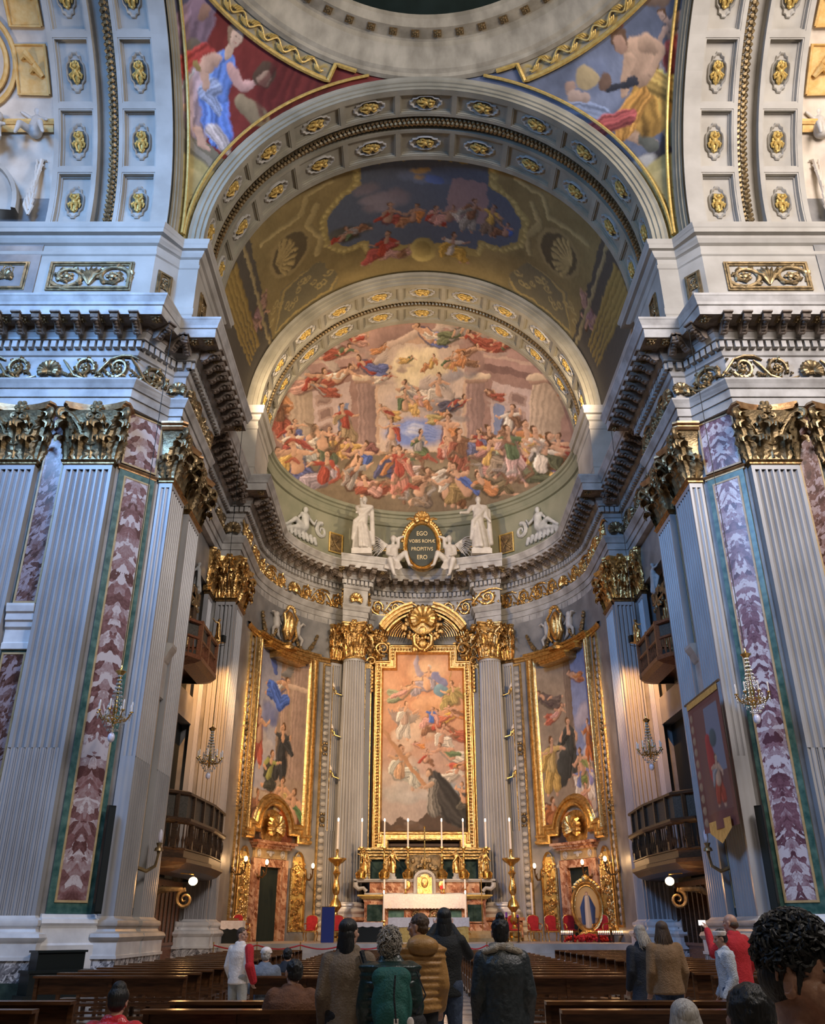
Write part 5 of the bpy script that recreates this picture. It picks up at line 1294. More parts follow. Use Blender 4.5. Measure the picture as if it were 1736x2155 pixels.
for s, nm in ((-1,'left'),(1,'right')):
    # gold string below the capitals
    mb = MB()
    rg = [(RA,15.25),(RA-.06,15.28),(RA-.06,15.38),(RA-.16,15.46),(RA-.16,15.52),(RA,15.56)]
    mb.loft([[(x, y, z) for x, y in arc(r, s*33, s*88, 40)] for r, z in rg])
    o = mb.build('trim_gilded_string', M['gold'], smooth=False); o['kind'] = 'structure'; o['label'] = 'thin gilded string course %s of the altar columns' % nm
    # ladder-like gilded strips of pale roundels
    for az, wd, ln in ((s*37.2,.62,'beside the altar column'),(s*81.5,.55,'beside the corner pilaster')):
        ox, oy = at_az(az)
        t = thing('roundel_strip', 'tall gold-edged strip of pale roundels on the %s, %s' % (nm, ln), 'ornament strip', (ox, oy, 0))
        mb = MB()
        for q in (-1,1): cbox(mb, q*wd/2-.05, q*wd/2+.05, 0, .1, 1.6, 15.2, 1)
        cbox(mb, -wd/2, wd/2, 0, .1, 1.6, 1.7); cbox(mb, -wd/2, wd/2, 0, .1, 15.1, 15.2); bend(mb, az).build('edging', M['gold'], t, smooth=False)
        for za, zb_ in ((1.95,6.3),(7.2,10.0),(10.95,15.0)):
            mb = MB(); z = za
            while z < zb_: mb.ell((0,.02,z),(wd*.30,.09,.13),8,5); z += .34
            bend(mb, az).build('roundels', M['stone'], t)
        for zz in (6.75, 10.45):
            mb = MB(); mb.ell((0,.05,zz),(.16,.1,.16),10,6)
            for k in range(10): a = k*PI/5; mb.ell((.27*math.cos(a),.05,zz+.30*math.sin(a)),(.08,.07,.08),7,5)
            bend(mb, az).build('rosette', M['golddull'], t)
    # plain marble strips between
    # doorway
    az = s*60.3; ox, oy = at_az(az)
    d = thing('doorway', 'dark curtained doorway in a brown marble surround on the %s of the altar' % nm, 'door', (ox, oy, 0)); d['kind'] = 'thing'
    mb = MB(); cbox(mb, -.82, .82, 0, .02, 1.0, 4.3); bend(mb, az).build('curtain', M['curtain'], d, smooth=False)
    mb = MB()
    for q in (-1,1): cbox(mb, q*1.12-.28, q*1.12+.28, 0, .16, 1.0, 4.6, 2); cbox(mb, q*.86-.05, q*.86+.05, 0, .22, 1.0, 4.35, 1)
    cbox(mb, -1.4, 1.4, 0, .16, 4.3, 4.62); cbox(mb, -.9, .9, 0, .22, 4.25, 4.35); bend(mb, az).build('surround', M['redmarble'], d, smooth=False)
    mb = MB()
    for k, (q, y) in enumerate(((1.45,.3),(1.55,.42),(1.7,.5))): cbox(mb, -q, q, 0, y, 5.08+.11*k, 5.2+.11*k)
    bend(mb, az).build('cornice', M['redmarble'], d, smooth=False)
    mb = MB(); cbox(mb, -1.3, 1.3, 0, .14, 4.64, 5.08); bend(mb, az).build('frieze', M['yellow'], d, smooth=False)
    mb = MB(); mb.ell((0,.18,4.86),(.12,.06,.14),8,6)
    for q in (-1,1): mb.ell((q*.17,.17,4.92),(.17,.05,.07),8,5); 
    bend(mb, az).build('dove', M['statue'], d)
    for q in (-1,1):
        mb = MB(); mb.tube([(q*.95+.13*math.cos(a),.16,4.86+.16*math.sin(a)) for a in [2*PI*k/14 for k in range(15)]], .03, 6); mb.ell((q*.95,.15,4.86),(.08,.05,.1),8,5); bend(mb, az).build('medallion', M['statue'], d)
    # gilded relief boards either side of the door
    for az, hw_, ln in ((s*46.2,.50,'nearer the altar'),(s*74.3,.62,'nearer the corner')):
        ox, oy = at_az(az); t = thing('gilded_foliage', 'round-headed panel of gilded foliage on the %s, %s side of the door' % (nm, ln), 'relief panel', (ox, oy, 0))
        mb = MB(); pth = [(-hw_,1.4),(-hw_,4.3)] + [(hw_*.78*math.cos(a), 4.3+.8*math.sin(a)) for a in [PI-PI*k/10 for k in range(11)]] + [(hw_,4.3),(hw_,1.4)]
        moulded(mb, pth, [(0,0),(0,.1),(.05,.12),(.09,.06),(.1,0)]); bend(mb, az).build('edging', M['gold'], t, ang=30)
        mb = MB(); cbox(mb, -hw_+.04, hw_-.04, 0, .03, 1.4, 4.3); cbox(mb, -hw_*.7, hw_*.7, 0, .03, 4.3, 4.85); bend(mb, az).build('ground', M['goldpaint'], t, smooth=False)
        mb = MB(); rn = random.Random(int(az))
        for k in range(6):
            mb.M = Matrix.Translation(((-1)**k*.08, .04, 1.7+.5*k)) @ Matrix.Scale(.62*hw_/.5, 4); scroll(mb, 1 if k % 2 else -1, seed=k, rs=.08)
        mb.M = None
        for k in range(46): mb.ell((rn.uniform(-.8,.8)*hw_, .06, rn.uniform(1.5,4.7)), (.08,.07,.10), 6, 4)
        bend(mb, az).build('foliage', M['goldsparkle'], t)
    # warm wall bracket lamps
    for az, ln in ((s*43.2,'beside the inner gilded panel'),(s*66.8,'beside the doorway'),(s*83.5,'at the foot of the corner pilaster')):
        x, y = at_az(az, RA-.05); t = thing('wall_lamp', 'lit bracket lamp on the %s, %s' % (nm, ln), 'lamp', (x, y, 4.0), ang_az(az)-PI/2)
        mb = MB(); mb.tube([(0,0,0),(0,.18,-.22),(0,.42,-.25),(0,.5,-.05),(0,.42,.06)], [.05,.05,.045,.035,.02], 7); mb.tube([(0,.42,-.25),(0,.6,-.1),(0,.62,.2),(0,.62,.28)], [.03,.03,.04,.10], 7); mb.ell((0,0,0),(.12,.05,.2),8,6)
        mb.build('bracket', M['bronze'], t)
        mb = MB(); mb.ell((0,.62,.42),(.08,.08,.12),10,8); mb.build('bulb', M['bulb'] if 'bulb' in M else M.setdefault('bulb', mat('lit_bulb', (1,.8,.5), None, emis=(1,.62,.28), es=14)), t)
        px, py = at_az(az, RA-.85); point('lamp_light', (px, py, 4.45), 26, (1.0,.58,.26), .08)
    # painted putti and garland over the picture
    az = s*59.5
    for q, ln in ((-1,'left'),(1,'right')):
        a2 = az+q*6.2; x, y = at_az(a2); t = thing('putto_relief', 'small pale winged child at the %s of the gold cartouche over the %s painting' % (ln, nm), 'relief figure', (x, y, 16.3), ang_az(a2)-PI/2)
        mb = MB(); e = -q
        mb.ell((0,.12,.75),.17,10,8); mb.cap((0,.12,.5),.2,(-.05*e,.12,.1),.2); mb.cap((.1*e,.15,.5),.08,(.35*e,.2,.8),.06); mb.cap((.35*e,.2,.8),.06,(.55*e,.2,.75),.045); mb.cap((-.12*e,.15,.5),.08,(-.45*e,.16,.3),.055)
        mb.cap((.05*e,.12,.05),.13,(.35*e,.2,-.15),.09); mb.cap((.35*e,.2,-.15),.09,(.3*e,.15,-.5),.055); mb.cap((-.1*e,.12,.05),.13,(-.3*e,.12,-.35),.09); mb.cap((-.3*e,.12,-.35),.09,(-.6*e,.1,-.5),.055)
        b = mb.build('body', M['statue'], t)
        md = b.modifiers.new('join', 'REMESH'); md.mode = 'VOXEL'; md.voxel_size = .035; md.use_smooth_shade = True
        mb = MB()
        for k in range(4): mb.tube([(-.05*e,.05,.5),(-.3*e,.02,.75-.05*k),(-.5*e,0,.7-.17*k)],[.05,.08,.03],6)
        mb.build('wing', M['statue'], t)
        mb = MB(); rn = random.Random(5)
        for k in range(52):
            u = k/51; th = .25+u*1.75; mb.ell((q*th, .12, -.0 - .95*math.sin(PI*u)+.35*u + rn.uniform(-.09,.09)), rn.uniform(.07,.12), 6, 4)
        bend(mb, az+q*3.5)
        g = mb.build('fruit_garland', M['golddull']); ox, oy = at_az(az+q*3.5); g.location = (ox, oy, 16.3); g['label'] = 'gilded fruit garland hanging %s of the cartouche over the %s painting' % (ln, nm); g['category'] = 'garland'; g['kind'] = 'thing'

# ------------------------------------------------------------------ high altarpiece
t = thing('altarpiece', 'tall painting of clouds and robed figures in a stepped gold frame behind the high altar', 'painting', (0, 49.35, 0))
OUTL = [(-2.85,5.3),(-2.85,15.7),(-2.05,15.7),(-2.05,16.65),(2.05,16.65),(2.05,15.7),(2.85,15.7),(2.85,5.3)]
def F(pts): return [(x+.06, z) for x, z in pts]
mb = MB()
fp = [(0,0),(0,.30),(.07,.36),(.13,.36),(.15,.26),(.22,.24),(.34,.22),(.38,.32),(.46,.32),(.50,.22),(.55,.1),(.56,0)]
moulded(mb, F(OUTL+[(1.9,5.3),(1.9,5.75),(-1.9,5.75),(-1.9,5.3)]), [(o, -y) for o, y in fp], True)
for v_ in (mb,): v_.v = [(x, y, z) for x, y, z in mb.v]
mb.build('frame', M['gold'], t, ang=30)
pp = F(OUTL); 
for a, b_ in zip(pp[:-1], pp[1:]):
    L = math.dist(a, b_); n = int(L/.17); mb = MB()
    for k in range(n):
        f_ = (k+.5)/n; x = a[0]+(b_[0]-a[0])*f_; z = a[1]+(b_[1]-a[1])*f_; dx, dz = (b_[1]-a[1])/L, -(b_[0]-a[0])/L
        mb.ell((x+dx*.27, -.27, z+dz*.27), (.07,.08,.07), 6, 4)
    mb.build('beading', M['goldsparkle'], t)
cv = Canvas(-2.5, 2.6, 5.5, 16.6, 44); n = cv.noise(12, 2.2)
cv.a[:] = np.asarray((.50,.22,.11))*(1-n[..., None])+np.asarray((.68,.40,.25))*n[..., None]
sk = np.clip((11.5-cv.Z)/3, 0, 1)[..., None]; cv.a = cv.a*(1-sk)+np.asarray((.46,.37,.32))*sk
cv.cloud(.5,13.0,1.5,(.62,.34,.18),1,14,.6); cv.cloud(-1.2,9.0,1.5,(.55,.44,.36),2,14,.7); cv.cloud(1.0,10.4,1.6,(.50,.32,.24),3,14,.7); cv.cloud(-.6,11.4,1.4,(.66,.48,.34),8,12,.7); cv.cloud(1.6,8.3,1.1,(.28,.33,.36),4,10,.5)
cv.blob(.3,15.0,1.4,1.1,(.80,.55,.34),.1,.6,.7)
cv.figure(.35,13.9,2.4,(.34,.28,.30),(.30,.26,.30),0,31,'sit',face=-1,hair=(.55,.5,.45)); cv.stroke([(-.1,15.0),(-.35,15.5),(-.3,16.0)],[.2,.15,.08],(.40,.33,.38),.05,.4); cv.blob(1.1,14.0,.42,.42,(.16,.26,.32),.5); cv.stroke([(.8,14.8),(1.3,14.4)],[.25,.2],(.22,.22,.36)); cv.stroke([(1.6,14.0),(1.75,15.4)],.025,(.4,.26,.1),.01,0)
cv.figure(-1.2,13.7,2.2,(.30,.32,.20),PNK,.2,32,'fly',face=1); cv.figure(1.9,13.1,2.2,(.34,.26,.10),(.4,.3,.12),-.2,33,'sit',face=-1)
cv.wing(-1.3,12.0,1.1,2.2,(.34,.26,.22)); cv.wing(-.9,12.0,1.1,.9,(.42,.33,.26)); cv.figure(-1.1,11.1,2.2,WHT,(.46,.32,.24),.2,34,'stand',face=1)
cv.figure(-1.3,8.9,3.0,(.50,.48,.40),(.56,.34,.20),.1,35,'sit',face=1,flesh=(.54,.32,.20)); cv.stroke([(-2.2,11.6),(.5,8.2)],.12,(.46,.25,.13),.03,.4)
for k, (x, z, h, c) in enumerate([(.7,11.6,2.0,BRN),(1.3,12.2,2.0,(.50,.16,.09)),(1.9,11.4,2.0,(.46,.14,.08)),(1.0,10.8,2.0,WHT),(1.7,10.2,2.2,WHT),(2.1,9.6,1.8,(.52,.12,.08)),(.5,12.0,1.6,PNK),(1.4,9.0,2.2,WHT),(2.0,12.6,1.6,ORG),(.2,9.8,1.2,BRN),(-.2,10.8,.9,ORG)]):
    cv.figure(x, z, h, c, PAL[(k*5) % 12], .2, 300+k, 'fly' if k % 3 else 'sit', face=1 if k % 2 else -1, flesh=(.58,.33,.22))
cv.cloud(-.9,8.0,1.4,(.46,.42,.38),11,12,.5,.7)
cv.poly([(-2.5,7.0),(-1.7,6.6),(-1.3,7.0),(-.3,6.7),(.3,7.3),(1.2,7.0),(2.6,7.5),(2.6,5.5),(-2.5,5.5)], (.10,.065,.045)); cv.cloud(-.6,6.4,1.0,(.16,.11,.08),9,8,.5)
cv.stroke([(.7,9.0),(1.1,8.3),(1.6,7.4),(2.1,6.9)],[.42,.62,.75,.5],(.05,.045,.04),.06,.6,1,.3); cv.stroke([(.6,8.8),(.5,8.1),(.6,7.3)],[.26,.3,.35],(.22,.20,.17),.06,.5,1,.4); cv.blob(.35,9.35,.22,.25,(.16,.1,.06)); cv.blob(.27,9.28,.15,.2,(.58,.38,.25),.4); cv.stroke([(.5,8.7),(.1,8.5)],[.14,.09],(.5,.33,.22)); cv.figure(2.3,7.5,1.8,(.10,.09,.07),(.1,.09,.08),-.3,36,'kneel',face=-1)
cv.warp(.06, .4, 11)
g = cv.noise(18, .35)-.5; cv.a = np.clip(cv.a*(1+.36*g[..., None]), 0, 1)
painted_grid('canvas', 160, 340, lambda U, V: (-2.45+5.0*U, -.06+0*U, 5.5+11.0*V), cv, lambda U, V, X, Y, Z: (X, Z), M['oil'], t, mask=lambda U, V, X, Y, Z: (np.abs(X-.06) < 2.45) & ((Z < 15.3) | (np.abs(X-.06) < 1.75)) & (Z < 16.3))
# broken segmental pediment with shell
p = thing('pediment', 'broken gilded pediment with a great shell above the altarpiece', 'pediment', (.06, 49.2, 0))
for q in (-1,1):
    mb = MB(); A0, A1 = R_(31), R_(78); Rp = 3.0; zc_ = 16.1
    for (ri, ro, yd) in ((2.60,2.74,.55),(2.74,2.90,.75),(2.90,3.02,.95),(2.42,2.52,.45)):
        mb.loft([[(q*r*math.cos(a), y, zc_+r*math.sin(a)) for r, y in ((ri,0),(ri,-yd),(ro,-yd),(ro,0))] for a in [A0+(A1-A0)*k/14 for k in range(15)]], True, True)
    mb.build('cornice_arc', M['gold'], p, ang=30)
    mb = MB()
    for k in range(11):   # fanned ribs
        r = 1.0+.14*k; mb.tube([(q*(.1+r*math.cos(a)), -.22, 16.95+(r*.75)*math.sin(a)) for a in [R_(8+4*j) for j in range(12)]], .045, 5)
    mb.build('sunburst', M['gold'], p)
    mb = MB()
    mb.tube(spiral(q*2.35, 16.35, .42, 0 if q > 0 else PI, q*1.2, 24, -.3), [.10*(1-k/40) for k in range(25)], 7); mb.tube([(q*2.75,-.3,16.3),(q*2.5,-.3,15.95),(q*2.2,-.3,15.9)],.09,7)
    mb.tube(spiral(q*3.0, 15.6, .3, 0 if q > 0 else PI, q*1.2, 20, -.3), [.08*(1-k/40) for k in range(21)], 7)
    for k in range(7): mb.ell((q*2.95,-.28,15.2-.22*k),(.1,.08,.12),6,4)
    mb.build('scroll', M['goldsparkle'], p)
mb = MB(); shell(mb, .95, 15, 240, .35, (0,0,17.9)); mb.v = [(x, -y-.75, z) for x, y, z in mb.v]; mb.ell((0,-.7,17.9),(.85,.12,.85),20,6); mb.build('shell', M['gold'], p)
mb = MB(); rn = random.Random(2)
for k in range(70):
    a = rn.uniform(0, 6.28); r = rn.uniform(.75,1.15); mb.ell((r*math.cos(a)*1.05, -.55, 17.6+r*math.sin(a)*.9), (.12,.1,.13), 6, 4)
for k in range(34): mb.ell((rn.uniform(-.55,.55), -.5, rn.uniform(16.2,17.2)), (.13,.12,.15), 7, 5)
mb.build('foliage', M['goldsparkle'], p)
mb = MB()
for q in (-1,1): mb.tube([(q*.15,-.6,16.2),(q*.5,-.62,16.5),(q*.55,-.6,17.0),(q*.3,-.62,17.25)], [.08,.13,.12,.06], 7)
mb.ell((0,-.66,17.35),(.3,.2,.36),10,8); mb.ell((0,-.62,16.55),(.28,.18,.3),10,8); mb.build('mask', M['gold'], p)
mb = MB(); mb.box(-2.9,2.9,49.45,49.5,5,18.5); o = mb.build('wall_altar_niche', M['greymarble'], smooth=False); o['kind'] = 'structure'
# narrow gilded pilaster strips flanking the frame
for s, nm in ((-1,'left'),(1,'right')):
    t = thing('gilded_strip', 'slim marble strip with gilded edges %s of the altarpiece frame' % nm, 'strip', (s*3.12, 49.15, 0))
    mb = MB(); mb.box(-.16,.16,-.1,.1,4.9,15.4); mb.build('strip', M['shaft'], t, smooth=False)
    mb = MB()
    for q in (-.17,.17): mb.box(q-.03,q+.03,-.14,.1,4.9,15.4)
    mb.box(-.2,.2,-.15,.1,15.2,15.5); mb.build('edging', M['gold'], t, smooth=False)
# ------------------------------------------------------------------ high altar and its furniture
M['cloth'] = mat('white_altar_cloth', (.74,.66,.62), (.84,.78,.74), 14, .8, bump=.2, bscale=30)
M['redvelvet'] = mat('red_velvet', (.38,.012,.018), (.52,.02,.03), 8, .7)
M['wax'] = mat('candle_wax', (.86,.78,.70), None, rough=.5)
M['flame'] = mat('flame', (1,.8,.6), None, emis=(1.0,.80,.58), es=30)
M['glow'] = mat('lit_lamp_glass', (1,.7,.4), None, emis=(1.0,.60,.24), es=22)
M['glass'] = mat('crystal', (.75,.76,.74), None, rough=.12, metal=.6)
M['bulboff'] = mat('milk_glass', (.72,.70,.82), None, rough=.2)
a = thing('high_altar', 'high altar of veined red marble with a white lace cloth below the great painting', 'altar', (.03, 46.7, 1.0))
mb = MB()
for (q, z0, z1, y0) in ((3.6,0,.15,-2.4),(3.35,.15,.30,-2.0),(3.15,.30,.45,-1.6)): mb.box(-q, q, y0, 1.6, z0, z1)
mb.build('steps', M['yellow'], a, smooth=False)
mb = MB(); mb.box(-2.85,2.85,-.6,1.0,.45,1.85)
for q in (-1,1): mb.loft([[(q*(2.85-.0), -.62, z), (q*(2.85+o), -.62, z), (q*(2.85+o), .9, z), (q*2.85, .9, z)] for o, z in ((.35,.45),(.3,.6),(.1,.9),(.12,1.7),(.2,1.85))])
mb.build('body', M['redmarble'], a, smooth=False)
mb = MB()
for k, (q, y) in enumerate(((3.1,-.72),(3.2,-.80),(3.3,-.88))): mb.box(-q, q, y, 1.0, 1.85+.06*k, 1.92+.06*k)
mb.build('mensa', M['goldpaint'], a, smooth=False)
for q, ln in ((-1,'left'),(1,'right')):
    mb = MB(); mb.box(q*2.45-.38, q*2.45+.38, -.66, -.6, .85, 1.6); mb.build('panel', M['darkgreen'], a, smooth=False)
    mb = MB()
    for (x0,x1,z0,z1) in ((-.42,.42,1.6,1.65),(-.42,.42,.8,.85),(-.42,-.38,.85,1.6),(.38,.42,.85,1.6)): mb.box(q*2.45+x0, q*2.45+x1, -.68, -.6, z0, z1)
    mb.build('panel_edging', M['redmarble'], a, smooth=False)
mb = MB(); mb.box(-1.9,1.9,-.64,-.6,.6,1.5); mb.build('frontal', M['redmarble'], a, smooth=False)
mb = MB()
for q in (-1,1): scroll_ = None; mb.M = Matrix.Translation((q*.45,-.66,1.1)) @ Matrix.Rotation(PI, 4, 'Z') @ Matrix.Scale(.75, 4); scroll(mb, q)
mb.M = None; mb.build('frontal_relief', M['golddull'], a)
for q in (-1,1):
    mb = MB(); mb.box(q*1.4-.38,q*1.4+.38,-.67,-.6,.7,1.35); mb.build('frontal_panel', M['green'], a, smooth=False)
mb = MB()   # lace cloth over the mensa with scalloped hem
n = 96; hem = lambda x: 1.40 + .035*abs(math.sin(x*PI/.17))
xs = [-2.02+4.04*k/n for k in range(n+1)]
mb.loft([[(x, -.2, 2.07) for x in xs], [(x, -.88, 2.07) for x in xs], [(x, -.93, 2.03) for x in xs], [(x, -.92-.015*math.sin(x*9), 1.8) for x in xs], [(x, -.92-.02*math.sin(x*9), hem(x)) for x in xs]])
mb.build('altar_cloth', M['cloth'], a)
mb = MB(); mb.box(-2.9,2.9,-.1,1.0,2.03,2.10); mb.box(-2.75,2.75,.0,1.0,2.1,2.72); mb.build('gradine', M['redmarble'], a, smooth=False)
mb = MB(); mb.box(-3.0,3.0,-.16,1.0,2.06,2.14); mb.box(-3.55,3.55,-.15,1.0,2.70,2.78); mb.box(-3.4,3.4,-.1,1.0,2.64,2.70); mb.build('gradine_ledges', M['stone'], a, smooth=False)
for q in (-1,1):
    mb = MB(); mb.tube([(q*3.45,-.05,2.62),(q*3.45,-.05,2.45),(q*3.3,-.05,2.32),(q*3.05,-.05,2.36),(q*2.9,-.05,2.2)], [.12,.13,.11,.09,.1], 8, 1.0); mb.build('corbel', M['stone'], a)
mb = MB(); pth = [(-.55,2.1),(-.55,2.75)] + [(.55*math.cos(t), 2.75+.45*math.sin(t)) for t in [PI-PI*k/12 for k in range(13)]] + [(.55,2.1)]
moulded(mb, pth, [(0,.05),(0,-.28),(.12,-.32),(.14,-.2),(.2,-.18)]); mb.build('tabernacle', M['stone'], a, ang=30)
mb = MB(); mb.box(-.36,.36,-.2,-.1,2.1,2.85); mb.ell((0,-.12,2.85),(.36,.08,.3),16,8); mb.ell((0,-.2,2.6),(.18,.08,.25),10,8); mb.build('tabernacle_door', M['gold'], a, ang=30)
mb = MB()
for q in (-1,1): mb.ell((q*.85,-.1,2.5),(.18,.05,.22),14,6)
mb.build('candle_shields', M['gold'], a)
# reredos behind the candlesticks
mb = MB(); mb.box(-3.1,3.1,.9,1.2,2.78,4.2); mb.build('reredos', M['darkgreen'], a, smooth=False)
mb = MB()
for k, (q, y) in enumerate(((3.1,.7),(3.2,.6),(3.3,.5),(3.4,.4))): mb.box(-q, q, y, 1.3, 3.75+.14*k, 3.86+.14*k)
for x in (-2.9,-1.9,1.9,2.9): mb.box(x-.14,x+.14,.62,.9,2.78,3.75)
mb.build('reredos_cornice', M['gold'], a, smooth=False)
mb = MB(); mb.box(-.9,.9,.55,.9,2.78,3.95)
for q in (-1,1): mb.tube([(q*.9,.5,2.8),(q*.75,.45,3.2),(q*.92,.45,3.6),(q*.8,.45,3.95)], [.1,.08,.09,.08], 7)
rn = random.Random(3)
for k in range(26): mb.ell((rn.uniform(-.6,.6), .48, rn.uniform(2.9,3.8)), (.12,.08,.12), 6, 4)
mb.build('throne_of_exposition', M['golddull'], a)

def remesh(o, v, smooth_it=2):
    md = o.modifiers.new('join', 'REMESH'); md.mode = 'VOXEL'; md.voxel_size = v; md.use_smooth_shade = True
    if smooth_it:
        s_ = o.modifiers.new('soften', 'SMOOTH'); s_.factor = .5; s_.iterations = smooth_it
    return o
def robed(mb, H, lean=0.0, armL=(-.35,.1,.62), armR=(.3,.15,.5), seed=0, wide=.13):
    """standing robed marble figure of height H facing -y"""
    rn = random.Random(seed); sx = math.sin(seed*1.3)*.03*H
    mb.cap((0,0,.05*H),.15*H*.9,(sx,0,.45*H),.095*H,12); mb.cap((sx,0,.42*H),.10*H,(sx*.5+lean*H,0,.72*H),.085*H,12)
    mb.cap((-.09*H+lean*H,0,.79*H),.05*H,(.09*H+lean*H,0,.79*H),.05*H); mb.cap((lean*H,0,.80*H),.035*H,(lean*H,-.01*H,.88*H),.03*H); mb.ell((lean*H,-.012*H,.925*H),(.050*H,.058*H,.068*H),12,10); mb.ell((lean*H,.015*H,.94*H),(.056*H,.055*H,.06*H),10,8)
    mb.cap((lean*H,-.07*H,.92*H),.008*H,(lean*H,-.062*H,.935*H),.006*H)
    for (q, A) in ((-1, armL), (1, armR)):
        s_ = Vector((q*.12*H+lean*H, 0, .79*H)); e = Vector((A[0]*H*.62, -A[1]*H*.5, (.79+A[2])/2*H-.05*H)); w_ = Vector((A[0]*H, -A[1]*H, A[2]*H))
        mb.cap(s_, .042*H, e, .034*H); mb.cap(e, .032*H, w_, .022*H); mb.ell(tuple(w_), (.02*H,.02*H,.028*H), 8, 6)
        for k in range(4): mb.cap(w_, .009*H, w_+Vector((q*.008*H*(k-1), -.02*H, -.035*H+.004*k*H)), .006*H, 6)
    for k in range(13):   # folds
        a = rn.uniform(PI, 2*PI) if k % 4 else rn.uniform(0, PI); r0, r1 = .10*H, .15*H
        mb.cap((sx+r0*math.cos(a), r0*math.sin(a), rn.uniform(.35,.5)*H), .018*H, (r1*math.cos(a+.2), r1*math.sin(a+.2), .02*H), .026*H, 8)
    q = rn.choice((-1,1))
    mb.cap((q*.12*H+lean*H,-.02*H,.78*H),.035*H,(-q*.12*H,-.10*H,.48*H),.045*H,8); mb.cap((-q*.12*H,-.10*H,.48*H),.045*H,(-q*.16*H,-.02*H,.2*H),.03*H,8); mb.cap((q*.15*H,.03*H,.74*H),.04*H,(q*.17*H,.06*H,.15*H),.05*H,8)
for k, (x, ln) in enumerate(((-3.05,'outermost on the left'),(-1.62,'between the candles left of the crucifix'),(1.62,'between the candles right of the crucifix'),(3.05,'outermost on the right'))):
    t = thing('altar_statuette', 'small gilded standing figure on the altar shelf, '+ln, 'statuette', (x+.03, 47.15, 3.78))
    mb = MB(); mb.box(-.2,.2,-.2,.2,0,.12); mb.box(-.14,.14,-.14,.14,.12,.3); mb.build('pedestal', M['stone'], t, smooth=False)
    mb = MB(); mb.M = Matrix.Translation((0,0,.28)); robed(mb, 1.15, 0, (-.3,.1,.6 if k % 2 else .8), (.3,.12,.5), k+1); remesh(mb.build('figure', M['gold'], t), .022, 1)
# candlesticks
def candlestick(label, x, y, z, stem, candle, group=None, sc=1.0):
    t = thing('candlestick', label, 'candlestick', (x, y, z), 0, group)
    mb = MB(); mb.lathe([(.02,0),(.24*sc,.0),(.26*sc,.06),(.16*sc,.12),(.2*sc,.24),(.22*sc,.34),(.1*sc,.44),(.05,.5),(.05,.6),(.09*sc,.66),(.05,.72),(.035,.8),(.045,stem*.62),(.08*sc,stem*.66),(.045,stem*.70),(.035,stem*.86),(.06,stem*.92),(.13*sc,stem*.96),(.12*sc,stem),(.02,stem)], 14)
    for k in range(3): a_ = PI/2*3+k*2*PI/3; mb.tube([(.1*math.cos(a_),.1*math.sin(a_),.42),(.26*sc*math.cos(a_),.26*sc*math.sin(a_),.25),(.24*sc*math.cos(a_),.24*sc*math.sin(a_),.05)], [.05,.07,.05], 6)
    mb.build('stand', M['brass'], t)
    mb = MB(); mb.lathe([(.001,stem),(.045,stem),(.04,stem+candle),(.001,stem+candle)], 10); c = mb.build('candle', M['wax'], t)
    mb = MB(); mb.ell((0,0,stem+candle+.07),(.035,.035,.085),8,6); mb.build('flame', M['flame'], c)
    return t
NM = ['outermost left, in front of the column strip','second from the left','third from the left','just left of the crucifix','just right of the crucifix','third from the right']
for k, x in enumerate((-3.16,-2.0,-.80,.92,2.02,3.17)):
    candlestick('tall lit brass altar candle on the shelf, '+['outermost on the left','next to the left end','nearest the crucifix on its left','nearest the crucifix on its right','next to the right end','outermost on the right'][k], x, 46.65, 3.78, 1.5, 1.22)
for k, x in enumerate((-2.0,-.95,.95,2.0)):
    t = thing('candlestick', 'short unlit candle in a low brass holder on the mensa, '+['far left','left of the tabernacle','right of the tabernacle','far right'][k], 'candlestick', (x+.03, 46.3, 3.07))
    mb = MB(); mb.lathe([(.01,0),(.13,0),(.1,.04),(.04,.08),(.04,.2),(.08,.24),(.02,.25)], 12); mb.build('holder', M['brass'], t); mb = MB(); mb.lathe([(.001,.24),(.045,.24),(.045,.68),(.001,.68)], 10); mb.build('candle', M['wax'], t)
for s, ln in ((-1,'left'),(1,'right')):
    t = thing('candelabrum', 'massive turned bronze candle stand with a lit candle at the foot of the %s column' % ln, 'candle stand', (s*4.3, 45.6, 1.0))
    mb = MB(); pf = [(.02,0),(.42,0),(.44,.15),(.3,.22),(.34,.4),(.2,.55),(.12,.7),(.22,.82),(.26,.95),(.14,1.1),(.10,1.25),(.2,1.38),(.30,1.5),(.24,1.7),(.11,1.85),(.09,2.0),(.16,2.1),(.19,2.3),(.14,2.55),(.09,2.75),(.12,2.9),(.2,3.0),(.1,3.12),(.09,3.3),(.2,3.42),(.34,3.5),(.46,3.62),(.44,3.68),(.1,3.7),(.06,3.85),(.08,4.05),(.03,4.1)]
    mb.lathe(pf, 18); mb.build('stand', M['brass'], t)
    mb = MB(); mb.lathe([(.001,4.1),(.06,4.1),(.05,5.4),(.001,5.4)], 10); c = mb.build('candle', M['wax'], t); mb = MB(); mb.ell((0,0,5.48),(.04,.04,.09),8,6); mb.build('flame', M['flame'], c)
    t = candlestick('slender white candle standing at the %s corner of the high altar steps' % ln, s*1.95+.0, 45.0, 1.0, .9, 1.15)
t = thing('crucifix', 'slim brass altar cross rising in front of the painting', 'cross', (.05, 46.75, 4.05))
mb = MB(); mb.lathe([(.02,0),(.2,0),(.16,.08),(.06,.2),(.09,.3),(.04,.4)], 12); mb.box(-.03,.03,-.02,.02,.35,2.15); mb.box(-.36,.36,-.02,.02,1.55,1.61); mb.ell((0,0,2.18),.06,8,6); mb.build('cross', M['brass'], t); 
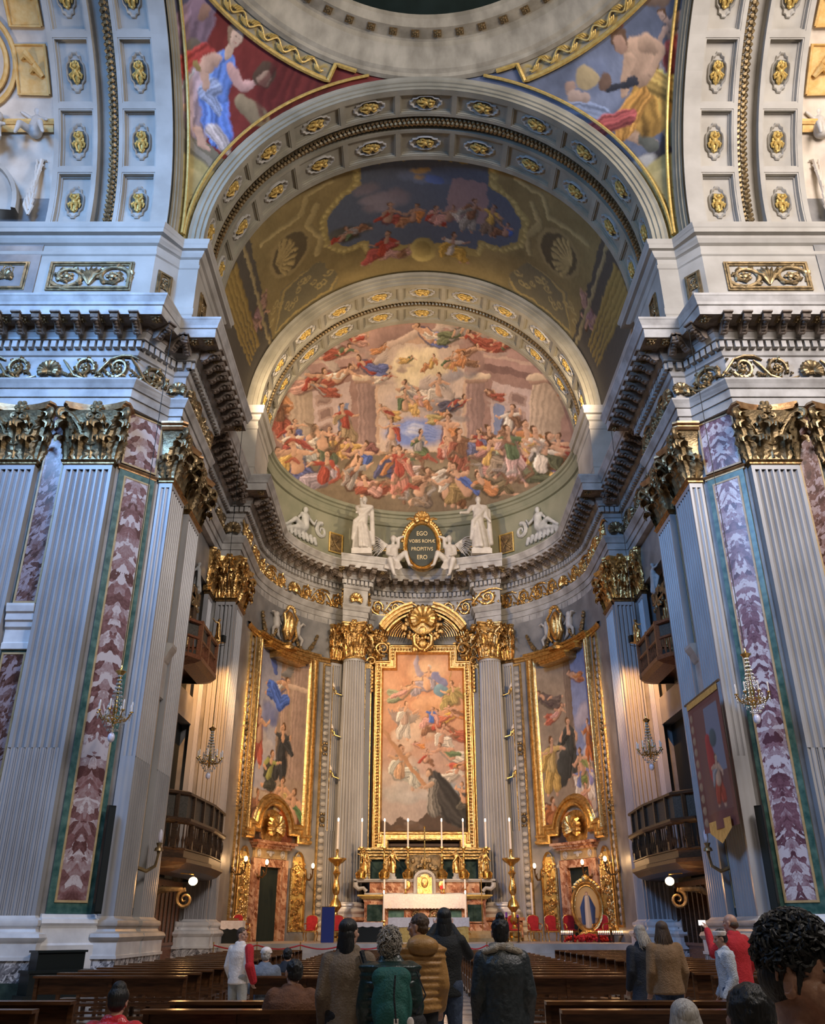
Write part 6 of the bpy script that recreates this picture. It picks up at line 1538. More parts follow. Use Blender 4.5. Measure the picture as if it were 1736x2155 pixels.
t = thing('sanctuary_lamp', 'small red glass light on the altar just right of the tabernacle', 'lamp', (.85, 46.2, 3.1)); mb = MB(); mb.lathe([(.01,.18),(.06,.2),(.07,.36),(.001,.36)],10); mb.build('glass', mat('red_glass',(.6,.02,.02),None,rough=.2,emis=(.8,.03,.02),es=1.2), t); mb = MB(); mb.lathe([(.01,0),(.08,0),(.02,.05),(.02,.18)],10); mb.build('foot', M['brass'], t)
t = thing('processional_cross', 'thin tall gilded staff standing right of the altar', 'staff', (2.75, 45.2, 1.0)); mb = MB(); mb.lathe([(.01,0),(.2,0),(.02,.08),(.025,2.9),(.05,2.95),(.001,3.1)], 8); mb.build('staff', M['brass'], t)
def clothed_table(label, x, y, z0, w_, d_, h_, drop, under):
    t = thing('side_table', label, 'table', (x, y, z0))
    mb = MB(); mb.box(-w_/2, w_/2, -d_/2, d_/2, 0, h_-.02); mb.build('body', under, t, smooth=False)
    mb = MB(); n = 40; o = .04; ring = []
    per = [(-w_/2-o,-d_/2-o),(w_/2+o,-d_/2-o),(w_/2+o,d_/2+o),(-w_/2-o,d_/2+o)]; P4 = []
    for k in range(4):
        for j in range(n//2): P4.append(lp(per[k], per[(k+1) % 4], j/(n/2)))
    mb.loft([[(x_*(1+.02*math.sin(i*.9)*f_), y_*(1+.03*math.sin(i*.9)*f_), h_-drop*f_-(.05*abs(math.sin(i*.5)) if f_ == 1 else 0)) for i, (x_, y_) in enumerate(P4)] for f_ in (1,.5,0)], True); mb.box(-w_/2-o, w_/2+o, -d_/2-o, d_/2+o, h_-.01, h_+.01); mb.build('cloth', M['cloth'], t)
    return t
clothed_table('freestanding altar table with a long white cloth, in front of the high altar steps', .15, 43.6, 1.0, 3.6, 1.0, 1.0, .35, M['goldpaint'])
clothed_table('small black draped table with a white lace top left of the altar', -2.6, 43.4, 1.0, 1.25, .7, .8, .15, M['black'])
clothed_table('black draped stand with a lace-edged white cloth and book far left on the dais', -8.2, 40.3, .9, .85, .6, .95, .28, M['black'])
t = thing('missal', 'closed book with gilt edges lying on the far left black stand', 'book', (-8.2, 40.25, 1.87)); mb = MB(); mb.box(-.22,.22,-.16,.16,0,.02); mb.box(-.22,.22,-.16,.16,.07,.09); mb.build('cover', M['redwood'], t, smooth=False); mb = MB(); mb.box(-.2,.2,-.14,.14,.02,.07); mb.build('pages', M['gold'], t, smooth=False)
point('altar_fill', (0.2, 43.6, 3.4), 200, (1.0,.62,.32), .5)  # added point light to warm the altar; the candle flames have none

# thrones
def throne(label, x, y, rz):
    t = thing('armchair', label, 'chair', (x, y, 1.0), rz, 'red velvet armchairs on the dais')
    mb = MB(); mb.ell((0,.05,.47),(.27,.27,.07),14,6); mb.build('seat', M['redvelvet'], t)
    pts = [(-.25,.50),(-.27,.95)] + [(.27*math.cos(a_), .98+.14*math.sin(a_)) for a_ in [PI-PI*k/8 for k in range(9)]] + [(.27,.95),(.25,.50)]
    mb = MB(); mb.prism(pts, -.27, -.21); mb.build('backrest', M['redvelvet'], t, smooth=False)
    mb = MB(); mb.tube([(x_, -.24, z_) for x_, z_ in pts], .032, 7); mb.tube([(-.25,-.24,.5),(.25,-.24,.5)], .03, 6); mb.tube([(-.27,-.2,.42),(-.27,.3,.42),(.27,.3,.42),(.27,-.2,.42)], .035, 6); mb.build('gilt_frame', M['gold'], t)
    for q in (-1,1):
        mb = MB(); mb.tube([(q*.27,-.24,.78),(q*.32,0,.74),(q*.32,.2,.72),(q*.30,.26,.6),(q*.27,.2,.46)], .028, 7); mb.build('armrest', M['gold'], t)
        for y_ in (.28,-.24): mb = MB(); mb.tube([(q*.26,y_,.42),(q*.29,y_*1.08,.25),(q*.25,y_,.08),(q*.27,y_*1.05,0)], [.04,.03,.025,.035], 7); mb.build('leg', M['gold'], t)
    return t
for x, y, rz, ln in ((4.25,45.3,PI+.0,'first chair right of the altar, partly behind the dark-jacketed person'),(5.2,45.1,PI+.15,'second in the row right of the altar'),(6.0,44.9,PI+.15,'third in the row right of the altar'),(6.85,44.7,PI+.2,'end of the row, left of the oval picture'),(8.05,43.6,PI-.9,'turned chair to the right of the oval picture'),(-5.45,45.6,PI-.1,'single chair left of the altar beside the blue board'),(-4.15,45.0,PI,'chair half hidden behind the blue board'),(-8.2,42.2,PI+.9,'turned chair at the far left behind the black stand')):
    o = throne('red velvet gilt armchair, '+ln, x, y, rz)
t = thing('notice_board', 'tall plain dark blue free-standing board left of the altar', 'board', (-4.33, 42.0, 1.0)); mb = MB(); mb.box(-.28,.28,-.03,.03,.0,1.42); mb.build('panel', mat('blue_board', (.012,.03,.20), None, rough=.5), t, smooth=False)
mb = MB(); mb.box(-.30,-.28,-.04,.04,0,1.44); mb.box(.28,.30,-.04,.04,0,1.44); mb.box(-.3,.3,-.04,.04,1.42,1.44); mb.build('rim', M['brass'], t, smooth=False)
# oval picture
t = thing('oval_painting', 'large oval painting of a woman in a blue mantle, carved gold frame', 'painting', (7.55, 43.9, 1.0))
mb = MB(); rings = []
for k in range(49):
    a_ = 2*PI*k/48; c_, s_ = math.cos(a_), math.sin(a_)
    rings.append([((.74-o)*c_, -y_, 1.45+(1.08-o)*s_) for o, y_ in ((-.02,0),(-.02,.1),(.04,.15),(.10,.13),(.13,.08),(.17,.09),(.2,.02))])
mb.loft(rings); mb.build('frame', M['gold'], t, ang=50)
mb = MB()
mb.tube([(.78*math.cos(PI/2+k*.16), -.04, 1.45+1.12*math.sin(PI/2+k*.16)) for k in range(-5,6)], .05, 6)
for k in range(-5,6): a_ = PI/2+k*.16; mb.ell((.80*math.cos(a_), -.08, 1.45+1.16*math.sin(a_)), (.12,.07,.11), 7, 5)
mb.ell((0,-.1,2.66),(.2,.08,.18),10,6); mb.build('cresting', M['gold'], t); mb = MB()
for q in (-1,1): mb.tube([(q*.1,-.05,.4),(q*.35,-.08,.3),(q*.5,-.08,.12),(q*.62,-.05,0)], [.12,.12,.09,.1], 7)
mb.box(-.35,.35,-.12,.05,.05,.42); mb.build('foot', M['gold'], t)
cv = Canvas(-.62,.62,.45,2.45,90); cv.a[:] = (.50,.34,.14); cv.blob(0,1.7,.6,.75,(.74,.56,.26),0,.9); cv.poly([(-.62,.45),(.62,.45),(.62,1.0),(-.62,1.0)], (.26,.17,.10)); cv.cloud(0,.85,.45,(.40,.28,.18),2,8,.5,.6)
cv.stroke([(-.06,1.85),(-.2,1.4),(-.2,.8)],[.1,.15,.1],(.04,.08,.20),.02,.5,1,.2); cv.stroke([(.06,1.85),(.22,1.4),(.2,.8)],[.1,.15,.1],(.04,.08,.20),.02,.5,1,.2); cv.stroke([(0,1.85),(0,1.4),(.02,.65)],[.1,.12,.15],(.66,.60,.48),.02,.3,1,.15); cv.blob(0,2.02,.075,.1,(.30,.18,.10)); cv.blob(0,2.0,.055,.075,(.66,.46,.32)); 
painted_grid('canvas', 60, 100, lambda U, V: (-.6+1.2*U, -.03+0*U, .45+2.0*V), cv, lambda U, V, X, Y, Z: (X, Z), M['oil'], t, mask=lambda U, V, X, Y, Z: (X/.58)**2+((Z-1.45)/.92)**2 < 1)
t = thing('flower_bank', 'bank of red flowers and cloth on the floor under the oval painting', 'flowers', (7.3, 43.1, 1.0)); mb = MB(); rn = random.Random(8)
for k in range(150): mb.ell((rn.uniform(-1.0,1.0), rn.uniform(-.22,.22), rn.uniform(.02,.3)), rn.uniform(.04,.08), 6, 4)
o = mb.build('petals', M['redvelvet'], t); o['kind'] = 'stuff'
for k, (x, ln) in enumerate(((6.3,'left of the oval painting'),(7.95,'right foot of the oval painting'),(8.6,'near the far right corner of the dais'))):
    t = thing('votive_rack', 'rack of small lit votive candles, '+ln, 'candle rack', (x, 42.6, 1.0)); mb = MB(); mb.box(-.28,.28,-.12,.12,.28,.31); 
    for q in (-.25,.25): mb.box(q-.015,q+.015,-.1,.1,0,.28)
    mb.build('tray', M['black'], t, smooth=False); mb = MB()
    for j in range(7): mb.lathe([(.001,0),(.025,0),(.025,.09),(.001,.09)],8,(-.24+.08*j,0,.31))
    o = mb.build('candles', M['wax'], t); o['kind'] = 'stuff'; mb = MB()
    for j in range(7): mb.ell((-.24+.08*j,0,.43),(.02,.02,.035),6,4)
    o = mb.build('flames', M['glow'], t); o['kind'] = 'stuff'
t = thing('paschal_stand', 'slim brass stand with a tall white candle between the altar column and the chairs', 'candlestick', (5.3, 46.3, 1.0)); mb = MB(); mb.lathe([(.01,0),(.2,0),(.03,.1),(.025,1.1),(.1,1.15),(.02,1.17)],10); mb.build('stand', M['brass'], t); mb = MB(); mb.lathe([(.001,1.16),(.05,1.16),(.05,2.6),(.001,2.6)],10); mb.build('candle', M['wax'], t)
for x, z, ln in ((3.6,1.0,'left'),(4.1,1.0,'right')):
    t = thing('purple_candle', 'short %s purple candle on a thin stand right of the altar, the %s one' % ('lit' if 0 else 'thick', ln), 'candle', (x, 42.3, z)); mb = MB(); mb.lathe([(.01,0),(.14,0),(.02,.05),(.02,.95),(.07,1.0),(.01,1.0)],10); mb.build('stand', M['black'], t); mb = MB(); mb.lathe([(.001,1.0),(.05,1.0),(.05,1.2 if x < 4 else 1.1),(.001,1.22 if x < 4 else 1.12)],10); mb.build('candle', mat('purple_wax',(.30,.06,.34),None,rough=.5), t)
# low rope barrier along the dais front
for s, ln, xa, xb in ((-1,'left',-8.4,-1.6),(1,'right',1.4,3.2)):
    t = thing('rope_barrier', 'low red rope barrier between slim posts along the %s front of the dais' % ln, 'barrier', (xa, 37.6, 0)); n = 4 if s < 0 else 2
    for k in range(n+1): mb = MB(); x = (xb-xa)*k/n; mb.lathe([(.01,0),(.14,0),(.02,.04),(.02,1.02),(.035,1.06),(.001,1.1)],8,(x,0,0)); mb.build('post', M['brass'], t)
    for k in range(n): x0 = (xb-xa)*k/n; L = (xb-xa)/n; mb = MB(); mb.tube([(x0+L*j/8, 0, .98-.14*math.sin(PI*j/8)) for j in range(9)], .025, 6); mb.build('rope', M['redvelvet'], t)

# ------------------------------------------------------------------ tablet, statues and angels on the apse cornice
t = thing('inscription_tablet', 'dark oval tablet with gold lettering and gilt rim on the apse cornice', 'tablet', (.05, 48.15, 22.65))
mb = MB(); mb.loft([[((.92)*math.cos(a_), y_, 1.42*math.sin(a_)) for a_ in [2*PI*k/40 for k in range(40)]] for y_ in (0,.2)], True, True); mb.build('slab', mat('tablet_black', (.045,.05,.035), None, rough=.4), t, smooth=False)
mb = MB(); rings = []
for k in range(49):
    a_ = 2*PI*k/48; rings.append([((.88+o)*math.cos(a_), -y_, (1.38+o)*math.sin(a_)) for o, y_ in ((0,0),(.02,.1),(.1,.16),(.14,.08),(.18,.14),(.26,.16),(.3,.05),(.3,-.2))])
mb.loft(rings); 
for q in (-1,1):
    for k in range(9): a_ = PI/2+q*(.45+.12*k); mb.ell((1.25*math.cos(a_), -.05, 1.75*math.sin(a_)), (.12,.1,.12), 6, 4)
mb.build('rim', M['gold'], t, ang=50)
mb = MB(); shell(mb, .55, 11, 230, .4, (0,0,1.65)); mb.v = [(x, -y-.1, z) for x, y, z in mb.v]
for q in (-1,1): mb.tube([(q*.3,-.15,1.6),(q*.7,-.15,1.75),(q*.95,-.15,1.7)], [.12,.1,.06], 7)
mb.build('shell', M['gold'], t)
for k, (txt, z, sz) in enumerate((('EGO',.78,.40),('VOBIS ROM\u00c6',.27,.31),('PROPITIVS',-.25,.34),('ERO',-.80,.40))):
    c = bpy.data.curves.new('lettering', 'FONT'); c.body = txt; c.size = sz; c.align_x = 'CENTER'; c.align_y = 'CENTER'; c.extrude = .015; c.space_character = 1.02
    c.materials.append(mat('letter_gold', (.78,.62,.34), None, rough=.4)) if k == 0 else c.materials.append(bpy.data.materials['letter_gold'])
    o0 = bpy.data.objects.new('lettering', c); COL.objects.link(o0); bpy.context.view_layer.update(); me = bpy.data.meshes.new_from_object(o0.evaluated_get(bpy.context.evaluated_depsgraph_get())); bpy.data.objects.remove(o0); o = link('lettering', me, t); o.location = (0, -.02, z); o.rotation_euler = (PI/2, 0, 0); o.scale = (.84, 1, 1)
for s, ln, kw in ((-1,'left',dict(lean=.02, armL=(-.10,.16,.62), armR=(-.03,.2,.86), seed=3)),(1,'right',dict(lean=-.02, armL=(-.34,.18,.60), armR=(.17,.02,.52), seed=8))):
    t = thing('marble_statue', 'white marble standing robed figure on the apse cornice, %s of the inscribed tablet' % ln, 'statue', (s*3.55, 46.95, 21.42))
    mb = MB(); mb.box(-.6,.6,-.5,.5,0,.32); mb.box(-.52,.52,-.42,.42,.32,.42); mb.build('plinth', M['statue'], t, smooth=False)
    mb = MB(); mb.M = Matrix.Translation((0,0,.4)); robed(mb, 3.6, **kw); o = remesh(mb.build('figure', M['statue'], t), .055, 1)
for s, ln in ((-1,'left'),(1,'right')):
    t = thing('marble_angel', 'white marble winged angel seated beside the %s edge of the inscribed tablet' % ln, 'statue', (s*1.72, 47.8, 21.05))
    mb = MB(); e = s
    mb.cap((0,0,.35),.36,(-.05*e,0,1.1),.27,12); mb.cap((-.25,0,1.35),.16,(.25,0,1.35),.16); mb.cap((0,0,1.4),.11,(.0,-.05,1.65),.1); mb.ell((-.02*e,-.08,1.85),(.18,.21,.24),12,10); mb.ell((-.02*e,.02,1.92),(.21,.2,.2),10,8)
    mb.cap((-.3*e,0,1.35),.13,(-.35*e,-.1,1.9),.10); mb.cap((-.35*e,-.1,1.9),.10,(-.65*e,-.2,1.95),.07); mb.cap((.3*e,0,1.3),.13,(.35*e,-.2,.8),.1); mb.cap((.35*e,-.2,.8),.1,(0,-.45,.6),.07)
    mb.cap((-.1*e,-.1,.3),.22,(-.75*e,-.5,.75),.17); mb.cap((-.75*e,-.5,.75),.16,(-1.0*e,-.55,-.05),.09); mb.cap((-1.0*e,-.55,-.05),.09,(-1.15*e,-.7,-.15),.06)
    mb.cap((.1*e,-.1,.25),.24,(.15*e,-.75,.2),.2); mb.cap((.15*e,-.75,.2),.19,(-.1*e,-.75,-.75),.09); mb.cap((-.1*e,-.75,-.75),.09,(-.2*e,-.92,-.85),.06)
    for k in range(7): mb.cap((.35*e-.1*k*e,-.2,.35),.12,(.45*e-.16*k*e,-.62,-.25-.05*(k%3)),.09,8)
    remesh(mb.build('figure', M['statue'], t), .05, 1)
    mb = MB()
    for row, (z_, L, n_) in enumerate(((1.45,1.75,8),(1.3,1.2,7),(1.2,.8,6))):
        for k in range(n_):
            b_ = .45-.17*k; l_ = L*(1-.05*k)
            mb.tube([(e*.2,.15-.03*row,z_),(e*(.2+l_*.5*math.cos(b_)),.22-.05*row,z_+.3+l_*.4*math.sin(b_)),(e*(.2+l_*math.cos(b_)),.15-.05*row,z_+l_*math.sin(b_))],[.06,.12,.05],6,.5)
    mb.build('wing', M['statue'], t)
    az = s*54; ox, oy = at_az(az, 8.72); t = thing('river_figure_relief', 'pale reclining figure in relief on the green attic wall, %s side' % ln, 'relief figure', (ox, oy, 22.9), ang_az(az)-PI/2); e = s
    mb = MB(); mb.cap((0,.12,.1),.3,(.0,.15,.75),.25); mb.cap((-.25,.12,.85),.14,(.25,.12,.85),.14); mb.ell((0,.15,1.2),(.17,.15,.22),10,8); mb.cap((-.1*e,.15,0),.22,(-.9*e,.25,.25),.16); mb.cap((-.9*e,.25,.25),.15,(-1.6*e,.2,-.35),.09); mb.cap((0,.15,-.05),.2,(-.8*e,.15,-.2),.15); mb.cap((-.8*e,.15,-.2),.14,(-1.5*e,.12,-.5),.08)
    mb.cap((.3*e,.12,.8),.11,(.75*e,.2,.5),.09); mb.cap((.75*e,.2,.5),.08,(1.0*e,.15,.9),.06); mb.cap((-.3*e,.12,.8),.1,(-.6*e,.2,.5),.08)
    for k in range(8): mb.cap((-1.5*e+.35*k*e,.08,-.3-.05*(k%2)),.14,(-1.35*e+.35*k*e,.08,-.65),.12,8)
    remesh(mb.build('figure', M['relief'], t), .06, 1)
    mb = MB(); sp = spiral(-e*-1.5, .35, .5, PI/2, e*1.4, 22, .1); mb.tube(sp, [.16*(1-k/30) for k in range(23)], 7); mb.build('shell_horn', M['relief'], t)
    az = s*37; ox, oy = at_az(az, 8.72); t = thing('relief_panel', 'small gold-edged relief panel behind the %s cornice statue' % ln, 'relief', (ox, oy, 22.75), ang_az(az)-PI/2); mb = MB()
    moulded(mb, [(-.5,-.65),(-.5,.65),(.5,.65),(.5,-.65)], [(0,0),(0,.08),(.05,.1),(.09,.02)], True); mb.build('frame', M['goldpaint'], t, ang=30); mb = MB(); mb.box(-.42,.42,0,.03,-.57,.57); mb.tube([(-.3,.05,-.4),(.1,.08,.0),(.3,.05,.45)],.07,6); mb.tube([(.3,.05,-.3),(0,.08,.1),(-.25,.05,.4)],.06,6); mb.build('relief', M['golddull'], t)
mb = MB()
for zz in (22.85, 23.0): mb.loft([[(x, y, z) for x, y in arc(r, -26, 26, 24)] for r, z in ((8.75,zz),(8.68,zz+.01),(8.68,zz+.07),(8.75,zz+.08))])
o = mb.build('trim_gold_line', M['gold'], smooth=False); o['kind'] = 'structure'; o['label'] = 'double gold line behind the cornice tablet'

# ------------------------------------------------------------------ choir lofts
def flood(label, x, y, z, rz):
    t = thing('flood_lamp', label, 'lamp', (x, y, z), rz); mb = MB(); mb.box(-.16,.16,-.1,.1,.12,.42); mb.build('housing', M['black'], t, smooth=False); mb = MB(); mb.box(-.13,.13,.1,.11,.15,.39); mb.build('lens', M['bulboff'], t, smooth=False); mb = MB(); mb.tube([(-.18,0,.27),(-.18,0,0),(.18,0,0),(.18,0,.27)], .015, 6); mb.build('bracket', M['black'], t)
for s, nm in ((-1,'left'),(1,'right')):
    X = lambda v: s*v
    # lower balcony
    t = thing('choir_balcony', 'dark wooden choir balcony with lattice screen low on the %s' % nm, 'balcony', (X(9.2), 34.5, 3.3))
    plan = [(10.0,30.5),(9.0,30.5),(8.42,31.3),(8.25,34.6),(8.42,37.6),(8.9,38.2),(10.0,38.2)]
    loc = lambda pts: [(X(x)-X(9.2), y-34.5) for x, y in pts]
    def offs(d): return [(x-(d if 0 < i < 6 else 0), y+(d*(-1 if i < 2 else (1 if i > 4 else 0)))) for i, (x, y) in enumerate(plan)]
    mb = MB(); p0, p1 = loc(offs(-.25)), loc(offs(.12))
    mb.loft([[(x, y, z) for x, y in loc(offs(d))] for d, z in ((-.9,-.05),(-.4,.0),(-.1,.1),(.05,.25),(.12,.3),(.12,.42),(.0,.46))]); mb.prismz(loc(offs(0)), .40, .46); mb.build('floor_moulding', M['wood'], t, smooth=False)
    mb = MB(); mb.loft([[(x, y, z) for x, y in loc(offs(d))] for d, z in ((0,.44),(0,.68),(.04,.7),(.04,.74),(0,.76))]); mb.loft([[(x, y, z) for x, y in loc(offs(d))] for d, z in ((0,1.5),(.08,1.55),(.14,1.62),(.14,1.70),(0,1.72))]); mb.loft([[(x, y, z) for x, y in loc(offs(d))] for d, z in ((-.03,2.45),(.06,2.48),(.06,2.56),(-.03,2.6))]); mb.build('rails', M['wood'], t, smooth=False)
    mb = MB(); mb.loft([[(x, y, z) for x, y in loc(offs(-.04))] for z in (1.70,2.48)]); mb.build('lattice_screen', M['lattice'], t, smooth=False)
    pts = [q for q in stations(plan, plan, 0, 1.15, 1)]
    for (x, y, a_, l) in pts:
        mb = MB(); lx, ly = X(x)-X(9.2), y-34.5
        mb.M = Matrix.Translation((lx, ly, 0)); mb.box(-.09,.09,-.09,.09,.74,1.52); mb.box(-.06,.06,-.06,.06,1.7,2.5); mb.ell((-s*.1,0,1.2),(.05,.05,.22),7,5); mb.build('post', M['wood'], t, smooth=False)
    mb = MB()
    for (x, y, a_, l) in stations(plan, plan, 0, .21, 1): mb.lathe([(.02,.74),(.03,.85),(.055,1.0),(.025,1.15),(.02,1.5)], 6, (X(x)-X(9.2), y-34.5, 0))
    o = mb.build('balusters', M['wood'], t); o['kind'] = 'stuff'
    # upper loft
    t = thing('organ_loft', 'red-brown wooden organ loft high in the %s choir bay' % nm, 'balcony', (X(9.2), 32.0, 10.4))
    pl2 = [(10.0,30.4),(8.9,30.4),(8.55,30.9),(8.55,33.6),(8.9,34.1),(10.0,34.1)]; l2 = lambda d: [(X(x-(d if 0 < i < 5 else 0))-X(9.2), y-32+(-d if i < 2 else (d if i > 3 else 0))) for i, (x, y) in enumerate(pl2)]
    mb = MB(); mb.loft([[(x, y, z) for x, y in l2(d)] for d, z in ((-.6,-.1),(-.1,.0),(.12,.1),(.12,.25),(0,.3))]); mb.prismz(l2(0), .2, .28); mb.loft([[(x, y, z) for x, y in l2(d)] for d, z in ((0,.85),(.05,.88),(.05,.95),(0,.98))]); mb.loft([[(x, y, z) for x, y in l2(d)] for d, z in ((0,1.42),(.08,1.45),(.08,1.55),(0,1.58))]); mb.build('rails', M['redwood'], t, smooth=False)
    mb = MB(); mb.loft([[(x, y, z) for x, y in l2(-.03)] for z in (.95,1.45)]); mb.build('panels', M['lattice'], t, smooth=False)
    mb = MB()
    for (x, y, a_, l) in stations(pl2, pl2, 0, .2, 1): mb.lathe([(.02,.28),(.05,.5),(.02,.7),(.02,.88)], 6, (X(x)-X(9.2), y-32, 0))
    o = mb.build('balusters', M['redwood'], t); o['kind'] = 'stuff'
    for (x, y) in ((8.55,30.9),(8.55,32.2),(8.55,33.6)): mb = MB(); mb.M = Matrix.Translation((X(x)-X(9.2), y-32, 0)); mb.box(-.08,.08,-.08,.08,.25,1.6); mb.build('post', M['redwood'], t, smooth=False)
    # organ case behind, carved columns, white figures on top
    t = thing('organ_case', 'dark carved organ case with gilded foliage behind the %s upper loft' % nm, 'organ', (X(10.1), 34.0, 11.2))
    mb = MB(); mb.box(-.2,.2,-2.2,-1.6,-.4,3.2); mb.box(-.2,.2,.6,1.2,-.4,3.2); mb.box(-.25,.25,-2.4,1.4,3.0,3.4); mb.box(-.05,.05,-1.6,.6,-.4,3.0); mb.build('case', M['wood'], t, smooth=False)
    for k in range(7): mb = MB(); y_ = -1.4+.3*k; mb.lathe([(.02,-.3),(.1,0),(.1,2.2+.25*(3-abs(k-3))),(.01,2.2+.25*(3-abs(k-3)))],8,(-s*.12,y_,0)); mb.build('pipe', M['bronze'], t)
    mb = MB(); rn = random.Random(5)
    mb.box(-s*.2-.05,-s*.2+.05,-2.35,1.35,2.95,3.3)
    for k in range(40): mb.ell((-s*.2, rn.uniform(-2.3,1.3), rn.uniform(2.7,3.5)), (.1,.12,.12), 6, 4)
    remesh(mb.build('carving', M['golddull'], t), .04, 1)
    for k, (y, z, h) in enumerate(((33.0,14.65,1.5),(34.9,14.65,1.4),(31.6,14.65,1.2))):
        t = thing('putto_statue', 'grey-white carved child figure on top of the %s organ case, %s' % (nm, ['in the middle','nearer the altar','nearer the nave'][k]), 'statue', (X(9.95), y, z), -s*PI/2+PI)
        mb = MB(); robed(mb, h, .03, (-.35,.1,.9 if k else .6), (.3,.2,.6), k+5); remesh(mb.build('figure', M['relief'], t), .035, 1)
    t = thing('angel_candleholder', 'small bright gilded angel on the corner of the %s upper loft' % nm, 'statuette', (X(8.5), 33.5, 11.98), PI/2*s)
    mb = MB(); robed(mb, 1.0, .03, (-.3,.15,.7), (.35,.2,.9), 4); remesh(mb.build('figure', M['gold'], t), .022, 1)
    flood('black flood lamp on the corner of the %s upper loft' % nm, X(8.45), 33.95, 11.98, s*.4); flood('black flood lamp clamped at the end of the %s main cornice' % nm, X(8.0), 31.6, 21.5, s*.3)
    flood('small black flood lamp on the %s cornice end near the fresco' % nm, X(7.9), 42.4, 21.5, s*.8)
    # recess content under the lower balcony: wood panelling, lamp, gilded scroll
    t = thing('choir_stall', 'brown wooden panelled stall with fluted pilasters under the %s balcony' % nm, 'stall', (X(9.95), 34.0, 0))
    mb = MB(); mb.box(-.05,.15,-3.4,3.4,0,3.2); mb.box(-.15,.2,-3.4,3.4,1.0,1.1); mb.box(-.3,.2,-3.4,3.4,0,.12); mb.build('panelling', M['redwood'], t, smooth=False)
    for k in range(12):
        mb = MB(); y_ = -3.2+.58*k; mb.box(-s*.12-.06,-s*.12+.06,y_-.06,y_+.06,1.1,3.0); mb.build('fluted_post', M['wood'], t, smooth=False)
    mb = MB(); mb.tube(spiral(0, 0, .3, PI/2, s*1.6, 24), [.07*(1-k/34) for k in range(25)], 8)
    mb.tube([(-s*.1,0,.3),(-s*.8,0,.32),(-s*1.4,0,-.1),(-s*1.7,0,-.7)], [.07,.09,.09,.06], 8); 
    for k in range(8): mb.ell((-s*(.5+.14*k), .06, .3-.03*k*k*.25), (.1,.09,.1), 6, 4)
    t = thing('gilded_bracket', 'carved gilded scroll bracket below the %s balcony lamp' % nm, 'bracket', (X(8.2), 31.2, 2.45)); mb.v = [(x*-1 if False else x, y, z) for x, y, z in mb.v]; mb.v = [(-x, y, z) for x, y, z in mb.v]; mb.build('scroll', M['golddull'], t)
    t = thing('globe_lamp', 'glowing round lamp under the %s choir balcony' % nm, 'lamp', (X(7.95), 31.1, 3.0)); mb = MB(); mb.ell((0,0,.0),(.15,.15,.13),12,10); mb.build('globe', M['glow'], t); mb = MB(); mb.tube([(0,0,.12),(0,0,.22),(X(.45),0,.24)], .02, 6); mb.build('arm', M['brass'], t)
    point('globe_light', (X(7.95), 30.8, 2.85), 42, (1.0,.50,.18), .15)
    # sconce candles on the great columns
    for k, z in enumerate((13.6, 11.3, 9.1)):
        t = thing('column_sconce', 'small three-candle bracket on the %s altar column, %s' % (nm, ['uppermost','middle','lowest of the three'][k]), 'sconce', (X(4.72), 47.7, z), -s*PI/2+.0)
        mb = MB(); mb.tube([(0,-.2,-.3),(0,.1,-.2),(0,.15,0)],.03,6)
        for q in (-1,0,1): mb.tube([(0,.1,-.2),(q*.18,.2,-.22),(q*.3,.25,-.05),(q*.3,.25,.05)],.022,6); mb.lathe([(.01,0),(.07,.02),(.06,.05),(.01,.05)],8,(q*.3,.25,.05))
        mb.build('bracket', M['brass'], t)
        for q in (-1,0,1): mb = MB(); mb.lathe([(.001,.08),(.025,.08),(.025,.32),(.001,.34)],8,(q*.3,.25,0)); mb.build('candle', M['wax'], t)

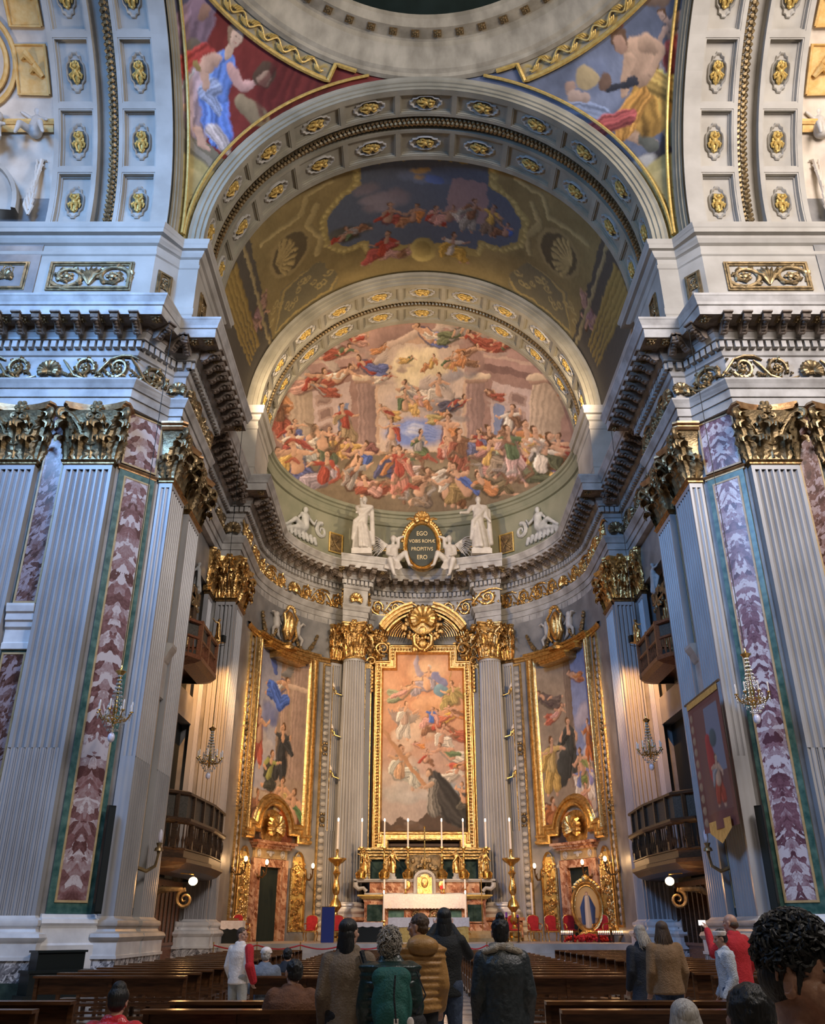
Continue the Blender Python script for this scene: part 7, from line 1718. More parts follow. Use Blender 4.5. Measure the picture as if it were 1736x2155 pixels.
# ------------------------------------------------------------------ chandeliers, banner, loudspeakers
def chandelier(label, x, y, z, r, sc, top):
    t = thing('chandelier', label, 'chandelier', (x, y, z))
    mb = MB(); mb.tube([(0,0,1.5*sc),(0,0,top-z)], .012, 5); mb.build('cable', M['black'], t)
    mb = MB(); mb.lathe([(.02,-.25*sc),(.05,-.2*sc),(.03,0),(.07,.2*sc),(.03,.5*sc),(.05,1.2*sc),(.16*sc,1.32*sc),(.03,1.4*sc),(.02,1.5*sc)], 10)
    N = 8
    for k in range(N):
        a_ = 2*PI*k/N; c_, s_ = math.cos(a_), math.sin(a_); mb.tube([(0,0,0),(.35*r*c_,.35*r*s_,-.12*sc),(.75*r*c_,.75*r*s_,-.05*sc),(r*c_,r*s_,.12*sc)], .018, 5); mb.lathe([(.01,0),(.06,.01),(.05,.04),(.01,.04)],8,(r*c_,r*s_,.12*sc))
    mb.tube([(.62*r*math.cos(a_), .62*r*math.sin(a_), -.02) for a_ in [2*PI*k/24 for k in range(25)]], .02, 5); mb.build('frame', M['brass'], t)
    mb = MB()
    for k in range(16):
        a_ = 2*PI*k/16; c_, s_ = math.cos(a_), math.sin(a_)
        for j in range(12): f_ = j/11; rr = .1*r+(.55*r)*(f_**1.8); mb.ell((rr*c_, rr*s_, 1.28*sc*(1-f_)+.02), (.018,.018,.03), 5, 4)
        for j in range(5): f_ = j/4; rr = .60*r*(1-f_**1.5)+.05; mb.ell((rr*c_, rr*s_, -.04-.42*sc*f_), (.018,.018,.028), 5, 4)
    for k in range(N): a_ = 2*PI*k/N; mb.ell((r*math.cos(a_), r*math.sin(a_), .02), (.02,.02,.06), 5, 4)
    o = mb.build('crystal_beads', M['glass'], t); o['kind'] = 'stuff'
    for k in range(N): a_ = 2*PI*k/N; mb = MB(); mb.lathe([(.001,.16*sc),(.022,.16*sc),(.022,.34*sc),(.03,.36*sc),(.02,.42*sc),(.001,.45*sc)],8,(r*math.cos(a_),r*math.sin(a_),0)); mb.build('candle_bulb', M['wax'], t)
    mb = MB(); mb.ell((0,0,-.55*sc),(.10*sc,.10*sc,.14*sc),10,8); mb.build('lower_globe', M['bulboff'], t)
chandelier('crystal chandelier hanging before the red breccia panel, nearest on the left', -9.05, 24.25, 6.94, .47, 1.0, 20.63)
chandelier('crystal chandelier hanging before the violet breccia panel, nearest on the right', 9.05, 24.25, 7.45, .47, 1.0, 20.63)
chandelier('smaller-looking chandelier farther back beside the left choir balcony', -7.75, 30.9, 6.85, .43, .87, 20.63)
chandelier('smaller-looking chandelier farther back beside the right choir balcony', 7.75, 30.9, 7.15, .43, .87, 20.63)
t = thing('processional_banner', 'hanging painted banner with gold fringe on the right crossing pier', 'banner', (8.35, 26.5, 4.2))
cv = Canvas(-1.3,1.3,0,4,40); cv.fill((.20,.07,.06)); n = cv.noise(4,.6); cv.a *= (.6+.8*n[...,None]); cv.poly([(-.9,.5),(1.05,.5),(1.05,3.7),(-.9,3.7)],(.20,.09,.08)); cv.poly([(.0,1.6),(1.0,1.6),(1.0,3.6),(.0,3.6)],(.22,.23,.27)); cv.stroke([(.0,2.6),(.1,2.0),(.2,1.6)],[.2,.3,.3],(.45,.05,.05)); cv.blob(.4,2.6,.25,.3,(.08,.12,.12)); cv.figure(.4,.6,1.5,RED,GRY,0,3,'stand')
for k in range(10): cv.blob(-1.12,.3+.36*k,.12,.14,(.40,.26,.16))
BY = lambda U, V, X, Y, Z: ((U-.5)*2.6, V*4)
painted_grid('cloth', 70, 110, lambda U, V: (.06*np.sin(U*9)*(1-V)-.25*(.5-U)*0, (.5-U)*3.0, V*3.9-.0+.35*(np.abs(U-.5)*0)), cv, BY, M['oil'], t)
mb = MB(); mb.loft([[(-.02,1.5-3.0*k/20,z_) for k in range(21)] for z_ in (3.75,3.95)]); mb.build('top_band', M['goldpaint'], t); mb = MB(); mb.loft([[(-.03,.9-1.9*k/16,.25) for k in range(17)],[(-.03,.9-1.9*k/16,-.05-.35*(1-abs(k-8)/8)) for k in range(17)]]); mb.build('fringe', M['goldpaint'], t)
mb = MB(); mb.tube([(0,1.7,3.97),(0,-1.7,3.97)], .04, 7); mb.build('pole', M['wood'], t)
for s, nm in ((-1,'left'),(1,'right')):
    t = thing('column_loudspeaker', 'tall slim black loudspeaker on the angled face of the %s crossing pier' % nm, 'loudspeaker', (s*9.28, 25.72, 1.95), math.atan2(-1.05, -s*1.05)-PI/2)
    mb = MB(); mb.box(-.11,.11,0,.14,0,2.8); mb.build('cabinet', M['black'], t, smooth=False); mb = MB(); mb.box(-.09,.09,.14,.15,.05,2.75); mb.build('grille', M['dark'], t, smooth=False)
    t = thing('gilt_sconce', 'curved gilt wall sconce between the paired pilasters of the %s crossing pier' % nm, 'sconce', (s*9.0, 28.1, 3.6), (-PI/2 if s < 0 else PI/2))
    mb = MB(); mb.tube([(0,0,-.35),(0,.3,-.45),(0,.55,-.3),(0,.6,0),(0,.6,.1)], [.06,.06,.05,.04,.06], 7); mb.lathe([(.01,.1),(.14,.12),(.12,.2),(.06,.25),(.1,.35),(.02,.36)],10,(0,.6,0)); mb.build('arm', M['golddull'], t); mb = MB(); mb.ell((0,.6,.55),(.07,.07,.2),8,6); mb.build('glass', M['bulboff'], t)
    t = thing('black_cabinet', 'stepped black wooden cabinet standing against the %s crossing pier' % nm, 'cabinet', (s*9.85, 24.75, 0), (math.atan2(-1.05, -s*1.05)-PI/2))
    mb = MB(); mb.box(-.62,.62,0,.45,0,1.05); mb.box(-.8,.8,0,.55,0,.6); mb.box(-.9,.9,0,.6,0,.12); mb.build('body', M['black'], t, smooth=False); mb = MB(); mb.box(-.66,.66,-.02,.5,1.05,1.1); mb.box(-.85,.85,-.02,.58,.6,.66); mb.build('top', M['black'], t, smooth=False)

# ------------------------------------------------------------------ transept ends glimpsed past the crossing arches
M['cream'] = mat('cream_stucco', (.55,.47,.38), (.68,.60,.50), 1.5, .7)
M['ochre'] = mat('gold_stucco', (.62,.36,.10), (.72,.50,.20), 3, .6, bump=.6, bscale=6)
M['windowlight'] = mat('window_daylight', (.6,.7,.8), None, emis=(.62,.74,.92), es=.9)
for s, nm in ((-1,'left'),(1,'right')):
    mb = MB(); RT = 9.3; th = [R_(96)*k/26 for k in range(27)]
    mb.loft([[(s*x, 15.8+RT*math.cos(t_), Z1+RT*math.sin(t_)) for x in (14.62, 21.5)] for t_ in th])
    struct(mb, 'ceiling_transept_'+nm, M['cream'], 'cream stuccoed vault of the %s transept' % nm)
    tt = thing('stucco_ornament', 'gilded stucco panels and medallion on the vault of the %s transept' % nm, 'ornament', (s*16.2, 22.5, 30)); 
    def tp(x, t_, r): return (s*x-s*16.2, 15.8+r*math.cos(t_)-22.5, Z1+r*math.sin(t_)-30)
    mb = MB()
    for (x0, x1, a0, a1) in ((14.9,16.1,36,47),(14.9,16.1,51,66)):
        mb.loft([[tp(x0+(x1-x0)*j/4, R_(a0+(a1-a0)*k/6), RT-.12) for j in range(5)] for k in range(7)]); mb.tube([tp(x0,R_(a0),RT-.15),tp(x1,R_(a0),RT-.15),tp(x1,R_(a1),RT-.15),tp(x0,R_(a1),RT-.15),tp(x0,R_(a0),RT-.15)], .07, 6)
    mb.loft([[tp(x, R_(27)+q, RT-.15) for x in (14.8,17.8)] for q in (0,.04)]); mb.tube([tp(14.7,R_(29.5),RT-.15),tp(18,R_(29.5),RT-.15)], .12, 6)
    for rr_ in (1.5,1.15): mb.tube([tp(17.6+rr_*math.cos(a_), R_(44)+rr_*math.sin(a_)/RT*1.2, RT-.15) for a_ in [2*PI*k/32 for k in range(33)]], .10, 6)
    for j, (x, a_) in enumerate(((15.3,40),(15.6,43),(15.3,57),(15.6,60),(17.6,44),(17.4,41))): mb.tube([tp(x-.2,R_(a_),RT-.2),tp(x,R_(a_+2),RT-.35),tp(x+.25,R_(a_+1),RT-.2)],[.1,.18,.08],7)
    mb.build('stucco', M['ochre'], tt)
    point('transept_vault_fill', (s*18.0, 20.5, 29.0), 260, (1.0,.82,.62), .5)  # added point light to brighten the transept stucco, no fixture there
    # lunette window with moulded arch, seen through the vault foot
    mb = MB(); cx, cz = 18.2, 26.2; yy = 24.55
    mb.loft([[(s*(cx-r*math.cos(t_)), yy-d, cz+r*1.15*math.sin(t_)) for r, d in ((1.5,0),(1.5,.3),(1.75,.4),(1.8,.25),(2.3,.2),(2.35,.35),(2.5,.3),(2.5,0))] for t_ in [PI*k/20 for k in range(21)]])
    struct(mb, 'window_surround_'+nm, M['plasterpale'], 'moulded arched window surround in the %s transept' % nm, smooth=False)
    mb = MB(); mb.loft([[(s*(cx-1.5*math.cos(t_)), yy, cz+1.72*math.sin(t_)), (s*(cx-1.5*math.cos(t_)), yy, cz)] for t_ in [PI*k/20 for k in range(21)]]); struct(mb, 'window_%d' % (1 if s < 0 else 2), M['windowlight'], 'pale daylit arched window in the %s transept' % nm)
    mb = MB()
    for k in range(9): a_ = R_(62+7*k); mb.tube([(s*15.3, 24.5, 26.1+.25*k),(s*(15.3+.35*math.cos(a_)*(1-k*.08)), 24.42, 26.5+.3*k),(s*(15.3+.5*math.cos(a_)), 24.45, 26.9+.25*k)],[.05,.09,.03],6); mb.tube([(s*15.3, 24.5, 26.1+.25*k),(s*(15.3-.3*math.cos(a_)), 24.42, 26.5+.3*k)],[.05,.06],6)
    o = mb.build('palm_stucco', M['cream']); o['label'] = 'pale stucco palm ornament beside the %s transept window' % nm; o['category'] = 'ornament'; o['kind'] = 'thing'
    for k, (x, z, ln) in enumerate(((15.5,29.6,'nearer the coffered arch'),(16.9,29.0,'nearer the picture edge'))):
        t = thing('stucco_putto', 'white stucco child seated above the %s transept window, %s' % (nm, ln), 'statue', (s*x, 23.9-.3*k, z))
        mb = MB(); mb.cap((0,0,.3),.3,(0,-.05,.8),.24); mb.ell((0,-.1,1.25),.23,10,8); mb.cap((-.2,-.1,.85),.1,(-.55,-.3,1.0),.07); mb.cap((.2,-.1,.85),.1,(.5,-.3,.6),.07); mb.cap((-.15,-.1,.25),.17,(-.35,-.55,.1),.13); mb.cap((-.35,-.55,.1),.12,(-.4,-.6,-.45),.07); mb.cap((.15,-.1,.25),.17,(.4,-.5,.2),.13); mb.cap((.4,-.5,.2),.12,(.6,-.5,-.3),.07)
        remesh(mb.build('figure', M['statue'], t), .05, 1)
# ------------------------------------------------------------------ pews
def pew_meshes(L):
    h = L/2; out = []
    mb = MB(); mb.box(-h, h, .02, .42, .42, .46); out.append(('seat', mb.mesh('seat', M['pew'], False)))
    mb = MB(); mb.box(-h, h, -.16, .03, .85, .885); out.append(('top_rail', mb.mesh('top_rail', M['pew'], False)))
    mb = MB(); mb.box(-h, h, -.02, .01, .60, .85); out.append(('backrest', mb.mesh('backrest', M['pew'], False)))
    mb = MB(); mb.box(-h+.05, h-.05, -.34, -.16, .16, .20); out.append(('kneeler', mb.mesh('kneeler', M['pew'], False)))
    mb = MB(); mb.box(-.03,.03,-.05,.02,0,.85); mb.box(-.03,.03,.3,.4,0,.42); mb.box(-.03,.03,-.3,.4,.1,.17); out.append(('leg', mb.mesh('leg', M['pew'], False)))
    return out
PEW = {k: pew_meshes(k) for k in (1.85, 2.35, 2.6)}
def pew(label, x, y, L):
    t = thing('pew', label, 'pew', (x, y, 0), 0, 'rows of wooden pews in the nave')
    for n, me in PEW[L]:
        if n == 'leg':
            for q in (-1, 0, 1): link('leg', me, t, (q*(L/2-.03), 0, 0))
        else: link(n, me, t)
ORD = ['front','second','third','fourth','fifth','sixth','seventh','eighth','ninth','tenth','eleventh','twelfth','thirteenth','fourteenth','fifteenth','sixteenth','seventeenth','eighteenth','nineteenth','twentieth','twenty-first','twenty-second','twenty-third','twenty-fourth','twenty-fifth']
NR = 23
for k in range(NR):
    if 2 <= k <= 5: continue   # open space across the nave
    y = 10.15+1.1*k; n = ORD[NR-1-k]
    tail = '%s row counted from the altar' % n
    pew('brown wooden pew left of the centre aisle, '+tail, -2.53, y, 1.85); pew('brown wooden pew right of the centre aisle, '+tail, 1.98, y, 2.35)
    pew('brown wooden pew of the outer left block, '+tail, -5.85, y, 2.6)
    pew('brown wooden pew of the outer right block, '+tail, 5.75, y, 2.6)
pew('brown wooden pew at the bottom left edge of the picture, under the red-jacketed sitter', -2.95, 8.05, 2.6)
pew('brown wooden pew at the bottom right, under the grey-haired sitter', 1.2, 5.75, 2.35)
pew('brown wooden pew at the bottom left edge, second from the camera on the far left', -5.85, 9.05, 2.6)

# ------------------------------------------------------------------ people
def C3(n, c, c2=None, rough=.75, bump=.3, bs=60, scale=20): return mat(n, c, c2, scale, rough, bump=bump, bscale=bs, stretch=(1,1,.15) if 'hair' in n else None)
SK = C3('skin', (.48,.27,.19), (.54,.32,.23), .5, .03); SKD = C3('brown_skin', (.36,.185,.12), (.44,.24,.16), .5, .12, 120, 60)
HB = C3('black_hair', (.006,.007,.008), (.018,.018,.018), .5, .3, 90, 90); HG = C3('grey_blond_hair', (.22,.19,.16), (.46,.42,.36), .6, .3, 120, 110); HBR = C3('brown_hair', (.05,.03,.02), (.11,.07,.045), .6, .3, 120, 110); HS = C3('silver_hair', (.30,.28,.26), (.55,.53,.50), .6, .3, 120, 110)
JEAN = C3('jeans', (.02,.035,.07), (.05,.075,.13), .8, .2); DARKT = C3('dark_trousers', (.012,.013,.016)); SHOE = C3('dark_shoes', (.015,.013,.012))
def tex(name, size):
    t = bpy.data.textures.new(name, 'CLOUDS'); t.noise_scale = size; t.noise_depth = 2; return t
TXF, TXW = tex('hair_noise', .025), tex('cloth_noise', .14)
def disp(o, t, s):
    d = o.modifiers.new('relief', 'DISPLACE'); d.texture = t; d.strength = s; d.mid_level = .5; d.texture_coords = 'LOCAL'
def rotz_pt(p, c, a):
    x, y = p[0]-c[0], p[1]-c[1]; return (c[0]+x*math.cos(a)-y*math.sin(a), c[1]+x*math.sin(a)+y*math.cos(a), p[2])
def headmesh(mb, hc, yaw=0, pitch=0):
    """head centred at hc, facing +y before yaw"""
    old = mb.M; mb.M = Matrix.Translation(hc) @ Matrix.Rotation(yaw, 4, 'Z') @ Matrix.Rotation(pitch, 4, 'X')
    mb.ell((0,-.012,.035),(.074,.092,.082),14,12); mb.ell((0,.02,-.03),(.058,.07,.075),12,10); mb.cap((0,.045,-.085),.024,(0,.06,-.092),.020); mb.cap((-.03,.0,-.06),.03,(0,.055,-.088),.022); mb.cap((.03,.0,-.06),.03,(0,.055,-.088),.022)
    mb.cap((0,.082,.02),.010,(0,.103,-.018),.013); mb.ell((0,.092,-.022),(.018,.012,.009),8,6); mb.cap((-.034,.074,.030),.012,(.034,.074,.030),.012); mb.cap((-.016,.080,-.052),.008,(.016,.080,-.052),.008); mb.cap((-.014,.079,-.062),.008,(.014,.079,-.062),.008)
    for q in (-1,1):
        mb.ell((q*.045,.062,-.012),(.02,.018,.02),8,6); mb.ell((q*.076,-.005,-.008),(.009,.019,.032),10,8); mb.ell((q*.078,.002,.014),(.010,.018,.014),8,6)
    mb.M = old
def hand(mb, wr, d, up, curl=.6, side=1):
    d = Vector(d).normalized(); up = Vector(up); up = (up - d*up.dot(d)).normalized(); s_ = d.cross(up)*side; wr = Vector(wr)
    pc = wr + d*.05; mb.cap(wr, .022, wr+d*.03, .024)
    for k in range(4): mb.cap(wr+d*.02+s_*(k-1.5)*.014, .014, wr+d*.085+s_*(k-1.5)*.019, .0115, 8)
    for k in range(4):
        b = wr+d*.088+s_*(k-1.5)*.0195; L = (.068,.078,.072,.056)[k]; a = curl
        p1 = b+(d*math.cos(a*.5)-up*math.sin(a*.5))*L*.45; p2 = p1+(d*math.cos(a*1.2)-up*math.sin(a*1.2))*L*.33; p3 = p2+(d*math.cos(a*1.9)-up*math.sin(a*1.9))*L*.24
        mb.cap(b,.0092,p1,.0085,8); mb.cap(p1,.0085,p2,.0078,8); mb.cap(p2,.0078,p3,.007,8)
    b = wr+d*.03-s_*.026; p1 = b+(d*.6-s_*.7-up*.3).normalized()*.04; p2 = p1+(d*.85-s_*.2-up*.4).normalized()*.032; mb.cap(b,.013,p1,.010,8); mb.cap(p1,.010,p2,.008,8)
def person(label, loc, rz, top, legs, hair, skin=SK, sit=False, sc=1.0, armL=None, armR=None, yaw=0.0, pitch=0.0, bulk=1.0, coat=None, puffer=False, collar=None, hairstyle='short', vox=.014, bend=0.0, shoes=SHOE, poncho=None):
    """local frame faces +y.  arms = (elbow, wrist) points"""
    t = thing('person', label, 'person', loc, rz, None, sc); B = bulk
    dz = -.48 if sit else 0; fy = bend
    pel = (0, 0, .95+dz); ch = (0, .10*fy, 1.26+dz); nk = (0, .16*fy, 1.455+dz); hc = (0, .18*fy+.03, 1.59+dz-.02*abs(fy))
    hips = [(-.09,0,.92+dz),(.09,0,.92+dz)]
    kn = [(-.12,.42,.50),(.12,.42,.50)] if sit else [(-.10,.02,.50),(.10,.03,.50)]
    an = [(-.12,.40,.08),(.12,.40,.08)] if sit else [(-.11,-.02,.09),(.11,-.02,.09)]
    shp = [(-.165,ch[1],1.375+dz),(.165,ch[1],1.375+dz)]
    arms = []
    for q, A in ((0, armL), (1, armR)):
        s_ = (-1,1)[q]; arms.append(A or (((s_*.225, ch[1]-.04, 1.11+dz), (s_*.22, ch[1]+.10, .88+dz)) if not sit else ((s_*.25, ch[1]+.0, 1.12+dz), (s_*.16, ch[1]+.24, 1.02+dz))))
    mb = MB()
    mb.cap(nk, .055, (hc[0], hc[1]-.02, hc[2]-.06), .05, 12); headmesh(mb, hc, yaw, pitch)
    mb.cap((0,ch[1],1.30+dz),.11,pel,.12,12); mb.cap(shp[0],.05,shp[1],.05)
    for q in (0,1):
        mb.cap(shp[q],.045,arms[q][0],.036); mb.cap(arms[q][0],.034,arms[q][1],.022)
        dd = Vector(arms[q][1])-Vector(arms[q][0]); hand(mb, arms[q][1], dd, (0,-1,0) if abs(dd.normalized().z) > .7 else (0,0,1), .6, (1,-1)[q])
        mb.cap(hips[q],.075,kn[q],.05); mb.cap(kn[q],.045,an[q],.032); mb.cap(an[q],.032,(an[q][0],an[q][1]+.12,.035),.03)
    remesh(mb.build('body', skin, t), .0095, 1)
    mb = MB()   # trousers
    mb.cap((-.07,0,.95+dz),.125,(.07,0,.95+dz),.125,12)
    for q in (0,1): mb.cap(hips[q],.105,kn[q],.075,12); mb.cap(kn[q],.073,(an[q][0],an[q][1],an[q][2]+.03),.058,12)
    o = remesh(mb.build('trousers', legs, t), vox, 1); disp(o, TXW, .015)
    for q in (0,1):
        mb = MB(); mb.cap((an[q][0],an[q][1]-.03,.05),.045,(an[q][0],an[q][1]+.14,.04),.04); mb.box(an[q][0]-.045,an[q][0]+.045,an[q][1]-.07,an[q][1]+.19,0,.03); mb.build('shoe', shoes, t)
    mb = MB()   # jacket
    if puffer:
        for k in range(9):
            z = .90+dz+.062*k; w_ = (.205 if k < 3 else .20+.008*k)*B; mb.ell((0,ch[1]*(k/8),z),(w_,.155*B,.052),18,8)
        for q in (0,1):
            for (a_, b_, r0, r1) in ((shp[q],arms[q][0],.085,.072),(arms[q][0],arms[q][1],.072,.055)):
                a_ = Vector(a_); b_ = Vector(b_)
                for k in range(6): f = (k+.3)/6; mb.ell(tuple(a_.lerp(b_, f)), (r0+(r1-r0)*f)*B, 10, 8)
    else:
        mb.cap((-.10,ch[1],1.345+dz),.09*B,(.10,ch[1],1.345+dz),.09*B,14); pf = [(.84,.15,.11),(.85,.192,.145),(1.0,.186,.135),(1.12,.18,.13),(1.25,.198,.14),(1.35,.205,.13),(1.42,.15,.10),(1.47,.07,.07)]
        if coat: pf = [(coat,.22,.16),(coat+.02,.27,.20),(.7,.235,.18)] + pf[1:]
        mb.loft([[(rx*B*math.cos(k*PI/12), ch[1]*min(1,max(0,(z-.9)/.4))+ry*B*math.sin(k*PI/12), z+dz) for k in range(24)] for z, rx, ry in pf], True, True)
        for q in (0,1): mb.cap(shp[q],.078*B,arms[q][0],.062*B,12); mb.cap(arms[q][0],.060*B,arms[q][1],.046*B,12)
    mb.cap((-.05,nk[1]-.01,1.45+dz),.062,(.05,nk[1]-.01,1.45+dz),.062)
    if poncho:
        mb.lathe([(.02,1.46),(.12,1.44),(.19,1.36),(.22,1.2),(.26,1.0),(.31,.80),(.30,.76),(.02,.80)], 28)
    o = remesh(mb.build('jacket' if not (coat or poncho) else ('coat' if coat else 'poncho'), top, t), vox, 2); disp(o, TXW, .014)
    if collar:
        mb = MB(); mb.tube([(.085*math.cos(a_), nk[1]-.0+.075*math.sin(a_), 1.485+dz) for a_ in [R_(150+24*k) for k in range(11)]], .035, 8); mb.cap((-.16,ch[1]-.05,1.44+dz),.03,(-.06,ch[1]-.09,1.47+dz),.03); mb.cap((.16,ch[1]-.05,1.44+dz),.03,(.06,ch[1]-.09,1.47+dz),.03); o = remesh(mb.build('collar', collar, t), .01); disp(o, TXF, .015)
    # hair
    mb = MB(); mb.M = Matrix.Translation(hc) @ Matrix.Rotation(yaw, 4, 'Z') @ Matrix.Rotation(pitch, 4, 'X'); rn = random.Random(hash(label) % 99 if False else len(label))
    mb.ell((0,-.022,.048),(.082,.094,.082),16,12)
    if hairstyle in ('short','beanie'):
        mb.ell((0,-.04,-.0),(.076,.07,.07),14,10)
        if hairstyle == 'beanie': mb.ell((0,-.01,.05),(.090,.105,.085),16,12); mb.ell((0,-.015,.11),(.065,.07,.06),12,10)
    if hairstyle == 'curly':
        for k in range(900):
            a_, b_ = rn.uniform(0,6.28), rn.uniform(-1.1,1.5); r = rn.uniform(.080,.112); n_ = Vector((math.cos(b_)*math.cos(a_), math.cos(b_)*math.sin(a_), math.sin(b_))); p = Vector((0,-.03,-.005)) + Vector((n_.x*r, n_.y*r, n_.z*r*1.3))
            if p.y > .04 and p.z < .07: continue
            d = Vector((rn.uniform(-.5,.5), rn.uniform(-.5,.5), -1)); d = (d - n_*d.dot(n_)).normalized()*.03; e_ = n_.cross(d)*rn.choice((-1,1))*.5
            mb.tube([p, p+d*.5+e_, p+d, p+d*1.6-e_+n_*.004], [.006,.006,.005,.002], 4)
    if hairstyle == 'long':
        mb.ell((0,-.045,-.02),(.080,.065,.10),14,10)
        for k in range(60): a_ = R_(185+170*k/59); mb.tube([(.07*math.cos(a_),-.03+.06*math.sin(a_),.0),(.085*math.cos(a_),-.04+.07*math.sin(a_),-.15),(.075*math.cos(a_)+rn.uniform(-.02,.02),-.07+.05*math.sin(a_),-.32),(.05*math.cos(a_)+rn.uniform(-.02,.02),-.09,-.42-rn.uniform(0,.08))], [.012,.013,.010,.003], 6)
    if hairstyle == 'shaggy':
        for k in range(120): a_ = R_(165+210*k/119); l = rn.uniform(.12,.24); mb.tube([(.07*math.cos(a_),-.02+.07*math.sin(a_),.06),(.095*math.cos(a_),-.03+.085*math.sin(a_),-.04),(.10*math.cos(a_)+rn.uniform(-.03,.03),-.04+.09*math.sin(a_),-l)], [.010,.010,.003], 5)
    if hairstyle == 'bun': mb.ell((0,-.03,-.01),(.074,.07,.08),12,10); mb.ell((0,-.05,.135),(.04,.04,.04),12,8); mb.ell((0,-.05,.10),(.045,.045,.03),10,8)
    if hairstyle == 'bald':
        mb.v = []; mb.f = []; mb.ell((0,-.05,-.015),(.078,.065,.055),14,10)
    o = mb.build('hair' if hairstyle != 'beanie' else 'knitted_cap', hair, t); 
    if hairstyle in ('short','beanie','bun','bald'): remesh(o, .008, 1)
    if hairstyle in ('short','bun'): disp(o, TXF, .02)
    # eyes and mouth
    mb = MB(); mb.M = Matrix.Translation(hc) @ Matrix.Rotation(yaw, 4, 'Z') @ Matrix.Rotation(pitch, 4, 'X')
    for q in (-1,1): mb.ell((q*.030,.076,.012),(.012,.008,.006),8,6); mb.cap((q*.045,.074,.034),.004,(q*.016,.083,.036),.004,6)
    mb.build('eyes', HB, t)
    mb = MB(); mb.M = Matrix.Translation(hc) @ Matrix.Rotation(yaw, 4, 'Z') @ Matrix.Rotation(pitch, 4, 'X'); mb.cap((-.018,.084,-.057),.005,(.018,.084,-.057),.005,6); mb.build('lips', LIP, t)
    return t
LIP = C3('lips', (.36,.12,.10))
tan = C3('tan_wool', (.17,.125,.085), (.21,.16,.115), .9); dgp = C3('dark_green_nylon', (.008,.022,.02), (.015,.035,.03), .35, .15); mus = C3('mustard_nylon', (.33,.17,.045), (.40,.21,.06), .5, .15); blk = C3('black_knit', (.006,.008,.009)); teal = C3('teal_canvas', (.005,.075,.06), (.01,.10,.08), .7)
lea = C3('dark_grey_leather', (.012,.018,.02), (.028,.036,.04), .45, .25, 30); shr = C3('cream_fleece', (.42,.36,.28), (.5,.44,.35), .9, .8, 90); sue = C3('brown_suede', (.21,.125,.06), (.26,.16,.085), .9); nav = C3('dark_navy_wool', (.008,.012,.022)); whk = C3('pale_grey_knit', (.42,.45,.50), (.55,.58,.63), .9, .5); rdk = C3('red_knit', (.42,.012,.02), (.5,.02,.03), .85); rdn = C3('glossy_red_nylon', (.50,.02,.035), (.6,.03,.05), .3, .5, 12); bro = C3('rust_brown_wool', (.12,.05,.025), (.16,.07,.035), .9); blg = C3('blue_grey_cloth', (.13,.16,.21), (.18,.21,.27), .8)
def at(px, Y): return (-.74 + (px-861)/2005*Y, Y, 0)
t = person('woman with long black hair in a long tan coat, black bag on her shoulder', at(735,8.6), .0, tan, DARKT, HB, coat=.42, yaw=-.6, hairstyle='long', sc=1.0)
mb = MB(); mb.tube([(.12,-.10,1.45),(.21,-.2,1.2),(.27,-.2,.95)], .022, 7, 1.0); mb.tube([(.12,.10,1.45),(.24,.12,1.2),(.29,-.02,.95)], .02, 7); mb.build('bag_strap', blk, t)
mb = MB(); mb.loft([[(.27-.05*k_,y_,z_) for y_, z_ in ((-.22,.95),(-.24,.6),(.1,.6),(.1,.95))] for k_ in (-1.4,1.4)], True, True); o = mb.build('shoulder_bag', blk, t)
t = person('woman with wavy grey-blond hair in a dark green puffer jacket wearing a teal backpack', at(822,8.3), .0, dgp, DARKT, HG, bulk=1.12, puffer=True, yaw=-.3, pitch=-.1, hairstyle='curly', sc=.955)
mb = MB(); mb.cap((-.07,-.22,1.32),.09,(.10,-.22,1.32),.09); mb.ell((.02,-.24,1.12),(.18,.12,.27),16,12); mb.ell((.02,-.33,1.02),(.14,.06,.15),14,10); remesh(mb.build('backpack', teal, t), .014, 3); t.children[-1].location = (.13, 0, 0)
mb = MB(); mb.M = Matrix.Translation((.13,0,0)); mb.ell((.05,-.395,1.0),(.03,.006,.045),12,8); mb.box(-.09,-.05,-.40,-.39,.99,1.03); mb.build('luggage_tag', M['cloth'], t)
mb = MB(); mb.M = Matrix.Translation((.13,0,0)); mb.tube([(-.08,-.36,1.35),(-.09,-.39,1.2),(-.07,-.4,1.0)], .008, 6); mb.tube([(.1,-.3,1.38),(.18,-.34,1.2),(.1,-.38,1.06)], .007, 6); mb.build('zip', blk, t)
t = person('man with short dark hair in a mustard quilted jacket turning his head to the left', at(880,9.7), .1, mus, DARKT, HBR, bulk=1.12, puffer=True, yaw=1.15, hairstyle='short', sc=1.03)
mb = MB(); mb.ell((.03,-.13,1.43),(.16,.10,.09),14,10); mb.ell((.02,-.08,1.47),(.12,.10,.06),12,10); o = remesh(mb.build('hood', mus, t), .014, 3)
t = person('person in black with jeans and long dark hair, hands raised before the face', at(935,11.4), .0, blk, JEAN, HB, armL=((-.27,.14,1.24),(-.09,.30,1.52)), armR=((.27,.14,1.24),(.09,.30,1.52)), hairstyle='long', sc=1.08, bulk=.98)
t = person('person with a dark top-knot in a dark grey leather jacket with cream fleece collar', at(1053,8.7), .0, lea, DARKT, HB, bulk=1.16, collar=shr, hairstyle='bun', sc=1.0)
t = person('person with shaggy greying hair in a brown suede jacket and jeans among the right pews', at(1393,12.9), .05, sue, JEAN, HBR, bulk=1.08, hairstyle='shaggy', sc=1.0)
t = person('blond woman in a dark navy coat beside the suede jacket', at(1346,13.9), .15, nav, DARKT, HG, coat=.55, yaw=.5, pitch=-.25, hairstyle='shaggy', sc=.97)
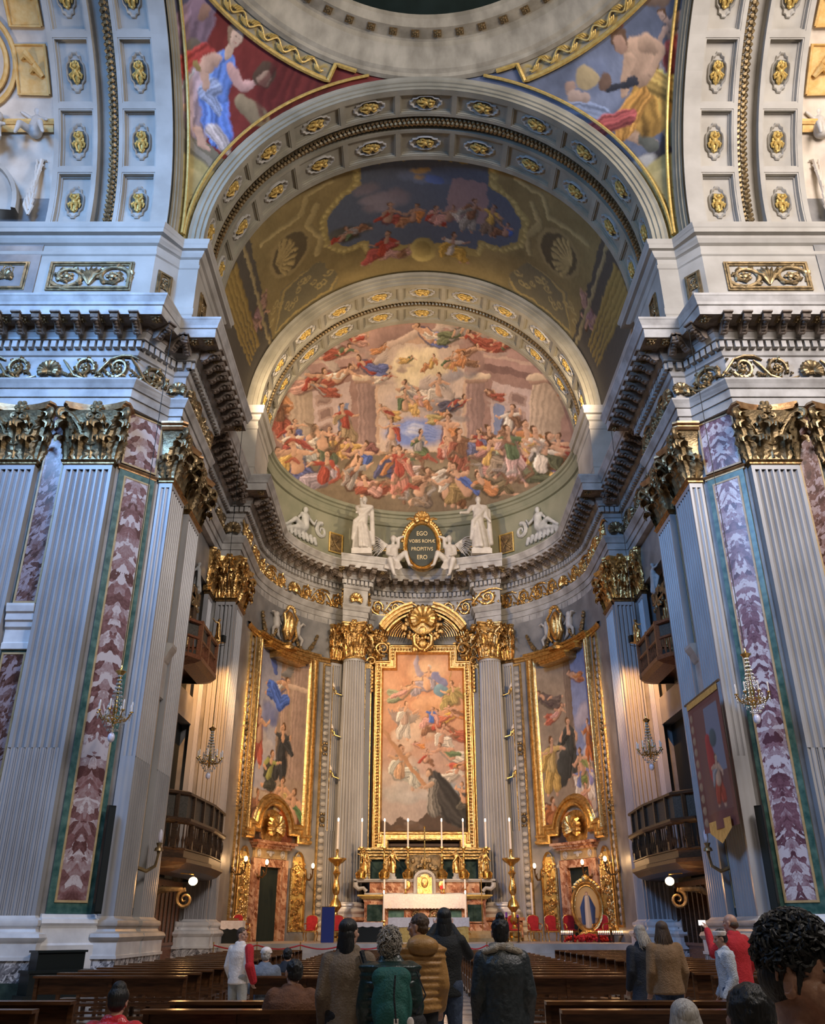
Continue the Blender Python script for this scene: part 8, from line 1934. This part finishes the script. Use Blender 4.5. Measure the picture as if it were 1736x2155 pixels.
t = person('woman in a pale grey poncho and white headband walking left, carrying a white bag', at(1517,12.95), 1.45, whk, JEAN, HB, poncho=True, hairstyle='short', yaw=.1, pitch=-.25, sc=.94)
mb = MB(); mb.M = Matrix.Translation((0,.03,1.61)); mb.lathe([(.088,.02),(.094,.03),(.094,.075),(.086,.085)], 20); mb.build('headband', M['cloth'], t)
t2 = thing('carrier_bag', 'small white carrier bag held by the woman in the poncho', 'bag', (at(1528,12.7)[0], 12.7, .48)); mb = MB(); mb.loft([[(x*.13*k, y*.05*k, z) for x, y in ((-1,-1),(1,-1),(1,1),(-1,1))] for k, z in ((1.1,0),(1.2,.1),(1.0,.25),(.4,.33),(.1,.36))], True, True); mb.build('sack', M['cloth'], t2); mb = MB(); mb.tube([(-.03,0,.34),(-.01,0,.42),(.03,0,.34)], .008, 6); mb.build('handles', M['cloth'], t2)
t = person('balding man in a red sweater and jeans holding up a phone at the right', at(1541,14.0), .45, rdk, JEAN, HBR, armL=((-.26,.14,1.22),(-.14,.34,1.5)), bulk=1.08, hairstyle='bald', yaw=.5, sc=1.06)
t = person('boy in a white hooded top with red sleeves turned round in the left side aisle', at(509,15.9), -.5, M['cloth'], C3('pale_trousers',(.36,.36,.34)), HBR, yaw=-1.7, hairstyle='short', sc=.95)
mb = MB()
for A, B_ in (((.19,0,1.38),(.26,-.04,1.12)),((.26,-.04,1.12),(.25,.10,.9))): mb.cap(A,.084,B_,.068,10)
mb.build('red_sleeve', rdk, t)
t = person('seated man in a blue-grey jacket wearing a white cap with a dark band', at(563,16.95), .0, blg, DARKT, HS, sit=True, bulk=1.2, hairstyle='short', sc=1.06); t.location.z = .0
mb = MB(); mb.M = Matrix.Translation((0,.03,1.11)); mb.ell((0,-.01,.075),(.092,.105,.065),16,10); mb.lathe([(.094,.04),(.10,.05),(.098,.075),(.09,.08)],18); mb.build('cap', M['cloth'], t)
t = person('seated person in a black coat with dark hair beside the man in the white cap', at(608,18.05), .0, nav, DARKT, HB, sit=True, bulk=1.12, hairstyle='short', sc=1.04)
t = person('seated person in a rust-brown coat with short black hair, seen from behind', at(622,10.25), .0, bro, DARKT, HB, sit=True, bulk=1.3, hairstyle='short', yaw=.5, sc=1.08)
t = person('seated person in a glossy red jacket and black knitted cap at the bottom left', at(266,8.15), .0, rdn, DARKT, HB, sit=True, bulk=1.25, puffer=True, hairstyle='beanie', sc=.97)
t = person('seated person with straight silver-grey hair, only the head showing at the bottom right', at(1420,5.85), .0, nav, DARKT, HS, sit=True, hairstyle='shaggy', sc=1.02, bulk=1.05)
t = person('short person with dark hair in a teal-blue jacket at the bottom right edge', (.31, 3.0, -.02), .2, C3('teal_blue_nylon',(.02,.07,.10),(.035,.10,.13),.5), DARKT, HB, hairstyle='short', yaw=-.4, sc=.88, bulk=1.2)
# foreground man
t = thing('person', 'man with thick black wavy hair cropped by the bottom right corner', 'person', (.220, 2.36, -.0), -2.4, None, .99)
hc = (0,0,1.544)
mb = MB(); mb.cap((0,-.02,1.38),.062,(0,-.025,1.50),.058,16); headmesh(mb, hc, 0, -.12); mb.cap((-.06,.01,1.545),.026,(-.03,.065,1.49),.024); mb.cap((.06,.01,1.545),.026,(.03,.065,1.49),.024)
mb.cap((0,-.02,1.35),.12,(0,0,.95),.13,14); mb.cap((-.17,-.02,1.38),.06,(.17,-.02,1.38),.06)
for q in (-1,1):
    mb.cap((q*.18,-.02,1.36),.05,(q*.25,-.02,1.1),.04); mb.cap((q*.25,-.02,1.1),.036,(q*.24,.08,.86),.024); hand(mb, (q*.24,.08,.86), (0,.1,-1), (0,-1,0), .6, -q); mb.cap((q*.09,0,.92),.085,(q*.1,0,.5),.055); mb.cap((q*.1,0,.5),.05,(q*.1,-.02,.08),.035); mb.cap((q*.1,-.02,.06),.035,(q*.1,.1,.035),.03)
remesh(mb.build('body', SKD, t), .006, 2)
for q in (-1,1):   # ear detail
    mb = MB(); ex = q*.082; mb.tube([(ex, -.012+.020*math.cos(a_), 1.553+.033*math.sin(a_)) for a_ in [R_(-110+25*k) for k in range(13)]], .0045, 7); mb.tube([(ex, -.010+.011*math.cos(a_), 1.556+.019*math.sin(a_)) for a_ in [R_(-60+25*k) for k in range(10)]], .0035, 6); mb.ell((ex-.002*q, .001, 1.524),(.005,.010,.012),8,6); remesh(mb.build('ear_rim', SKD, t), .003, 2)
mb = MB(); rn = random.Random(3); mb.M = Matrix.Translation(hc) @ Matrix.Rotation(-.12, 4, 'X'); mb.ell((0,-.018,.048),(.081,.090,.080),18,14); mb.ell((0,-.045,.005),(.079,.072,.07),16,12)
for k in range(1500):
    a_, b_ = rn.uniform(0,6.28), rn.uniform(-.3,1.55); r = rn.uniform(.078,.097); c_, s_ = math.cos(b_), math.sin(b_); p = Vector((r*c_*math.cos(a_)*.92, -.022+r*c_*math.sin(a_)*1.05, .055+r*s_*1.05))
    if p.y > .03 and p.z < .08: continue
    if p.z < .03 and p.y > -.03: continue
    n_ = (p-Vector((0,-.02,.05))).normalized(); d = n_.cross(Vector((rn.uniform(-1,1), rn.uniform(-1,1), rn.uniform(-1,1)))).normalized()*.016; e_ = n_.cross(d)
    mb.tube([p, p+d+n_*.006, p+d*1.6+e_*.7+n_*.002, p+d*1.5+e_*1.3-n_*.006], [.005,.005,.004,.002], 4)
mb.build('hair', HB, t)
for k, q in enumerate((-1,1)): mb = MB(); mb.M = Matrix.Translation(hc) @ Matrix.Rotation(-.12, 4, 'X'); mb.tube([(q*.074,.022,.03),(q*.078,.020,.0),(q*.076,.016,-.022)],[.010,.008,.003],6); mb.build('sideburn', HB, t)
mb = MB(); mb.M = Matrix.Translation(hc) @ Matrix.Rotation(-.12, 4, 'X')
for q in (-1,1): mb.ell((q*.030,.076,.012),(.012,.008,.007),8,6); mb.cap((q*.050,.070,.036),.005,(q*.016,.083,.038),.006,6)
mb.build('eyes', HB, t)
mb = MB(); mb.cap((-.12,-.02,1.30),.12,(.12,-.02,1.30),.12,14); mb.cap((0,0,1.2),.17,(0,0,.9),.16,14)
for q in (-1,1): mb.cap((q*.19,-.02,1.33),.075,(q*.25,-.02,1.1),.06,12); mb.cap((q*.25,-.02,1.1),.058,(q*.24,.07,.88),.045,12)
remesh(mb.build('sweater', nav, t), .012, 3)
mb = MB()
for q in (-1,1): mb.cap((q*.08,0,.95),.12,(q*.1,0,.5),.075,12); mb.cap((q*.1,0,.5),.073,(q*.1,-.02,.1),.058,12)
remesh(mb.build('trousers', JEAN, t), .014, 1)
for q in (-1,1): mb = MB(); mb.box(q*.1-.045,q*.1+.045,-.09,.16,0,.07); mb.build('shoe', SHOE, t)

# the phone held up by the man in red
bpy.context.view_layer.update()
for o in scene.objects:
    if o.get('label', '').startswith('balding man'):
        p = o.matrix_world @ Vector((-.13, .44, 1.60)); t = thing('phone', 'small bright phone held up by the balding man in red', 'phone', tuple(p), .45)
        mb = MB(); mb.box(-.075,.075,-.005,.005,-.04,.04); mb.build('body', M['black'], t, smooth=False); mb = MB(); mb.box(-.07,.07,-.007,-.005,-.036,.036); mb.build('screen', mat('phone_screen', (.8,.8,.8), None, emis=(.9,.85,.8), es=1.2), t, smooth=False); break
